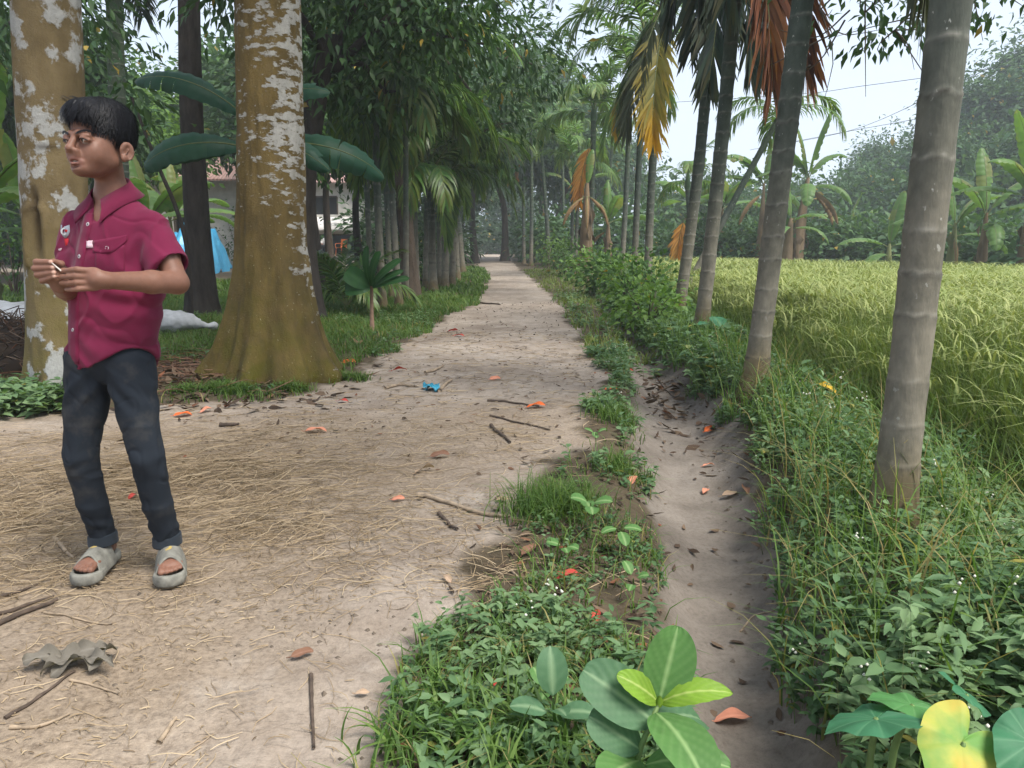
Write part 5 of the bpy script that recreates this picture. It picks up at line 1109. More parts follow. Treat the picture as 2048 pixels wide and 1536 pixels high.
lf(sap, at(1312, 1447, Y0 - .02), at(1166, 1340, Y0 + .02), .092, (-.1, -.6, .8), M_tkd, sag=.12, shape=(.45, .5))
lf(sap, at(1312, 1425, Y0 - .02), at(1412, 1570, Y0 - .16), .094, (.2, -.45, .9), M_tk, sag=.2, shape=(.45, .5))
lf(sap, at(1306, 1440, Y0), at(1402, 1440, Y0 + .10), .075, (.1, -.4, 1), M_tkd, sag=.15, shape=(.5, .5))
lf(sap, at(1282, 1500, Y0 - .03), at(1178, 1432, Y0 - .02), .07, (-.2, -.6, .8), M_tkd, sag=.1, shape=(.5, .5))
lf(sap, at(1280, 1520, Y0 - .03), at(1205, 1560, Y0 - .12), .07, (-.2, -.5, .8), M_tk, sag=.1, shape=(.5, .5))
lf(sap, at(1290, 1530, Y0 - .05), at(1462, 1535, Y0 - .10), .06, (.1, -.5, .9), M_tk, sag=.3, shape=(.5, .5))
# taro
taro = thing('taro_plant', 'clump of large heart shaped taro leaves in the lower right corner, one yellow', 'taro')
def heart(base, tip, N, seed=0, fat=.85):
    """heart shaped blade spread in rings round the stalk; tint B marks the veins"""
    base = np.asarray(base, float); ax = np.asarray(tip, float) - base; L = np.linalg.norm(ax); D = ax / L; S = nrm(np.cross(D, np.asarray(N, float))); U = np.cross(S, D); g = np.random.default_rng(seed)
    th = np.linspace(-np.pi, np.pi, 97); q = np.linspace(0, 1, 9); deg = np.abs(np.degrees(th))
    r = np.interp(deg, [0, 8, 22, 45, 75, 105, 130, 150, 164, 173, 180], [1, .9, .80, .76, .76, .80, .84, .80, .58, .28, .10]) * L; r = np.convolve(np.concatenate([r[-4:-1], r, r[1:4]]), np.ones(5) / 5, 'same')[3:-3]; r[48] = L
    fx = np.where(deg > 90, 1.0, 1.0); ph = g.uniform(0, 6, 3); rows = []; tv = []
    for k in q:
        for a, rr, dg in zip(th, r, deg):
            x, y = k * rr * math.cos(a), k * rr * math.sin(a) * fat; vein = max(0, 1 - min(abs(dg - w_) for w_ in (0, 38, 72, 105, 138)) / (1.6 / max(k, .15)))
            z = L * (.10 * k - .20 * k * k * (.6 + .4 * math.cos(a)) + .035 * k ** 2 * math.sin(a * 5 + ph[0]) + .025 * k ** 2 * math.sin(a * 9 + ph[1])) - .012 * L * vein * k
            rows.append(base + D * x + S * y + U * z); tv.append([.5, 0, .75 * vein])
    n = len(th); i = np.arange(8)[:, None] * n; j = np.arange(n - 1)[None]
    return np.array(rows), np.stack([i + j, i + n + j, i + n + j + 1, i + j + 1], -1).reshape(-1, 4), np.array(tv)
def taro_leaf(u, v, Y, tipuv, W, N, foot, mat, label=None, tipdY=0.0, lob=.55):
    b = at(u, v, Y); tp = at(*tipuv, Y + tipdY); mb = MB(); hv, hf, ht = heart(b, tp, N, int(u)); mb.add(hv, hf, 0, ht); o = link('leaf', mb.mesh('leaf'), mat, taro)
    if label: o['label'] = label
    o_b = b
    mb = MB(); ft = np.array([*foot, H1(*foot) - .02]); tube(mb, spline([ft, (ft + b) / 2 + [0, .02, .05], b - [0, 0, .012], b], 12), np.linspace(.0075, .004, 12), 8); link('leaf_stalk', mb.mesh('leaf_stalk'), M_pet, o)
taro_leaf(1822, 1410, 1.14, (1736, 1386), .135, (.0, .16, 1), (.66, 1.16), M_taro, tipdY=.0, lob=1.0)
taro_leaf(1752, 1438, 1.10, (1645, 1450), .10, (.0, .30, 1), (.62, 1.12), M_tarot, tipdY=-.01, lob=.5)
taro_leaf(1930, 1388, 1.15, (1988, 1424), .085, (.2, -.05, 1), (.74, 1.15), M_tarot, 'bluish leaf turned away')
taro_leaf(1922, 1486, 1.04, (1862, 1556), .09, (-.35, -.75, .6), (.64, 1.06), M_tye, 'yellowing leaf hanging down', tipdY=-.05, lob=.8)
taro_leaf(2062, 1486, 1.02, (1998, 1530), .115, (-.1, -.55, .8), (.76, 1.06), M_tarot, tipdY=-.03)
# smaller taro like leaf on the bank and a handful of seedlings
def seedling(u, v, h, label, leaves_, mat=M_tk, name='seedling'):
    p = ground_at(u, v); t = thing(name, label, 'seedling', tuple(p)); tl_ = np.array([0, 0, h]); mb = MB(); tube(mb, [(0, 0, -.02), (.004, 0, h * .5), (0, 0, h)], [.003, .0028, .002], 6); link('stem', mb.mesh('stem'), M_pet, t)
    for k, (a, l, wd, el, z) in enumerate(leaves_):
        b = np.array([0, 0, h * z]); d = np.array([math.cos(R_(a)) * math.cos(R_(el)), math.sin(R_(a)) * math.cos(R_(el)), math.sin(R_(el))])
        lf(t, b + d * .012, b + d * l, wd, (-d[0] * d[2], -d[1] * d[2] - .2, 1), mat, sag=.2, seg=10, q=3, shape=(.5, .65), seed=k)
    return t
seedling(1180, 1075, .13, 'bright seedling with round leaves in the tall grass tuft by the stick', [(180, .075, .06, 15, 1), (-20, .08, .06, 10, 1), (270, .07, .05, -10, .95), (100, .06, .05, 10, .8)])
seedling(1238, 1110, .10, 'seedling with pointed leaves right of the tall grass tuft', [(200, .07, .035, -10, 1), (-10, .075, .04, -5, 1), (280, .08, .04, -25, .95)])
seedling(1127, 1120, .05, 'low three leaved seedling at the edge of the straw', [(170, .06, .045, 10, 1), (-30, .055, .04, 0, 1), (280, .05, .035, -5, 1)])
seedling(1190, 905, .10, 'seedling standing in the verge left of the ditch', [(170, .06, .03, 20, 1), (0, .06, .03, 20, 1), (270, .06, .03, 0, .9), (90, .05, .03, 30, .7)])
seedling(1105, 1500, .12, 'seedling with one broad upright leaf in the front weeds', [(95, .11, .065, 62, .9), (180, .09, .05, 10, .7), (-10, .09, .05, 5, .7), (290, .07, .04, 20, .8)], M_tkd)
seedling(1090, 1430, .06, 'small seedling left of the broad leaved sapling', [(120, .06, .035, 30, 1), (20, .06, .035, 20, 1), (260, .05, .03, 10, 1)])
seedling(1265, 1200, .07, 'pale seedling in the verge above the sapling', [(120, .06, .035, 40, 1), (-20, .05, .03, 20, 1), (250, .06, .03, 0, .8)])
seedling(1420, 690, .28, 'seedling with a blue green leaf at the foot of the third palm', [(-70, .2, .16, -30, 1), (200, .14, .1, 0, .7)], M_tarot)
# ---------------------------------------------------------------- fallen leaves
def fleafmat(nm, c): return veinmat(nm, c, tuple(min(1, x * 1.15 + .02) for x in c), rough=.7, trans=.15)
FLM = dict(orange=fleafmat('leaf_orange', (.62, .13, .035)), red=fleafmat('leaf_red', (.42, .055, .045)), brown=fleafmat('leaf_brown', (.19, .10, .065)), pink=fleafmat('leaf_salmon', (.55, .23, .15)), tan=fleafmat('leaf_tan', (.38, .27, .19)), yellow=fleafmat('leaf_yellow', (.62, .38, .04)))
gl = np.random.default_rng(77)
def fallen(u, v, L, ang, col, label, W=None, lift=.012, curl=.35, sag=.2, group='scattered fallen leaves'):
    p = ground_at(u, v); d = np.array([math.cos(R_(ang)), math.sin(R_(ang)), gl.uniform(-.04, .12)]) * L / 2; mb = MB()
    vv, f, t = leafblade(-d, d, W or L * .42, (gl.normal(0, .25), gl.normal(0, .25), 1), sag=sag, seg=12, q=3, shape=(.55, .7), curl=curl, corr=.012, wave=.04, seed=int(u))
    mb.add(vv, f, 0, t); tube(mb, [-d * 1.35 + [0, 0, .002], -d], [.0012, .0016], 5); o = link('fallen_leaf', mb.mesh('fallen_leaf'), FLM[col]); o.location = p + [0, 0, lift]
    tag(o, label, 'leaf', group)
for a in [(906, 664, .13, 20, 'red', 'red fallen leaf farthest up the path, upper one of a close pair'), (918, 673, .13, -15, 'red', 'red fallen leaf farthest up the path, lower one of a close pair'),
          (697, 725, .13, 5, 'orange', 'orange fallen leaf on the dirt beside the buttress roots'), (798, 743, .13, 10, 'red', 'red fallen leaf lying on the path above the blue scrap'), (990, 760, .10, 30, 'pink', 'salmon fallen leaf right of the blue scrap on the path'),
          (1073, 816, .125, -8, 'orange', 'bright orange fallen leaf at the end of the dark stick on the path'), (797, 1003, .055, 5, 'pink', 'squarish salmon fallen leaf on the straw left of the long stick'), (1420, 864, .12, 40, 'orange', 'vivid orange fallen leaf on the ditch bank'),
          (1222, 782, .10, 20, 'orange', 'ragged orange fallen leaf in the verge grass'), (1228, 734, .10, 40, 'orange', 'small orange fallen leaf in the verge higher up'), (1256, 744, .09, -20, 'red', 'dark red fallen leaf at the head of the ditch'),
          (1411, 987, .075, 60, 'pink', 'salmon fallen leaf in the middle of the ditch bed'), (1417, 935, .07, 10, 'pink', 'pinkish fallen leaf on the right side of the ditch bed'), (265, 998, .05, 80, 'red', 'small red fallen leaf on the straw between the boy feet and the path'),
          (632, 866, .12, 10, 'pink', 'salmon fallen leaf with a twig where the straw ends'), (414, 824, .10, 60, 'pink', 'curled salmon leaf at the edge of the grass tuft'), (366, 834, .11, 30, 'orange', 'dull orange fallen leaf under the buttress tree, near the boy'),
          (542, 797, .08, 80, 'brown', 'brown fallen leaf against the grass tuft by the roots'), (686, 806, .09, -20, 'red', 'dark red fallen leaf on the dirt below the roots'), (1265, 965, .10, 70, 'pink', 'salmon curled leaf beside the dry stalk on the verge'),
          (1190, 1242, .075, 80, 'red', 'deep red fallen leaf standing in the front verge'), (1214, 1296, .075, -70, 'pink', 'pale salmon fallen leaf below the deep red one'), (992, 1375, .07, 100, 'red', 'red fallen leaf in the front weeds, left one of a pair'), (1032, 1372, .065, 0, 'pink', 'red fallen leaf in the front weeds, right one of a pair'),
          (1060, 1108, .09, 50, 'brown', 'brown fallen leaf at the straw edge below the grass tuft'), (1132, 1160, .09, 20, 'red', 'dark reddish leaf under the verge weeds'), (1490, 985, .11, 80, 'brown', 'brown leaf on the right bank of the ditch'), (1462, 995, .10, 10, 'tan', 'tan dry leaf at the foot of the right ditch bank'),
          (1465, 1447, .10, 5, 'pink', 'large curled brown leaf alone on the ditch bed in front'), (1707, 887, .12, 120, 'pink', 'dry pinkish leaf in the bank weeds near the second palm'), (895, 1165, .05, 120, 'tan', 'curled tan leaf on the dirt in front'), (850, 945, .12, 50, 'tan', 'curled tan strip of dry leaf on the path'),
          (880, 915, .10, 10, 'brown', 'dark brown curled leaf on the pale patch of the path'), (715, 688, .22, 100, 'brown', 'large brown dry leaf propped in the verge grass'), (1005, 1005, .06, 200, 'tan', 'small tan leaf near the middle of the long stick'),
          (725, 1395, .035, 10, 'tan', 'tiny pale leaf on bare dirt near the picture bottom'), (605, 1316, .06, 30, 'brown', 'dark brown bark scrap on the dirt in the foreground'), (1560, 730, .16, 0, 'yellow', 'lime leaf poking out at the foot of the second palm')]:
    fallen(*a)
fallen(1648, 826, .20, 100, 'yellow', 'bright yellow withered leaf hanging in the weeds between the two nearest palms', W=.045, lift=.14)
# ---------------------------------------------------------------- sticks and stalks
M_stick = plain('weathered_stick', (.26, .20, .14), .85, .35, 40, .3); M_stickd = plain('dark_stick', (.075, .055, .042), .9, .35, 40, .3)
def stick(pts, r, label, mat=None, name='stick', lift=.0, flat=1.0):
    p = np.array([ground_at(*q) for q in pts]); p = spline(p, 14); p[:, 2] = height(p[:, 0], p[:, 1]) + r * .9 + lift; c = p.mean(0); mb = MB()
    rr = r * (1 - .45 * np.linspace(0, 1, 14)) * (1 + .12 * np.sin(np.arange(14) * 2.1)); tube(mb, p - c, rr, 8); o = link(name, mb.mesh(name), mat or M_stick); o.location = c; tag(o, label, 'stick', 'sticks and stalks lying on the ground')
for a in [([(838, 994), (905, 1012), (975, 1033), (1018, 1040)], .011, 'long pale stick lying on the path towards the grass tuft'), ([(878, 1030), (895, 1048), (915, 1062)], .009, 'short curved dark stick below the long pale stick', M_stickd), ([(975, 803), (1030, 808), (1078, 814)], .008, 'thin dark stick ending at the orange leaf', M_stickd),
          ([(980, 833), (1040, 848), (1100, 862)], .007, 'thin dark stick crossing the right of the path', M_stickd), ([(982, 853), (1000, 870), (1020, 888)], .011, 'short stout dark stick on the right of the path', M_stickd), ([(622, 1352), (624, 1420), (628, 1500)], .0055, 'greenish flat stalk pointing at the camera in front', M_stickd),
          ([(850, 748), (870, 743), (886, 733)], .014, 'pale forked stick on the path above the blue scrap'), ([(880, 785), (890, 773), (903, 763)], .016, 'pale curled stick beside the blue scrap'), ([(770, 779), (800, 772), (832, 775)], .013, 'pale thin stick left of the blue scrap'),
          ([(-20, 1262), (60, 1225), (115, 1203)], .009, 'upper dark palm stalk at the left edge by the slipper', M_stickd), ([(-20, 1235), (55, 1213), (108, 1196)], .007, 'middle dark palm stalk at the left edge', M_stickd), ([(-20, 1200), (35, 1187), (75, 1172)], .006, 'thin dark palm stalk at the left edge, farthest of the bundle', M_stickd),
          ([(85, 1225), (150, 1238), (225, 1250)], .004, 'yellow straw stalk left of the grey leaf heap'), ([(10, 1440), (80, 1395), (150, 1345)], .005, 'thin forked twig below the grey leaf heap', M_stickd), ([(20, 1458), (90, 1452), (140, 1430)], .005, 'pale twig at the lower left'),
          ([(140, 1362), (190, 1374), (238, 1390)], .004, 'bright straw coloured stalk under the grey leaf heap'), ([(318, 1490), (335, 1465), (352, 1440)], .0065, 'flat pale chip of wood lying in the foreground'), ([(340, 1533), (385, 1500), (420, 1475)], .003, 'thin pale twig at the bottom edge'),
          ([(110, 1080), (130, 1105), (150, 1118)], .008, 'pale stalk of straw behind the boy right slipper'), ([(1245, 905), (1258, 935), (1275, 962)], .012, 'dry curled stalk on the verge above the ditch', M_stickd), ([(935, 605), (965, 608), (1000, 611)], .02, 'dark branch piece lying far up the path', M_stickd),
          ([(600, 800), (630, 803), (640, 796)], .009, 'small dark twig with pale end on the dirt', M_stickd), ([(440, 853), (462, 853), (478, 852)], .014, 'black stub of wood on the dirt below the roots', M_stickd), ([(1290, 800), (1340, 775), (1395, 790)], .009, 'dead twig lying across the ditch head', M_stickd), ([(1310, 745), (1330, 780), (1360, 800)], .007, 'dead twig leaning down the right ditch bank', M_stickd),
          ([(1560, 1195), (1575, 1200), (1592, 1210)], .004, 'pale bent twig on the right ditch bank'), ([(1480, 1265), (1505, 1235), (1550, 1222)], .0035, 'thin pale twig at the ditch side in front'), ([(1020, 1140), (1080, 1200), (1140, 1262)], .004, 'long straw stalk slanting through the front verge'), ([(1060, 1215), (1150, 1262), (1230, 1310)], .004, 'dry stalk slanting down towards the salmon leaf')]:
    stick(*a)
# grey crumpled leaf heap in front
p = ground_at(150, 1335); t = thing('dry_leaf_bunch', 'crumpled bunch of grey dry leaves on the dirt at lower left', 'leaf bunch', tuple(p)); M_gl = fleafmat('leaf_grey', (.15, .135, .112))
for k, (dx, dy, l, a, wd) in enumerate([(-.05, .02, .10, 170, .05), (.0, .0, .12, 60, .055), (.06, .02, .10, 80, .05), (-.02, -.025, .09, 230, .04), (.07, -.01, .09, -20, .035), (.02, .03, .09, 20, .04), (-.07, -.01, .09, 200, .045)]):
    d = np.array([math.cos(R_(a)), math.sin(R_(a)), .06]) * l / 2; c = np.array([dx, dy, .010 + .003 * k]); lf(t, c - d, c + d, wd, (gl.normal(0, .3), gl.normal(0, .3), 1), M_gl, sag=.25, seg=16, q=4, shape=(.4, .6), curl=.45, wave=.14, seed=k)
# blue plastic scrap
M_scrap = plain('blue_plastic', (.03, .23, .34), .4, .3, 30)
p = ground_at(864, 779); uu, vv2 = np.meshgrid(np.linspace(-.5, .5, 12), np.linspace(-.5, .5, 10), indexing='ij'); q = np.stack([uu, vv2], -1)
mb = MB(); i = np.arange(11)[:, None] * 10; j = np.arange(9)[None]; mb.add(np.stack([uu * .11 + .02 * vnoise(q * 4, 1), vv2 * .13 + .02 * vnoise(q * 4, 2), .03 + .03 * vnoise(q * 5, 3) + .012 * vnoise(q * 13, 4)], -1), np.stack([i + j, i + 10 + j, i + 11 + j, i + j + 1], -1).reshape(-1, 4))
o = link('plastic_scrap', mb.mesh('plastic_scrap', False), M_scrap); o.location = p; tag(o, 'crumpled scrap of blue plastic lying on the path', 'litter')
# brown clod / stone bits on path
# ---------------------------------------------------------------- young palms on the left verge
M_fish = veinmat('fishtail_leaf', (.022, .075, .022), (.04, .10, .035))
x, y = at(745, 672, 8.75)[:2]
t = thing('fishtail_sapling', 'young palm with a short brown stem and few broad notched leaves at the lawn edge', 'palm', (x, y, H1(x, y))); mb = MB(); tube(mb, [(0, 0, -.05), (0, 0, .25), (.01, 0, .52)], [.03, .022, .018], 10); link('trunk', mb.mesh('trunk'), plain('young_stem', (.20, .125, .085), .8), t)
for k, (a, el, l, wd) in enumerate([(20, 40, .52, .10), (60, 58, .5, .12), (95, 76, .5, .10), (165, 34, .34, .22), (5, 14, .48, .09), (190, -5, .3, .18), (30, 24, .5, .08)]):
    d = np.array([math.cos(R_(a)) * math.cos(R_(el)), -.15, math.sin(R_(el))]); b = np.array([0, 0, .5]); lf(t, b, b + d * l, wd, (-d[2] * .6, -1, .5), M_fish, sag=.2, seg=12, q=3, shape=(.5, .35), corr=.02, seed=k)
x, y = at(695, 625, 11.3)[:2]
t = thing('young_feather_palm', 'young trunkless feather palm growing in the lawn left of the slim palms', 'palm', (x, y, H1(x, y)))
for k, yaw in enumerate([170, 200, 140, 10, -20, 60, 250, 300, 100]): put_frond(t, ('up', 'mid', 'up')[k % 3], k % 3, M_frond, yaw, .1, .03, .62)
x, y = at(640, 520, 20)[:2]
# ---------------------------------------------------------------- tree whose bough hangs in at upper right
t = thing('overhanging_tree', 'leafy bough hanging in from above at the top right over the rice', 'tree', (4.6, 1.2, H1(4.6, 1.2))); o_ = np.array([4.6, 1.2, H1(4.6, 1.2)]); go = np.random.default_rng(9)
mb = trunk_shape('trunk', [(0, 0, -.1), (0, .05, 1.5), (-.1, .2, 3.2), (-.2, .4, 4.4)], [.2, .15, .12, .09], 20, 40, 4, flare=.06); cr = MB()
for (u, v, Y, n, R) in [(1730, 25, 6.2, 42, .18), (1790, 60, 6.2, 46, .2), (1850, 30, 6.3, 40, .18), (1760, -60, 6.2, 120, .4), (1900, -40, 6.0, 90, .3), (2030, -10, 5.6, 40, .16), (1640, 20, 6.6, 14, .25), (1960, -120, 5.8, 140, .5), (1700, -140, 6.2, 140, .5)]:
    e = at(u, v, Y) - o_; tube(mb, spline([(-.2, .4, 4.3), (np.array([-.2, .4, 4.6]) + e) / 2 + [0, 0, .35], e], 12), np.linspace(.035, .006, 12), 6); cloud(cr, e, (R, R, R * .8), n, .105, .042, go, 1.1, clump=max(4, n // 9))
    for q in range(4): e2 = e + go.normal(0, .3, 3); tube(mb, spline([e, (e + e2) / 2 + go.normal(0, .05, 3), e2], 6), np.linspace(.007, .002, 6), 4)
for (a, b) in [((1690, 40), (1600, 150)), ((1680, 60), (1540, 130)), ((1700, 20), (1560, 60)), ((1620, 130), (1570, 190))]:
    e = at(*a, 6.6) - o_; e2 = at(*b, 6.9) - o_; tube(mb, spline([e, (e + e2) / 2 + go.normal(0, .06, 3), e2], 10), np.linspace(.008, .003, 10), 5)
link('trunk', mb.mesh('trunk'), M_bark_brown, t); link('crown', cr.mesh('crown'), M_dark, t)
# ---------------------------------------------------------------- power lines
M_wire = plain('wire', (.05, .05, .055), .6)
for pts, lab in [([(980, 226, 60), (1530, 193, 44), (1740, 170, 38), (2300, 92, 28)], 'upper dark power line crossing the sky behind the right palms'), ([(1500, 300, 50), (1700, 262, 42), (1880, 228, 36), (2300, 130, 27)], 'lower power line over the far wood'), ([(1560, 290, 55), (1720, 255, 46), (1950, 150, 34), (2300, -10, 26)], 'faint steep power line between the other two')]:
    p = spline([at(*q) for q in pts], 30); mb = MB(); tube(mb, p - p[0], .013, 6); o = link('power_line', mb.mesh('power_line'), M_wire); o.location = p[0]; tag(o, lab, 'power line', 'power lines')
# ================================================================= the boy
BX, BY = -1.24, 2.28; BZ = H1(BX, BY); BO = np.array([BX, BY, BZ])
boy = thing('person', 'boy in a maroon short sleeved shirt and dark jeans holding a small stick', 'person', tuple(BO))
def lp(u, v, Y): return at(u, v, Y) - BO
def rotm(deg, tilt=0, roll=0): return np.asarray(Euler((R_(tilt), R_(roll), R_(deg))).to_matrix())
TH = (np.array([.062, .0, 0]), rotm(-15))                  # torso frame
HC = np.array([.054, -.030, 1.356 - BZ]); HX = (HC, rotm(-19, -5, 0))
zb = -BZ
M_ink = plain('button_hole', (.012, .010, .011), .6)
def fn(F, lo, hi, f, k=.004, op='+'):
    sl, p = F.sub(lo, hi); F.put(f(p).astype(np.float32), sl, k, op)
# ---------------------------------------------------------------- skin: one surface
F = Field((-.23, -.37, zb - .002), (.36, .22, 1.475 + zb), .003)
DZ = lambda z: z + np.interp(z, [-.12, -.098, -.08, .012, .07, .1], [-.003, -.004, -.014, -.016, -.004, 0])      # a child's low set features
dz3 = lambda p: (p[0], p[1], float(DZ(p[2])))
c = lambda a, b, ra, rb, k=.01, op='+': F.cap(dz3(a), dz3(b), ra, rb, k, op, HX)
e = lambda ce, r, k=.01, op='+', rot=None: F.ell(dz3(ce), r, k, op, HX, rot)
F.ell((0, .010, .024), (.0705, .0885, .072), .01, '+', HX); e((0, -.026, -.044), (.050, .056, .061), .02)
for s in (1, -1):
    c((s * .042, .008, -.056), (s * .011, -.062, -.095), .0155, .0145, .028); e((s * .034, -.053, -.042), (.020, .020, .028), .02)
    c((s * .012, -.0825, .009), (s * .038, -.072, .008), .0085, .006, .012); e((s * .042, -.030, -.034), (.016, .030, .030), .022)
e((0, -.068, -.0955), (.018, .014, .014), .014)
ULID = [(.0175, -.0805, -.0120), (.025, -.0856, -.0076), (.034, -.0852, -.0070), (.0455, -.0770, -.0115)]
for s in (1, -1): e((s * .031, -.0955, -.010), (.0165, .015, .011), .009, '-')
for s in (1, -1):
    e((s * .031, -.0665, -.0105), (.0155, .0135, .0130), .004); e((s * .0315, -.0755, .0005), (.0165, .0112, .0078), .007)
    pts = ULID
    for a, b in zip(pts, pts[1:]): c((s * a[0], a[1], a[2]), (s * b[0], b[1], b[2]), .0027, .0027, .0055)
    pts = [(.0175, -.0805, -.0135), (.026, -.0824, -.0172), (.036, -.0814, -.0170), (.0455, -.0765, -.0125)]
    for a, b in zip(pts, pts[1:]): c((s * a[0], a[1], a[2]), (s * b[0], b[1], b[2]), .0024, .0024, .005)
c((0, -.083, .0), (0, -.0990, -.036), .0070, .0105, .011); e((0, -.1015, -.0385), (.0108, .0098, .0092), .006)
for s in (1, -1): e((s * .0132, -.0912, -.0425), (.0080, .0090, .0072), .005); e((s * .0072, -.0965, -.0500), (.0036, .0045, .0034), .002, '-')
c((-.010, -.087, -.055), (.010, -.087, -.055), .009, .009, .012)
for s in (1, -1):
    c((s * .0225, -.0765, -.0700), (s * .004, -.0900, -.0640), .0026, .0064, .006); c((s * .0210, -.0765, -.0735), (0, -.0880, -.0785), .0028, .0078, .006)
e((0, -.092, -.0710), (.0150, .013, .0034), .002, '-'); e((0, -.086, -.0885), (.016, .008, .004), .006, '-')
for s in (1, -1):
    e((s * .0735, .022, -.026), (.0075, .0180, .0275), .006, '+', (0, s * 10, s * -24)); e((s * .0745, .014, -.046), (.0065, .010, .011), .006)
    e((s * .0835, .0200, -.023), (.0085, .0098, .0172), .002, '-', (0, s * 10, s * -24)); EAR = [(s * (.0775 + .0175 * math.cos(q) * .42), .022 + .0160 * math.cos(q), -.025 + .0245 * math.sin(q)) for q in np.linspace(-1.2, 3.3, 12)]; [c(a, b, .0030, .0030, .002) for a, b in zip(EAR, EAR[1:])]; c((s * .079, .017, -.033), (s * .080, .024, -.020), .0026, .0022, .003); e((s * .077, .010, -.030), (.004, .006, .008), .003, '-')
nb = np.array([.050, .022, 1.185 + zb])
F.cap(HX[0] + HX[1] @ np.array([0, .022, -.055]), nb, .040, .040, .022); F.cap(nb, nb - [0, 0, .05], .05, .06, .03)
def tpt(x, y, z): return TH[0] + TH[1] @ np.array([x, y, z + zb])
F.cap(tpt(-.09, .01, 1.10), tpt(.09, .01, 1.10), .040, .040, .04); F.ell(tpt(0, 0, 1.03), (.115, .075, .14), .04, rot=(0, 0, -15)); F.ell(tpt(-.04, 0, .84), (.105, .075, .16), .04, rot=(0, 0, -15))
# arms
SL, EL, WL = tpt(.130, .005, 1.102), np.array([.268, -.085, .942 + zb]), lp(212, 561, 2.00)
F.cap(SL, SL * .45 + EL * .55, .035, .035, .02).cap(SL * .45 + EL * .55, EL, .034, .031, .01).cap(EL, EL * .62 + WL * .38, .0315, .0315, .012).cap(EL * .62 + WL * .38, WL, .0315, .0215, .012)
SR, ER, WR = tpt(-.132, .005, 1.105), np.array([-.108, .02, .915 + zb]), lp(120, 570, 2.035)
F.cap(SR, ER, .035, .034, .02).cap(ER, ER * .6 + WR * .4, .034, .032, .012).cap(ER * .6 + WR * .4, WR, .032, .0215, .012)
# left hand: back to the camera, fingers stretched to the left, slightly bent
YH = 1.985
F.cap(WL, lp(196, 558, YH), .0205, .020, .012); F.ell(lp(188, 558, YH), (.028, .0125, .0315), .010, rot=(0, 4, 0))
NAIL = []
for v0, v1, v2, u0, u2, r in ((542, 539, 543, 176, 124, .0080), (553, 552, 554, 174, 120, .0083), (565, 565, 566, 175, 123, .0081), (576, 578, 579, 179, 133, .0071)):
    a, b, m, t = lp(u0 + 6, v0, YH), lp(u0 - 22, v1, YH - .012), lp((u0 + u2) / 2 - 8, v1 + 1, YH - .009), lp(u2, v2, YH + .006)
    F.cap(a, b, r * 1.12, r * 1.02, .004).cap(b, m, r * 1.02, r * .93, .002).cap(m, t, r * .93, r * .78, .002)
F.cap(lp(204, 552, YH + .012), lp(168, 546, YH + .026), .0115, .0098, .008).cap(lp(168, 546, YH + .026), lp(126, 541, YH + .012), .0096, .0078, .004)
# right hand: fingers curled towards us, nails at their right ends
F.cap(WR, lp(112, 556, YH + .035), .0205, .021, .012); F.ell(lp(97, 544, YH + .034), (.021, .0145, .029), .010, rot=(0, -14, 0))
for k, (vk, v1, v2, ux, ut, r) in enumerate(((530, 524, 524, 73, 103, .0083), (540, 537, 535, 70, 107, .0085), (551, 550, 545, 75, 109, .0082), (561, 562, 553, 84, 110, .0072))):
    a, b, t = lp(ux + 12, vk, YH + .036), lp(ux, v1, YH + .010), lp(ut, v2, YH - .004)
    F.cap(a, b, r * 1.12, r * 1.05, .004).cap(b, b * .4 + t * .6, r * 1.05, r * .95, .002).cap(b * .4 + t * .6, t, r * .95, r * .78, .002); NAIL.append(t + [.001, -.005, .001])
F.cap(lp(118, 548, YH + .038), lp(122, 528, YH + .026), .0115, .0095, .008).cap(lp(122, 528, YH + .026), lp(107, 523, YH + .008), .0092, .0078, .003)
# pelvis, legs, feet
HPL, HPR = np.array([.062, -.005, .70 + zb]), np.array([-.058, .015, .70 + zb])
KL, KR, AL, AR = np.array([.105, -.03, .385 + zb]), np.array([-.112, -.01, .385 + zb]), np.array([.100, .065, .075 + zb]), np.array([-.118, .075, .075 + zb])
for hp, kn, an in ((HPL, KL, AL), (HPR, KR, AR)): F.cap(hp, kn, .055, .034, .03).cap(kn, an, .034, .025, .02)
FEET = ((np.array([.128, .015, zb]), 24), (np.array([-.121, .03, zb]), 3))
for ci, ang in FEET:
    X = (ci, rotm(ang)); sd_ = 1 if ci[0] > 0 else -1
    F.cap((0, .085, .050), (0, .05, .056), .026, .027, .02, '+', X).cap((0, .05, .056), (0, -.045, .040), .026, .020, .02, '+', X); F.ell((0, -.045, .046), (.038, .03, .017), .012, '+', X)
    for q, (tx, ty, r) in enumerate(((-.026, -.090, .0105), (-.010, -.092, .0082), (.004, -.088, .0078), (.017, -.082, .0074), (.029, -.073, .0068))):
        tx *= sd_; F.cap((tx * .9, ty + .04, .045), (tx, ty, .041), r * 1.05, r, .004, '+', X)
Vb, Fb = F.mesh(); Vb = relax(Vb, Fb, 1, .35)
q = (Vb - HX[0]) @ HX[1]                    # head frame
lip = np.exp(-((np.abs(q[:, 0]) / .0235) ** 4) - ((q[:, 2] - float(DZ(-.071))) / .0125) ** 4) * (q[:, 1] < -.076)
stub = np.clip((q[:, 2] - (-.018 - .55 * np.clip(q[:, 1] + .01, -.05, .03) * 0)) / .012, 0, 1) * np.clip((q[:, 1] + .030 + .3 * q[:, 2]) / .01, 0, 1) * (np.abs(q[:, 0]) < .085) * np.clip((.0715 - np.abs(q[:, 0])) / .004, 0, 1)
stub = np.maximum(stub, np.clip((q[:, 1] - .03) / .02, 0, 1) * np.clip((q[:, 2] + .075) / .03, 0, 1)) * (Vb[:, 2] > 1.22 + zb)
nail = np.zeros(len(Vb))
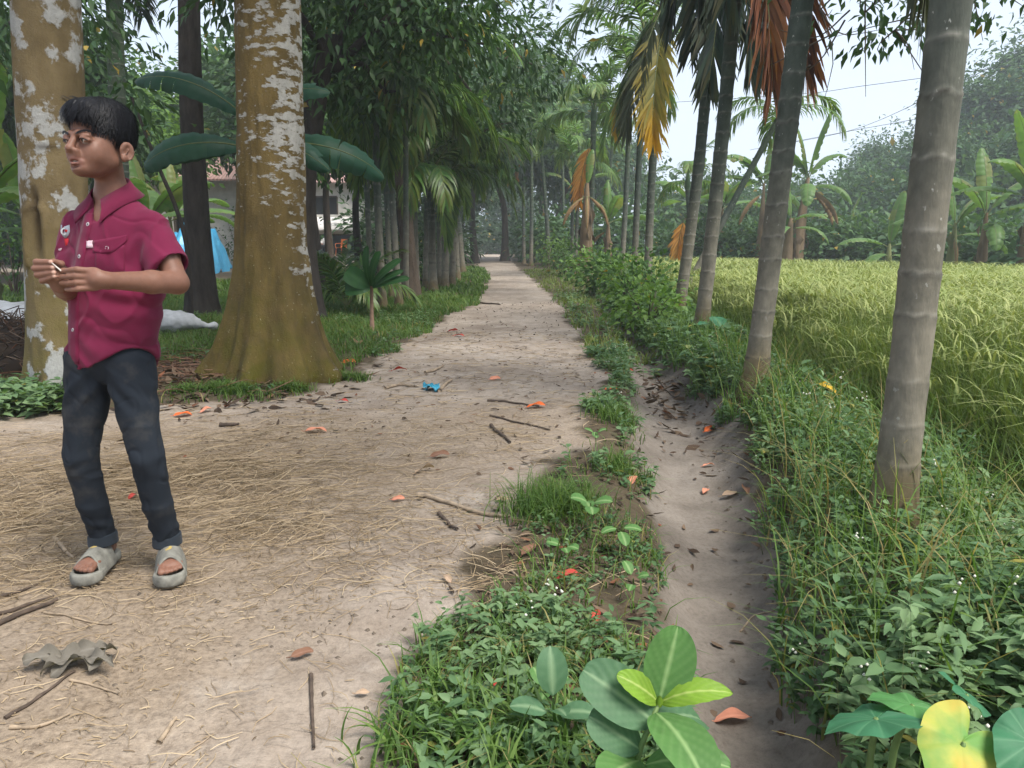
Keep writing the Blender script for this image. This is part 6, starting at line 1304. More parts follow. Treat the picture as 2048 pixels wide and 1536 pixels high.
for t in NAIL: nail = np.maximum(nail, np.exp(-(np.linalg.norm(Vb - t, axis=1) / .0058) ** 4))
toe = (Vb[:, 2] < .06 + zb) * .35
M_skin, sn, sp_ = newmat('skin', .52, .35)
sr, sg, sb_ = tintattr(sn)[:3]
col = ramp(sn, noise(sn, 9, 3), [(.3, (.168, .080, .052)), (.7, (.222, .110, .074))])
col = mixc(sn, .5, col, ramp(sn, noise(sn, 90, 3), [(.3, (.85, .83, .82)), (.7, (1.12, 1.12, 1.12))]), 'MULTIPLY')
col = mixc(sn, math_(sn, 'MULTIPLY', sr, .75), col, (.255, .115, .095)); col = mixc(sn, math_(sn, 'MULTIPLY', sg, .88), col, (.016, .013, .014)); col = mixc(sn, sb_, col, (.50, .31, .24))
sn.links.new(col, sp_.inputs['Base Color']); sp_.inputs['Subsurface Weight'].default_value = .12; sp_.inputs['Subsurface Radius'].default_value = (.02, .008, .005); sp_.inputs['Subsurface Scale'].default_value = .3
bump(sn, sp_, noise(sn, 260, 3), .06, .002)
mb = MB(); mb.add(Vb, Fb, 0, np.stack([lip, stub, np.maximum(nail, 0)], 1)); body = link('body', mb.mesh('body'), M_skin, boy)
# eyes, teeth, brows
M_eye, en, ep = newmat('eye', .2, .25); tcx = nd(en, 'TexCoord'); sep = nd(en, 'SeparateXYZ'); en.links.new(tcx.outputs['Object'], sep.inputs[0])
rad = math_(en, 'SQRT', math_(en, 'ADD', math_(en, 'POWER', sep.outputs[0], 2.0), math_(en, 'POWER', sep.outputs[2], 2.0)))
en.links.new(ramp(en, math_(en, 'DIVIDE', rad, .012), [(0, (.004, .003, .003)), (.48, (.010, .006, .004)), (.60, (.006, .004, .003)), (.65, (.36, .32, .295)), (1, (.26, .20, .17))], 'LINEAR'), ep.inputs['Base Color'])
for s in (1, -1):
    m = bpy.data.meshes.new('eye'); import bmesh; bm = bmesh.new(); bmesh.ops.create_uvsphere(bm, u_segments=24, v_segments=16, radius=.0118); bm.to_mesh(m); bm.free()
    for pl in m.polygons: pl.use_smooth = True
    o = link('eye', m, M_eye, boy); o.location = HX[0] + HX[1] @ np.array([s * .031, -.0752, float(DZ(-.0108))]); o.rotation_euler = (0, 0, R_(-19 - 26))
    mb = MB(); tube(mb, spline([np.array([s * a[0], a[1] - .0028, float(DZ(a[2])) - .0022]) for a in ULID], 14) @ HX[1].T + HX[0], np.array([.0005] + [.0014] * 12 + [.0006]), 6); link('eyelash', mb.mesh('eyelash'), M_ink, boy)
F = Field((-.02, -.02, -.01), (.02, .02, .01), .0012); 
for x in (-.0108, -.0072, -.0024, .0024, .0072, .0108): F.ell((x, -.0030 + x * x * 30, .001), (.0023, .0016, .0042), .0004)
V, f = F.mesh(); mb = MB(); mb.add(HX[0] + (V + [0, -.0800, float(DZ(-.0695))]) @ HX[1].T, f); link('teeth', mb.mesh('teeth'), plain('teeth', (.62, .58, .52), .3), boy)
M_hair = plain('black_hair', (.008, .008, .0105), .55, .3, 60, spec=.25); gh = np.random.default_rng(3)
def strips(mb, roots, pts, w):
    """thin tapered ribbons through pts (n,k,3)"""
    n, k, _ = pts.shape; T = nrm(np.gradient(pts, axis=1)); S = nrm(np.cross(T, nrm(roots)[:, None])); rows = []
    for i in range(k): ww = w * (1 - (i / (k - 1)) ** 2 * .85); rows += [pts[:, i] + S[:, i] * ww, pts[:, i] - S[:, i] * ww]
    v = np.stack(rows, 1); b = (np.arange(n) * 2 * k)[:, None]; mb.add(v.reshape(-1, 3), np.concatenate([b + [2 * i, 2 * i + 1, 2 * i + 3, 2 * i + 2] for i in range(k - 1)]))
for s in (1, -1):
    n = 130; t = gh.random(n); x = .012 + .036 * t; y = -.0915 + .0005 * t + .011 * t ** 2 + .004 * t; z = .0065 + .0065 * np.sin(t * 2.6) - .002 * (1 - t) + gh.normal(0, .0011, n); z = DZ(z)
    p0 = np.stack([s * x, y, z], -1); d = np.stack([s * .0095 * np.ones(n), .002 * np.ones(n), gh.uniform(-.001, .004, n)], -1); pts = np.stack([p0, p0 + d * .5 + [0, -.0006, 0], p0 + d], 1)
    mb = MB(); strips(mb, np.tile([0, -1., 0], (n, 1)), pts + [0, .0006, 0], .0006); v = mb.v[0]; mb.v[0] = HX[0] + v @ HX[1].T; link('eyebrow', mb.mesh('eyebrow'), M_hair, boy)
# hair: a cap with locks
F = Field((-.11, -.13, -.09), (.11, .13, .13), .003)
F.ell((0, .013, .031), (.0765, .0935, .0735), .01).ell((0, -.050, .056), (.057, .049, .036), .02).ell((0, .02, .062), (.069, .078, .044), .02).ell((0, .052, .0), (.062, .050, .052), .02)
F.ell((0, -.098, -.022), (.075, .046, .066), .006, '-')
for s in (1, -1): F.ell((s * .088, -.045, -.042), (.030, .055, .062), .006, '-'); F.ell((s * .085, .015, -.064), (.030, .055, .056), .006, '-')
F.ell((0, .02, -.100), (.10, .10, .052), .006, '-')
V, f = F.mesh(); V = relax(V, f, 2)
nr = nrm(V - [0, .01, .0]); ang = np.arctan2(V[:, 0], -V[:, 1]); V = V + nr * (.0020 * vnoise(np.stack([ang * 11, V[:, 2] * 18, V[:, 0] * 0], -1), 4) + .002 * vnoise(np.stack([ang * 30, V[:, 2] * 25, V[:, 0] * 0], -1), 5))[:, None]
mb = MB(); mb.add(V, f)
out = np.where(((V - [0, .01, .03]) * nr).sum(1) > .055)[0]
ri = gh.choice(out, 9000); P0 = V[ri]; n0 = nrm(P0 - [0, .012, .01]); crown = np.array([.01, .045, .11])
tg = nrm((P0 - crown) - ((P0 - crown) * n0).sum(1, keepdims=True) * n0); tg = nrm(tg + gh.normal(0, .11, tg.shape)); ln = gh.uniform(.012, .026, len(P0))[:, None] * (.45 + .55 * np.clip((P0[:, 2:] + .01) / .06, 0, 1))
front = np.clip((-P0[:, 1:2] - .02) / .05, 0, 1) * np.clip((P0[:, 2:] - .02) / .03, 0, 1); ln = ln * (1 + .35 * front)
dwn = np.array([0, 0, -1.]); pts = [P0 + n0 * .0005]
for k in range(4):
    tg = nrm(tg + dwn * .28 * (k + 1) * .35); pts.append(pts[-1] + tg * ln / 4 + n0 * (.0012 * (k < 2)))
strips(mb, n0, np.stack(pts, 1), .0006)
n = 800; a = gh.uniform(-1.05, 1.05, n); rx, ry = .074, .088      # fringe locks along the forehead
P0 = np.stack([rx * np.sin(a) * .92, -ry * np.cos(a) * .97 + .004, .058 + gh.normal(0, .008, n)], -1); n0 = nrm(P0 - [0, .0, .03]); ln = gh.uniform(.018, .042, n) * (1 - .15 * np.abs(a)); clump = np.round(a * 8) / 8
dx = (clump - a) * .012 + .003 * np.sin(clump * 40); pts = []
for k in range(5):
    s = k / 4; pts.append(P0 + n0 * (.007 * np.sin(s * 2.4))[..., None] + np.stack([dx * s, -.004 * s + 0 * dx, -ln * s], -1))
strips(mb, n0, np.stack(pts, 1), .0008)
for k in range(16):      # a few stray ends at the front top
    a0 = gh.uniform(-.9, .3); b = np.array([.07 * math.sin(a0), -.085 * math.cos(a0), .085]); d = np.array([-.012 + gh.normal(0, .006), -.016, gh.uniform(.0, .012)]); strips(mb, np.tile(nrm(b), (1, 1)), np.array([[b, b + d * .6, b + d * 1.0 + [0, 0, -.004]]]), .0012)
mb.v = [HX[0] + v @ HX[1].T for v in mb.v]; link('hair', mb.mesh('hair'), M_hair, boy)

# ---------------------------------------------------------------- shirt
def cloth(name, c, var=.18, rough=.85, weave=900):
    m, nt, p = newmat(name, rough, .15); n = noise(nt, 6, 4); col = ramp(nt, n, [(.3, tuple(x * (1 - var) for x in c)), (.7, tuple(x * (1 + var) for x in c))])
    nt.links.new(col, p.inputs['Base Color']); p.inputs['Sheen Weight'].default_value = .08; p.inputs['Sheen Roughness'].default_value = .5; bump(nt, p, math_(nt, 'ADD', noise(nt, weave, 2), noise(nt, 35, 4)), .12, .003); return m
M_shirt = cloth('maroon_cotton', (.145, .0125, .043))
F = Field((-.24, -.20, .58 + zb), (.37, .22, 1.26 + zb), .0045)
for x, y, z, r in ((-.060, .004, .68, (.140, .103, .14)), (-.045, .002, .80, (.133, .100, .14)), (-.018, .0, .93, (.133, .100, .16)), (.0, .002, 1.05, (.136, .097, .13))): F.ell(tpt(x, y, z), r, .05, rot=(0, 0, -15))
F.cap(tpt(-.104, .012, 1.098), tpt(.104, .012, 1.098), .050, .050, .035); F.cap(tpt(-.055, .02, 1.132), tpt(.04, .02, 1.132), .038, .038, .035); F.cap(nb - [0, 0, .045], nb - [0, 0, .06], .046, .06, .025)
MF = F; F = Field(MF.lo, MF.lo + MF.h * (MF.n - 1), MF.h); F.n = MF.n; F.F = np.full(MF.n, .2, np.float32)
aL0, aR0 = nrm(EL - SL), nrm(ER - SR); ELs, ERs = SL + (EL - SL) * .66, SR + (ER - SR) * .62
F.cap(SL + [-.004, 0, -.003], ELs + aL0 * .07 + [0, 0, -.008], .049, .067, .03); F.cap(SR, ERs + aR0 * .07 + [0, 0, -.01], .050, .061, .03)
def plane(pt, n, lo, hi, k=.002): 
    n = nrm(np.asarray(n, float)); fn(F, lo, hi, lambda p: -((p - pt) @ n), k, '-')
aL = nrm(EL - SL); plane(ELs + aL * .012, aL + np.array([.25, -.1, .1]), ELs - [.13, .13, .18], ELs + [.13, .13, .10])
aR = nrm(ER - SR); plane(ERs, aR, ERs - [.12, .12, .18], ERs + [.12, .12, .10])
F.cap(ELs - aL * .0, ELs + aL * .09, .045, .055, .002, '-'); F.cap(ERs - aR * .04, ERs + aR * .06, .046, .054, .002, '-')
hh = np.clip(.5 + .5 * (MF.F - F.F) / .022, 0, 1); MF.F = MF.F * (1 - hh) + F.F * hh - .022 * hh * (1 - hh); F = MF
F.cap(nb + [0, -.004, -.005], nb + [0, 0, .12], .045, .056, .003, '-'); F.ell(tpt(-.004, -.075, 1.150), (.020, .05, .034), .004, '-')
Rt = TH[1]
def hem(p):
    l = (p - TH[0]) @ Rt; phi = np.arctan2(l[..., 0] + .06, -l[..., 1]) + .55; return p[..., 2] - zb - (.668 + .080 * np.abs(np.sin(phi)) ** 2.5 + .012 * np.sin(phi * 3 + 1))
fn(F, (-.24, -.2, .58 + zb), (.37, .22, .82 + zb), hem, .003, '-')
V, f = F.mesh(); V = relax(V, f, 2)
me_t = MB(); me_t.add(V, f); tmp = me_t.mesh('tmp'); nv = np.zeros(len(V) * 3, np.float32); tmp.vertices.foreach_get('normal', nv); nv = nv.reshape(-1, 3)
l = (V - TH[0]) @ Rt; z = V[:, 2] - zb
fold = .0055 * vnoise(np.stack([l[:, 0] * 9 + z * 7, l[:, 1] * 8, z * 9 - l[:, 0] * 8], -1), 5) + .004 * vnoise(np.stack([l[:, 0] * 26, l[:, 1] * 20, z * 5], -1), 6) * np.clip((.86 - z) / .15, 0, 1)
fold += .0055 * np.sin((z * 1.0 + l[:, 0] * .55 + .03 * vnoise(l * 8, 8)) * 88) * np.exp(-((z - .90) / .075) ** 2 - ((l[:, 0] - .07) / .08) ** 2)          # creases under the bent arm
rdg = lambda p, s, w=.22: np.clip(1 - np.abs(vnoise(p, s)) / w, 0, 1) ** 1.5
fold += .0040 * rdg(np.stack([l[:, 0] * 7 - z * 6, l[:, 1] * 6, z * 4 + l[:, 0] * 7], -1), 27, .12) - .0035 * rdg(np.stack([l[:, 0] * 8 + z * 9, l[:, 1] * 6, z * 6 - l[:, 0] * 3], -1), 28, .12)
fold += .0060 * rdg(np.stack([l[:, 0] * 5 + z * 4, l[:, 1] * 4, z * 5.5 - l[:, 0] * 4], -1), 21) * np.clip((1.12 - z) / .1, 0, 1) - .0035 * rdg(np.stack([l[:, 0] * 10 - z * 5, l[:, 1] * 7, z * 9 + l[:, 0] * 6], -1), 22)
fold += .0035 * rdg(np.stack([l[:, 0] * 16, l[:, 1] * 13, z * 4.5], -1), 23) * np.clip((.90 - z) / .15, 0, 1)
fold += .004 * np.sin((z * .6 - l[:, 0] * 1.0) * 95 + 3 * vnoise(l * 6, 9)) * np.exp(-((z - 1.03) / .06) ** 2 - ((np.abs(l[:, 0]) - .105) / .035) ** 2)
fold += .005 * np.sin((z + .4 * l[:, 0]) * 70 + 2 * vnoise(l * 7, 3)) * np.exp(-((z - .76) / .06) ** 2) * .6
V = V + nv * fold[:, None]; bpy.data.meshes.remove(tmp)
mb = MB(); mb.add(V, f); shirt = link('shirt', mb.mesh('shirt'), M_shirt, boy)
BVS = BVHTree.FromPolygons([tuple(x) for x in V], [tuple(int(i) for i in x) for x in f])
co = np.array([0, 0, CAMZ]) - BO
def onshirt(u, v, lift=.002):
    h = BVS.ray_cast(Vector(co), Vector(ray(u, v)))
    if h[0] is None: return None, None
    return np.array(h[0]) + np.array(h[1]) * lift, np.array(h[1])
def patch(uvs, th, name, mat, parent, lift=.0015):
    """grid of photo points laid on the shirt, given thickness; uvs (a,b,2)"""
    a, b, _ = uvs.shape; P = np.zeros((a, b, 3)); N = np.zeros((a, b, 3)); last = next(q for q in (onshirt(*t, lift) for t in uvs.reshape(-1, 2)) if q[0] is not None)
    for i in range(a):
        if i: last = (P[i - 1, 0], N[i - 1, 0])
        for j in range(b):
            p, n = onshirt(*uvs[i, j], lift)
            if p is None or (last is not None and np.linalg.norm(p - last[0]) > .06): p, n = last
            P[i, j], N[i, j] = p, n; last = (p, n)
    mb = MB(); n = a * b; v = np.concatenate([(P + N * th).reshape(-1, 3), (P - N * .003).reshape(-1, 3)]); i = np.arange(a - 1)[:, None] * b; j = np.arange(b - 1)[None]
    q = np.stack([i + j, i + j + 1, i + b + j + 1, i + b + j], -1).reshape(-1, 4); rim = [k for k in range(b)] + [b * r + b - 1 for r in range(1, a)] + [n - 1 - k for k in range(1, b)] + [b * r for r in range(a - 2, 0, -1)]
    rim = np.array(rim); r2 = np.roll(rim, -1); mb.add(v, [q[:, ::-1], np.stack([rim, r2, r2 + n, rim + n], -1)]); return link(name, mb.mesh(name), mat, parent)
pl = spline([(178, 428), (174, 449), (160, 513), (149, 587), (147, 660), (148, 728)], 44)
patch(np.stack([pl + [-9, 0], pl + [-3, 0], pl + [3, 0], pl + [10, 0]], 1), .0013, 'placket', M_shirt, shirt)
s_ = np.linspace(0, 1, 14); patch(np.stack([np.stack([187 + 68 * s_, 482 - 12 * s_ + t * (22 + 10 * np.sin(np.pi * s_) - 12 * s_ ** 3)], -1) for t in np.linspace(0, 1, 6)], 0), .0022, 'pocket_flap', M_shirt, shirt)
patch(np.stack([np.stack([191 + 58 * s_, 500 - 10 * s_ + t * (62 - 6 * s_)], -1) for t in np.linspace(0, 1, 8)], 0), .0008, 'pocket', M_shirt, shirt)
M_lab = plain('woven_label', (.58, .42, .46), .7); lab = patch(np.stack([np.stack([np.linspace(175, 186, 4), np.full(4, y)], -1) for y in (481, 486, 491, 496)], 0), .003, 'label_tab', M_lab, shirt)
M_but = plain('button', (.45, .43, .44), .3, .2, 200)
def disc(p, n, r, th, mb, mat=0, seg=16, hole=0):
    n = nrm(n); a = nrm(np.cross(n, [0, 0, 1.])); b = np.cross(n, a); t = np.linspace(0, 2 * np.pi, seg, endpoint=False); rings = []
    for rr, hh in ((r, -.002), (r, th * .7), (r * .85, th), (r * .5, th * .75), (.0002, th * .75)): rings.append(p + n * hh + rr * (np.cos(t)[:, None] * a + np.sin(t)[:, None] * b))
    v = np.concatenate(rings); i = np.arange(4)[:, None] * seg; j = np.arange(seg)[None]; j2 = (j + 1) % seg
    ff = np.stack([i + j, i + j2, i + seg + j2, i + seg + j], -1).reshape(-1, 4); mb.add(v, ff, np.repeat([mat, mat, mat, mat if not hole else 1], seg))
for u, v in ((177, 449), (160, 513), (148, 587), (147, 660), (215, 496)):
    p, n = onshirt(u, v, .0012); mb = MB(); disc(p, n, .0058, .0028, mb, 0, 16, 1); link('button', mb.mesh('button'), [M_but, M_ink], shirt)
M_badge = plain('badge_grey', (.34, .36, .40), .5, .3, 90); M_bw = plain('badge_white', (.62, .62, .62), .6); M_red = plain('red_thread', (.50, .02, .03), .7)
sh = np.array([[-8, -13], [0, -10], [8, -13], [9, 0], [6, 8], [0, 14], [-6, 8], [-9, 0]]) * 1.0
def shape(uvs, name, mat, parent, lift):
    pts = [onshirt(*q, lift) for q in uvs]; P = np.array([p for p, n in pts if p is not None]); N = pts[len(pts) // 2][1]
    mb = MB(); m = len(P); cc = P.mean(0); v = np.concatenate([P, P - N * .003, [cc]]); k = np.arange(m); k2 = (k + 1) % m
    mb.add(v, [np.stack([k, k2, k2 + m, k + m], -1), np.stack([k2, k, np.full(m, 2 * m)], -1)]); return link(name, mb.mesh(name), mat, parent)
bd = shape(sh + [131, 463], 'badge', M_badge, shirt, .0018)
t = np.linspace(.6, 5.2, 12); ring = np.concatenate([np.stack([6 * np.cos(t), 8 * np.sin(t)], -1), np.stack([3.2 * np.cos(t[::-1]), 4.6 * np.sin(t[::-1])], -1)]) + [129, 463]
P = np.array([onshirt(*q, .0026)[0] for q in ring]); mb = MB(); k = np.arange(11); mb.add(P, np.stack([k, k + 1, 22 - k, 23 - k], -1)); link('badge_mark', mb.mesh('badge_mark'), M_bw, bd)
shape(np.array([[-2, -3], [3, -2], [2, 3], [-2, 2]]) * 1.0 + [133, 462], 'badge_dot', M_red, bd, .0028)
shape(np.array([[-4, -5], [4, -6], [2, 7], [-1, 9]]) * 1.0 + [133, 483], 'thread_mark', M_red, shirt, .0018)
shape(np.array([[-4, -1], [3, -3], [1, 3], [-2, 3]]) * 1.0 + [121, 499], 'thread_mark', M_lab, shirt, .0018)
# collar: two folded flaps round the neck
mb = MB(); n = 44; A = np.linspace(R_(-164), R_(164), n); rows = []
for k, a in enumerate(A):
    fr_ = abs(a) / R_(164); d = TH[1] @ np.array([math.sin(a), math.cos(a), 0]); z0 = .062 - .070 * fr_ ** 1.5; ctr = nb + TH[1] @ np.array([0, -.016 * fr_, 0])
    ext = .0 + .026 * max(0, (fr_ - .55) / .45) ** 2; tz = TH[1] @ np.array([math.copysign(1, a) * .016 * max(0, (fr_ - .6) / .4) ** 2, 0, 0])
    rows.append([ctr + d * .049 + [0, 0, z0 - .020], ctr + d * .0485 + [0, 0, z0 + .002], ctr + d * .0515 + [0, 0, z0 + .004], ctr + d * (.065) + tz * .5 + [0, 0, z0 - .016 - ext * .4], ctr + d * (.089 + ext * .3) + tz + [0, 0, z0 - .038 - ext], ctr + d * (.0855 + ext * .3) + tz + [0, 0, z0 - .0405 - ext], ctr + d * .062 + tz * .5 + [0, 0, z0 - .020 - ext * .4]])
v = np.array(rows); i = np.arange(n - 1)[:, None] * 7; j = np.arange(6)[None]; mb.add(v.reshape(-1, 3), np.stack([i + j, i + 7 + j, i + 8 + j, i + j + 1], -1).reshape(-1, 4)); mb.f.append(np.array([list(range(7))])); mb.m.append(np.array([0])); mb.f.append(np.array([list(range((n - 1) * 7, n * 7))])); mb.m.append(np.array([0])); link('collar', mb.mesh('collar'), M_shirt, shirt)

# ---------------------------------------------------------------- jeans
M_jean, jn, jp = newmat('dark_denim', .85, .15)
jc = ramp(jn, noise(jn, 5, 4), [(.3, (.0125, .0165, .023)), (.7, (.022, .028, .037))]); dust = ramp(jn, noise(jn, 11, 5, .6), [(.52, (0, 0, 0)), (.72, (.6, .6, .6))]); jc = mixc(jn, dust, jc, (.07, .066, .06))
jn.links.new(jc, jp.inputs['Base Color']); bump(jn, jp, math_(jn, 'ADD', noise(jn, 600, 2), noise(jn, 40, 4)), .2, .003)
F = Field((-.24, -.17, .06 + zb), (.25, .20, .84 + zb), .0045)
F.ell(tpt(-.062, .0, .72), (.118, .088, .10), .04, rot=(0, 0, -15))
for hp, kn, an, s in ((HPL, KL, AL, 1), (HPR, KR, AR, -1)):
    kn2 = kn + [0, 0, .02]; F.cap(hp + [s * .004, 0, .0], hp * .45 + kn2 * .55, .075, .061, .008).cap(hp * .45 + kn2 * .55, kn2, .061, .0495, .008).cap(kn2, kn * .5 + an * .5, .0495, .044, .008).cap(kn * .5 + an * .5, an + [0, 0, .03], .044, .040, .008)
    fn(F, an - [.08, .08, .03], an + [.08, .08, .05], lambda p, an=an: p[..., 2] - (an[2] + .012), .003, '-')
V, f = F.mesh(); V = relax(V, f, 2); tmpm = MB(); tmpm.add(V, f); tmp = tmpm.mesh('tmp'); nv = np.zeros(len(V) * 3, np.float32); tmp.vertices.foreach_get('normal', nv); nv = nv.reshape(-1, 3); bpy.data.meshes.remove(tmp)
z = V[:, 2] - zb; side = np.sign(V[:, 0] + .005)
fold = .0026 * vnoise(np.stack([V[:, 0] * 10, V[:, 1] * 10, z * 16 + V[:, 0] * side * 9], -1), 3) + .0024 * np.sin(z * 95 + V[:, 0] * side * 75 + 5 * vnoise(V * 9, 6)) * np.exp(-((z - .37) / .045) ** 2) * (.5 + .8 * vnoise(V * 12, 16)) + .002 * np.sin(z * 120 - V[:, 0] * side * 60 + 5 * vnoise(V * 9, 7)) * np.exp(-((z - .15) / .05) ** 2) + .004 * np.sin((z * .8 + np.abs(V[:, 0] + .005) * 1.0) * 100 + vnoise(V * 6, 8)) * np.exp(-((z - .60) / .05) ** 2)
fold += .0024 * rdg(np.stack([V[:, 0] * 9 * side + z * 6, V[:, 1] * 8, z * 7], -1), 31) - .003 * rdg(np.stack([V[:, 0] * 14, V[:, 1] * 12, z * 12 - V[:, 0] * side * 8], -1), 32)
V = V + nv * fold[:, None]; mb = MB(); mb.add(V, f); jeans = link('jeans', mb.mesh('jeans'), M_jean, boy)
M_cuff = cloth('denim_cuff', (.024, .031, .040), .25)
for an in (AL, AR):
    F = Field((-.07, -.07, -.05), (.07, .07, .06), .0035); F.cap((0, 0, .0), (0, 0, .030), .0465, .0455, .002); fn(F, (-.07, -.07, -.05), (.07, .07, .06), lambda p: np.maximum(p[..., 2] - .032 - .10 * p[..., 0], -(p[..., 2] + .006 - .05 * p[..., 0])) * -1, .002, '-'); F.cap((0, 0, -.04), (0, 0, .02), .038, .038, .002, '-')
    V, f = F.mesh(); V = relax(V, f, 1); V[:, :2] *= (1 + .03 * vnoise(V * 25, 3))[:, None]; mb = MB(); mb.add(V + an + [0, 0, .004], f); link('cuff', mb.mesh('cuff'), M_cuff, jeans)
# ---------------------------------------------------------------- slippers
M_slip = plain('grey_rubber', (.185, .18, .155), .85, .45, 24, .3); M_slipw = plain('yellow_print', (.45, .33, .10), .7)
for (ci, ang), nm in zip(FEET, ('l', 'r')):
    sd_ = 1 if ci[0] > 0 else -1
    F = Field((-.07, -.15, -.01), (.07, .14, .11), .0028)
    F.cap((sd_ * -.004, -.072, .015), (0, -.01, .015), .049, .043, .004).cap((0, -.01, .015), (0, .082, .015), .043, .038, .004)
    fn(F, (-.07, -.15, -.01), (.07, .14, .11), lambda p: (.0145 + .004 * np.clip(-p[..., 1] / .1, 0, 1) ** 2 - np.abs(p[..., 2] - .0155)), .004, '-')
    F.cap((sd_ * -.002, -.062, .034), (0, .01, .034), .038, .034, .004, '-')       # foot bed
    G = Field((-.07, -.15, -.01), (.07, .14, .11), .0028)
    el = lambda p, rx, rz: np.sqrt((p[..., 0] / rx) ** 2 + (np.maximum(p[..., 2], 0) / rz) ** 2)
    def rz(p): return .072 + .22 * np.clip(p[..., 1] + .055, 0, .1) * 1.0
    fn(G, G.lo, G.lo + G.h * (G.n - 1), lambda p: (el(p, .0485, rz(p)) - 1) * .045); fn(G, G.lo, G.lo + G.h * (G.n - 1), lambda p: (el(p, .0425, rz(p) - .0065) - 1) * .04, .002, '-')
    fn(G, G.lo, G.lo + G.h * (G.n - 1), lambda p: -np.maximum.reduce([-(p[..., 1] + .062 - .35 * (p[..., 2] - .03) + .25 * np.abs(p[..., 0])), p[..., 1] - .036 - .15 * (p[..., 2] - .03), .008 - p[..., 2]]), .004, '-')
    X = rotm(ang)
    V, f = F.mesh(); V = relax(V, f, 1); mb = MB(); mb.add(ci + V @ X.T, f); slip = link('slipper', mb.mesh('slipper'), M_slip, boy)
    V, f = G.mesh(); V = relax(V, f, 1); mb = MB(); mb.add(ci + V @ X.T, f); link('strap', mb.mesh('strap'), M_slip, slip)
    bs = BVHTree.FromPolygons([tuple(ci + X @ x) for x in V], [tuple(int(i) for i in x) for x in f]); P = []
    for x, y in ((-.010, -.012), (.006, -.006), (.010, .006), (.002, .010), (-.002, .001), (-.012, -.004)):
        h = bs.ray_cast(Vector(ci + X @ np.array([x, y, .2])), Vector((0, 0, -1))); 
        if h[0] is not None: P.append(np.array(h[0]) + [0, 0, .0012])
    if len(P) > 3: mb = MB(); mb.add(np.array(P), np.array([[0, 1, 4], [0, 4, 5], [1, 2, 3], [1, 3, 4]])); link('print_mark', mb.mesh('print_mark'), M_slipw, slip)
# the little stick in his fingers
mb = MB(); tube(mb, [at(103, 525, YH - .008), at(113, 534, YH - .008), at(124, 543, YH + .002)], [.0016, .0019, .0022], 8)
tag(link('held_stick', mb.mesh('held_stick'), plain('peeled_stick', (.62, .56, .50), .6)), 'thin pale stick held between the boy fingers', 'stick')

# ---------------------------------------------------------------- seated person and chair by the far house
px, py = at(652, 500, 44)[:2]; pz = H1(px, py); per = thing('person', 'person in a white shirt and dark trousers sitting in front of the white house', 'person', (px, py, pz)); 
F = Field((-.4, -.7, -.02), (.4, .4, 1.35), .022); F.ell((0, .05, 1.13), (.085, .1, .12)).cap((0, .06, 1.0), (0, .05, .92), .05, .06, .03).cap((-.16, .05, .88), (.16, .05, .88), .06, .06, .04).ell((0, .06, .7), (.16, .12, .26), .05)
for s in (1, -1): F.cap((s * .2, .05, .87), (s * .26, -.02, .64), .05, .042, .03).cap((s * .26, -.02, .64), (s * .12, -.28, .60), .042, .035, .02).cap((s * .1, .05, .48), (s * .13, -.38, .49), .08, .06, .04).cap((s * .13, -.38, .49), (s * .14, -.36, .08), .06, .042, .03).cap((s * .14, -.36, .04), (s * .14, -.50, .03), .04, .035, .02)
V, f = F.mesh(); mb = MB(); mb.add(V, f); link('body', mb.mesh('body'), M_skin, per)
F = Field((-.45, -.4, .4), (.45, .4, 1.05), .022); F.ell((0, .06, .7), (.185, .15, .30), .05).cap((-.17, .05, .89), (.17, .05, .89), .075, .075, .04)
for s in (1, -1): F.cap((s * .2, .05, .87), (s * .25, .0, .68), .068, .068, .03)
V, f = F.mesh(); mb = MB(); mb.add(V, f); link('shirt', mb.mesh('shirt'), plain('white_cotton', (.6, .6, .6), .9), per)
F = Field((-.45, -.6, .0), (.45, .4, .75), .022); F.ell((0, .06, .5), (.19, .16, .12), .04)
for s in (1, -1): F.cap((s * .1, .05, .49), (s * .13, -.38, .50), .098, .078, .04).cap((s * .13, -.38, .50), (s * .14, -.36, .12), .078, .065, .03)
V, f = F.mesh(); mb = MB(); mb.add(V, f); link('trousers', mb.mesh('trousers'), M_jean, per)
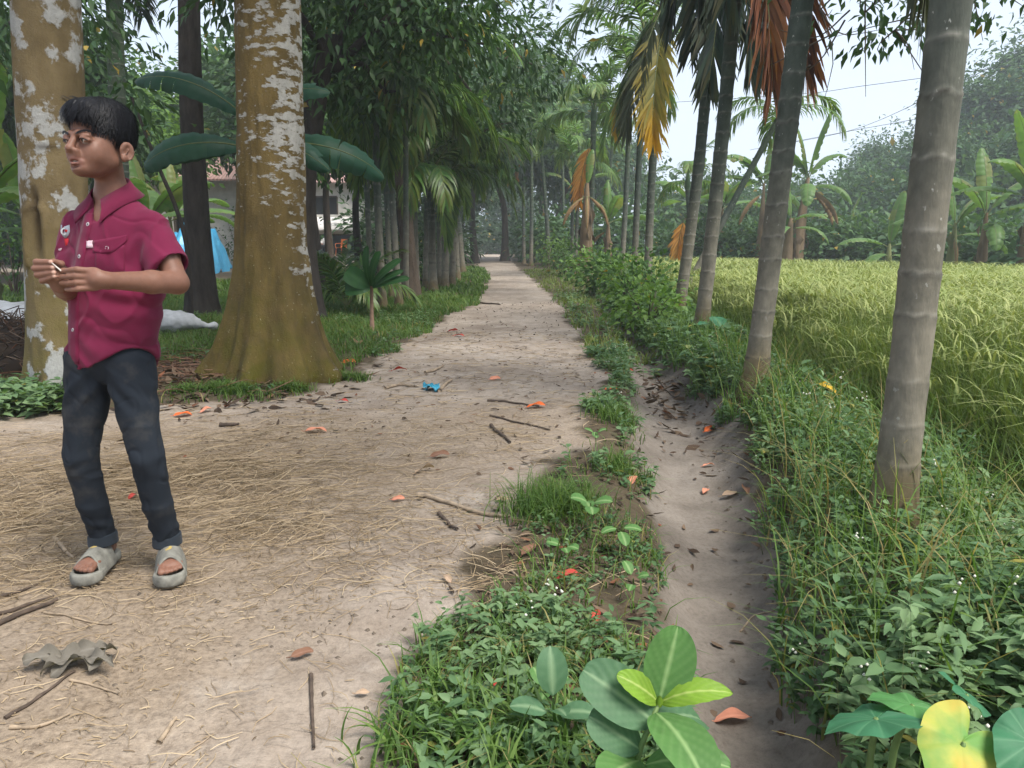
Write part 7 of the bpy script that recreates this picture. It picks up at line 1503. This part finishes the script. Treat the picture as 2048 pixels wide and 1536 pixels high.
F = Field((-.2, -.2, 1.0), (.2, .3, 1.4), .015); F.ell((0, .065, 1.17), (.095, .105, .105)); F.ell((0, -.06, 1.1), (.08, .1, .09), .01, '-'); V, f = F.mesh(); mb = MB(); mb.add(V, f); link('hair', mb.mesh('hair'), M_hair, per)
def chair(x, y, rz, label, mat, name='plastic_chair'):
    t = thing(name, label, 'chair', (x, y, H1(x, y)), rz); m = MB(); box(m, -.24, .24, -.24, .24, .42, .46); link('seat', m.mesh('seat', False), mat, t)
    m = MB(); v = []; 
    for zz in np.linspace(.46, .92, 6): v += [[q, .22 + .16 * (zz - .46) - .10 * (q / .24) ** 2 * .6, zz] for q in np.linspace(-.24, .24, 7)]
    v = np.array(v); i = np.arange(5)[:, None] * 7; j = np.arange(6)[None]; ff = np.stack([i + j, i + j + 1, i + j + 8, i + j + 7], -1).reshape(-1, 4); m.add(np.concatenate([v, v + [0, .025, 0]]), [ff, ff[:, ::-1] + 42]); link('backrest', m.mesh('backrest'), mat, t)
    for s in (1, -1):
        for yy in (-.2, .2): m = MB(); tube(m, [(s * .20, yy, .42), (s * .24, yy * 1.15, 0)], [.025, .02], 8); link('leg', m.mesh('leg'), mat, t)
        m = MB(); tube(m, spline([(s * .23, .24, .68), (s * .26, .0, .67), (s * .25, -.2, .64), (s * .23, -.22, .46)], 10), .02, 8); link('armrest', m.mesh('armrest'), mat, t)
chair(px, py + .12, 0, 'dark chair the person in the white shirt sits on', M_jean)
x, y = at(683, 500, 43)[:2]; chair(x, y, -.6, 'empty orange plastic chair beside the seated person', plain('orange_plastic', (.55, .16, .05), .5))
# ================================================================= air
hm_ = bpy.data.materials.new('haze'); hm_.use_nodes = True; hn = hm_.node_tree; hn.nodes.clear()
pv = hn.nodes.new('ShaderNodeVolumePrincipled'); pv.inputs['Color'].default_value = (.86, .93, 1.0, 1); pv.inputs['Density'].default_value = .0021; pv.inputs['Anisotropy'].default_value = .25
ho = hn.nodes.new('ShaderNodeOutputMaterial'); hn.links.new(pv.outputs[0], ho.inputs['Volume'])
mb = MB(); box(mb, -120, 120, -20, 160, -2.0, 26.0); tag(link('haze', mb.mesh('haze', False), hm_), kind='stuff')
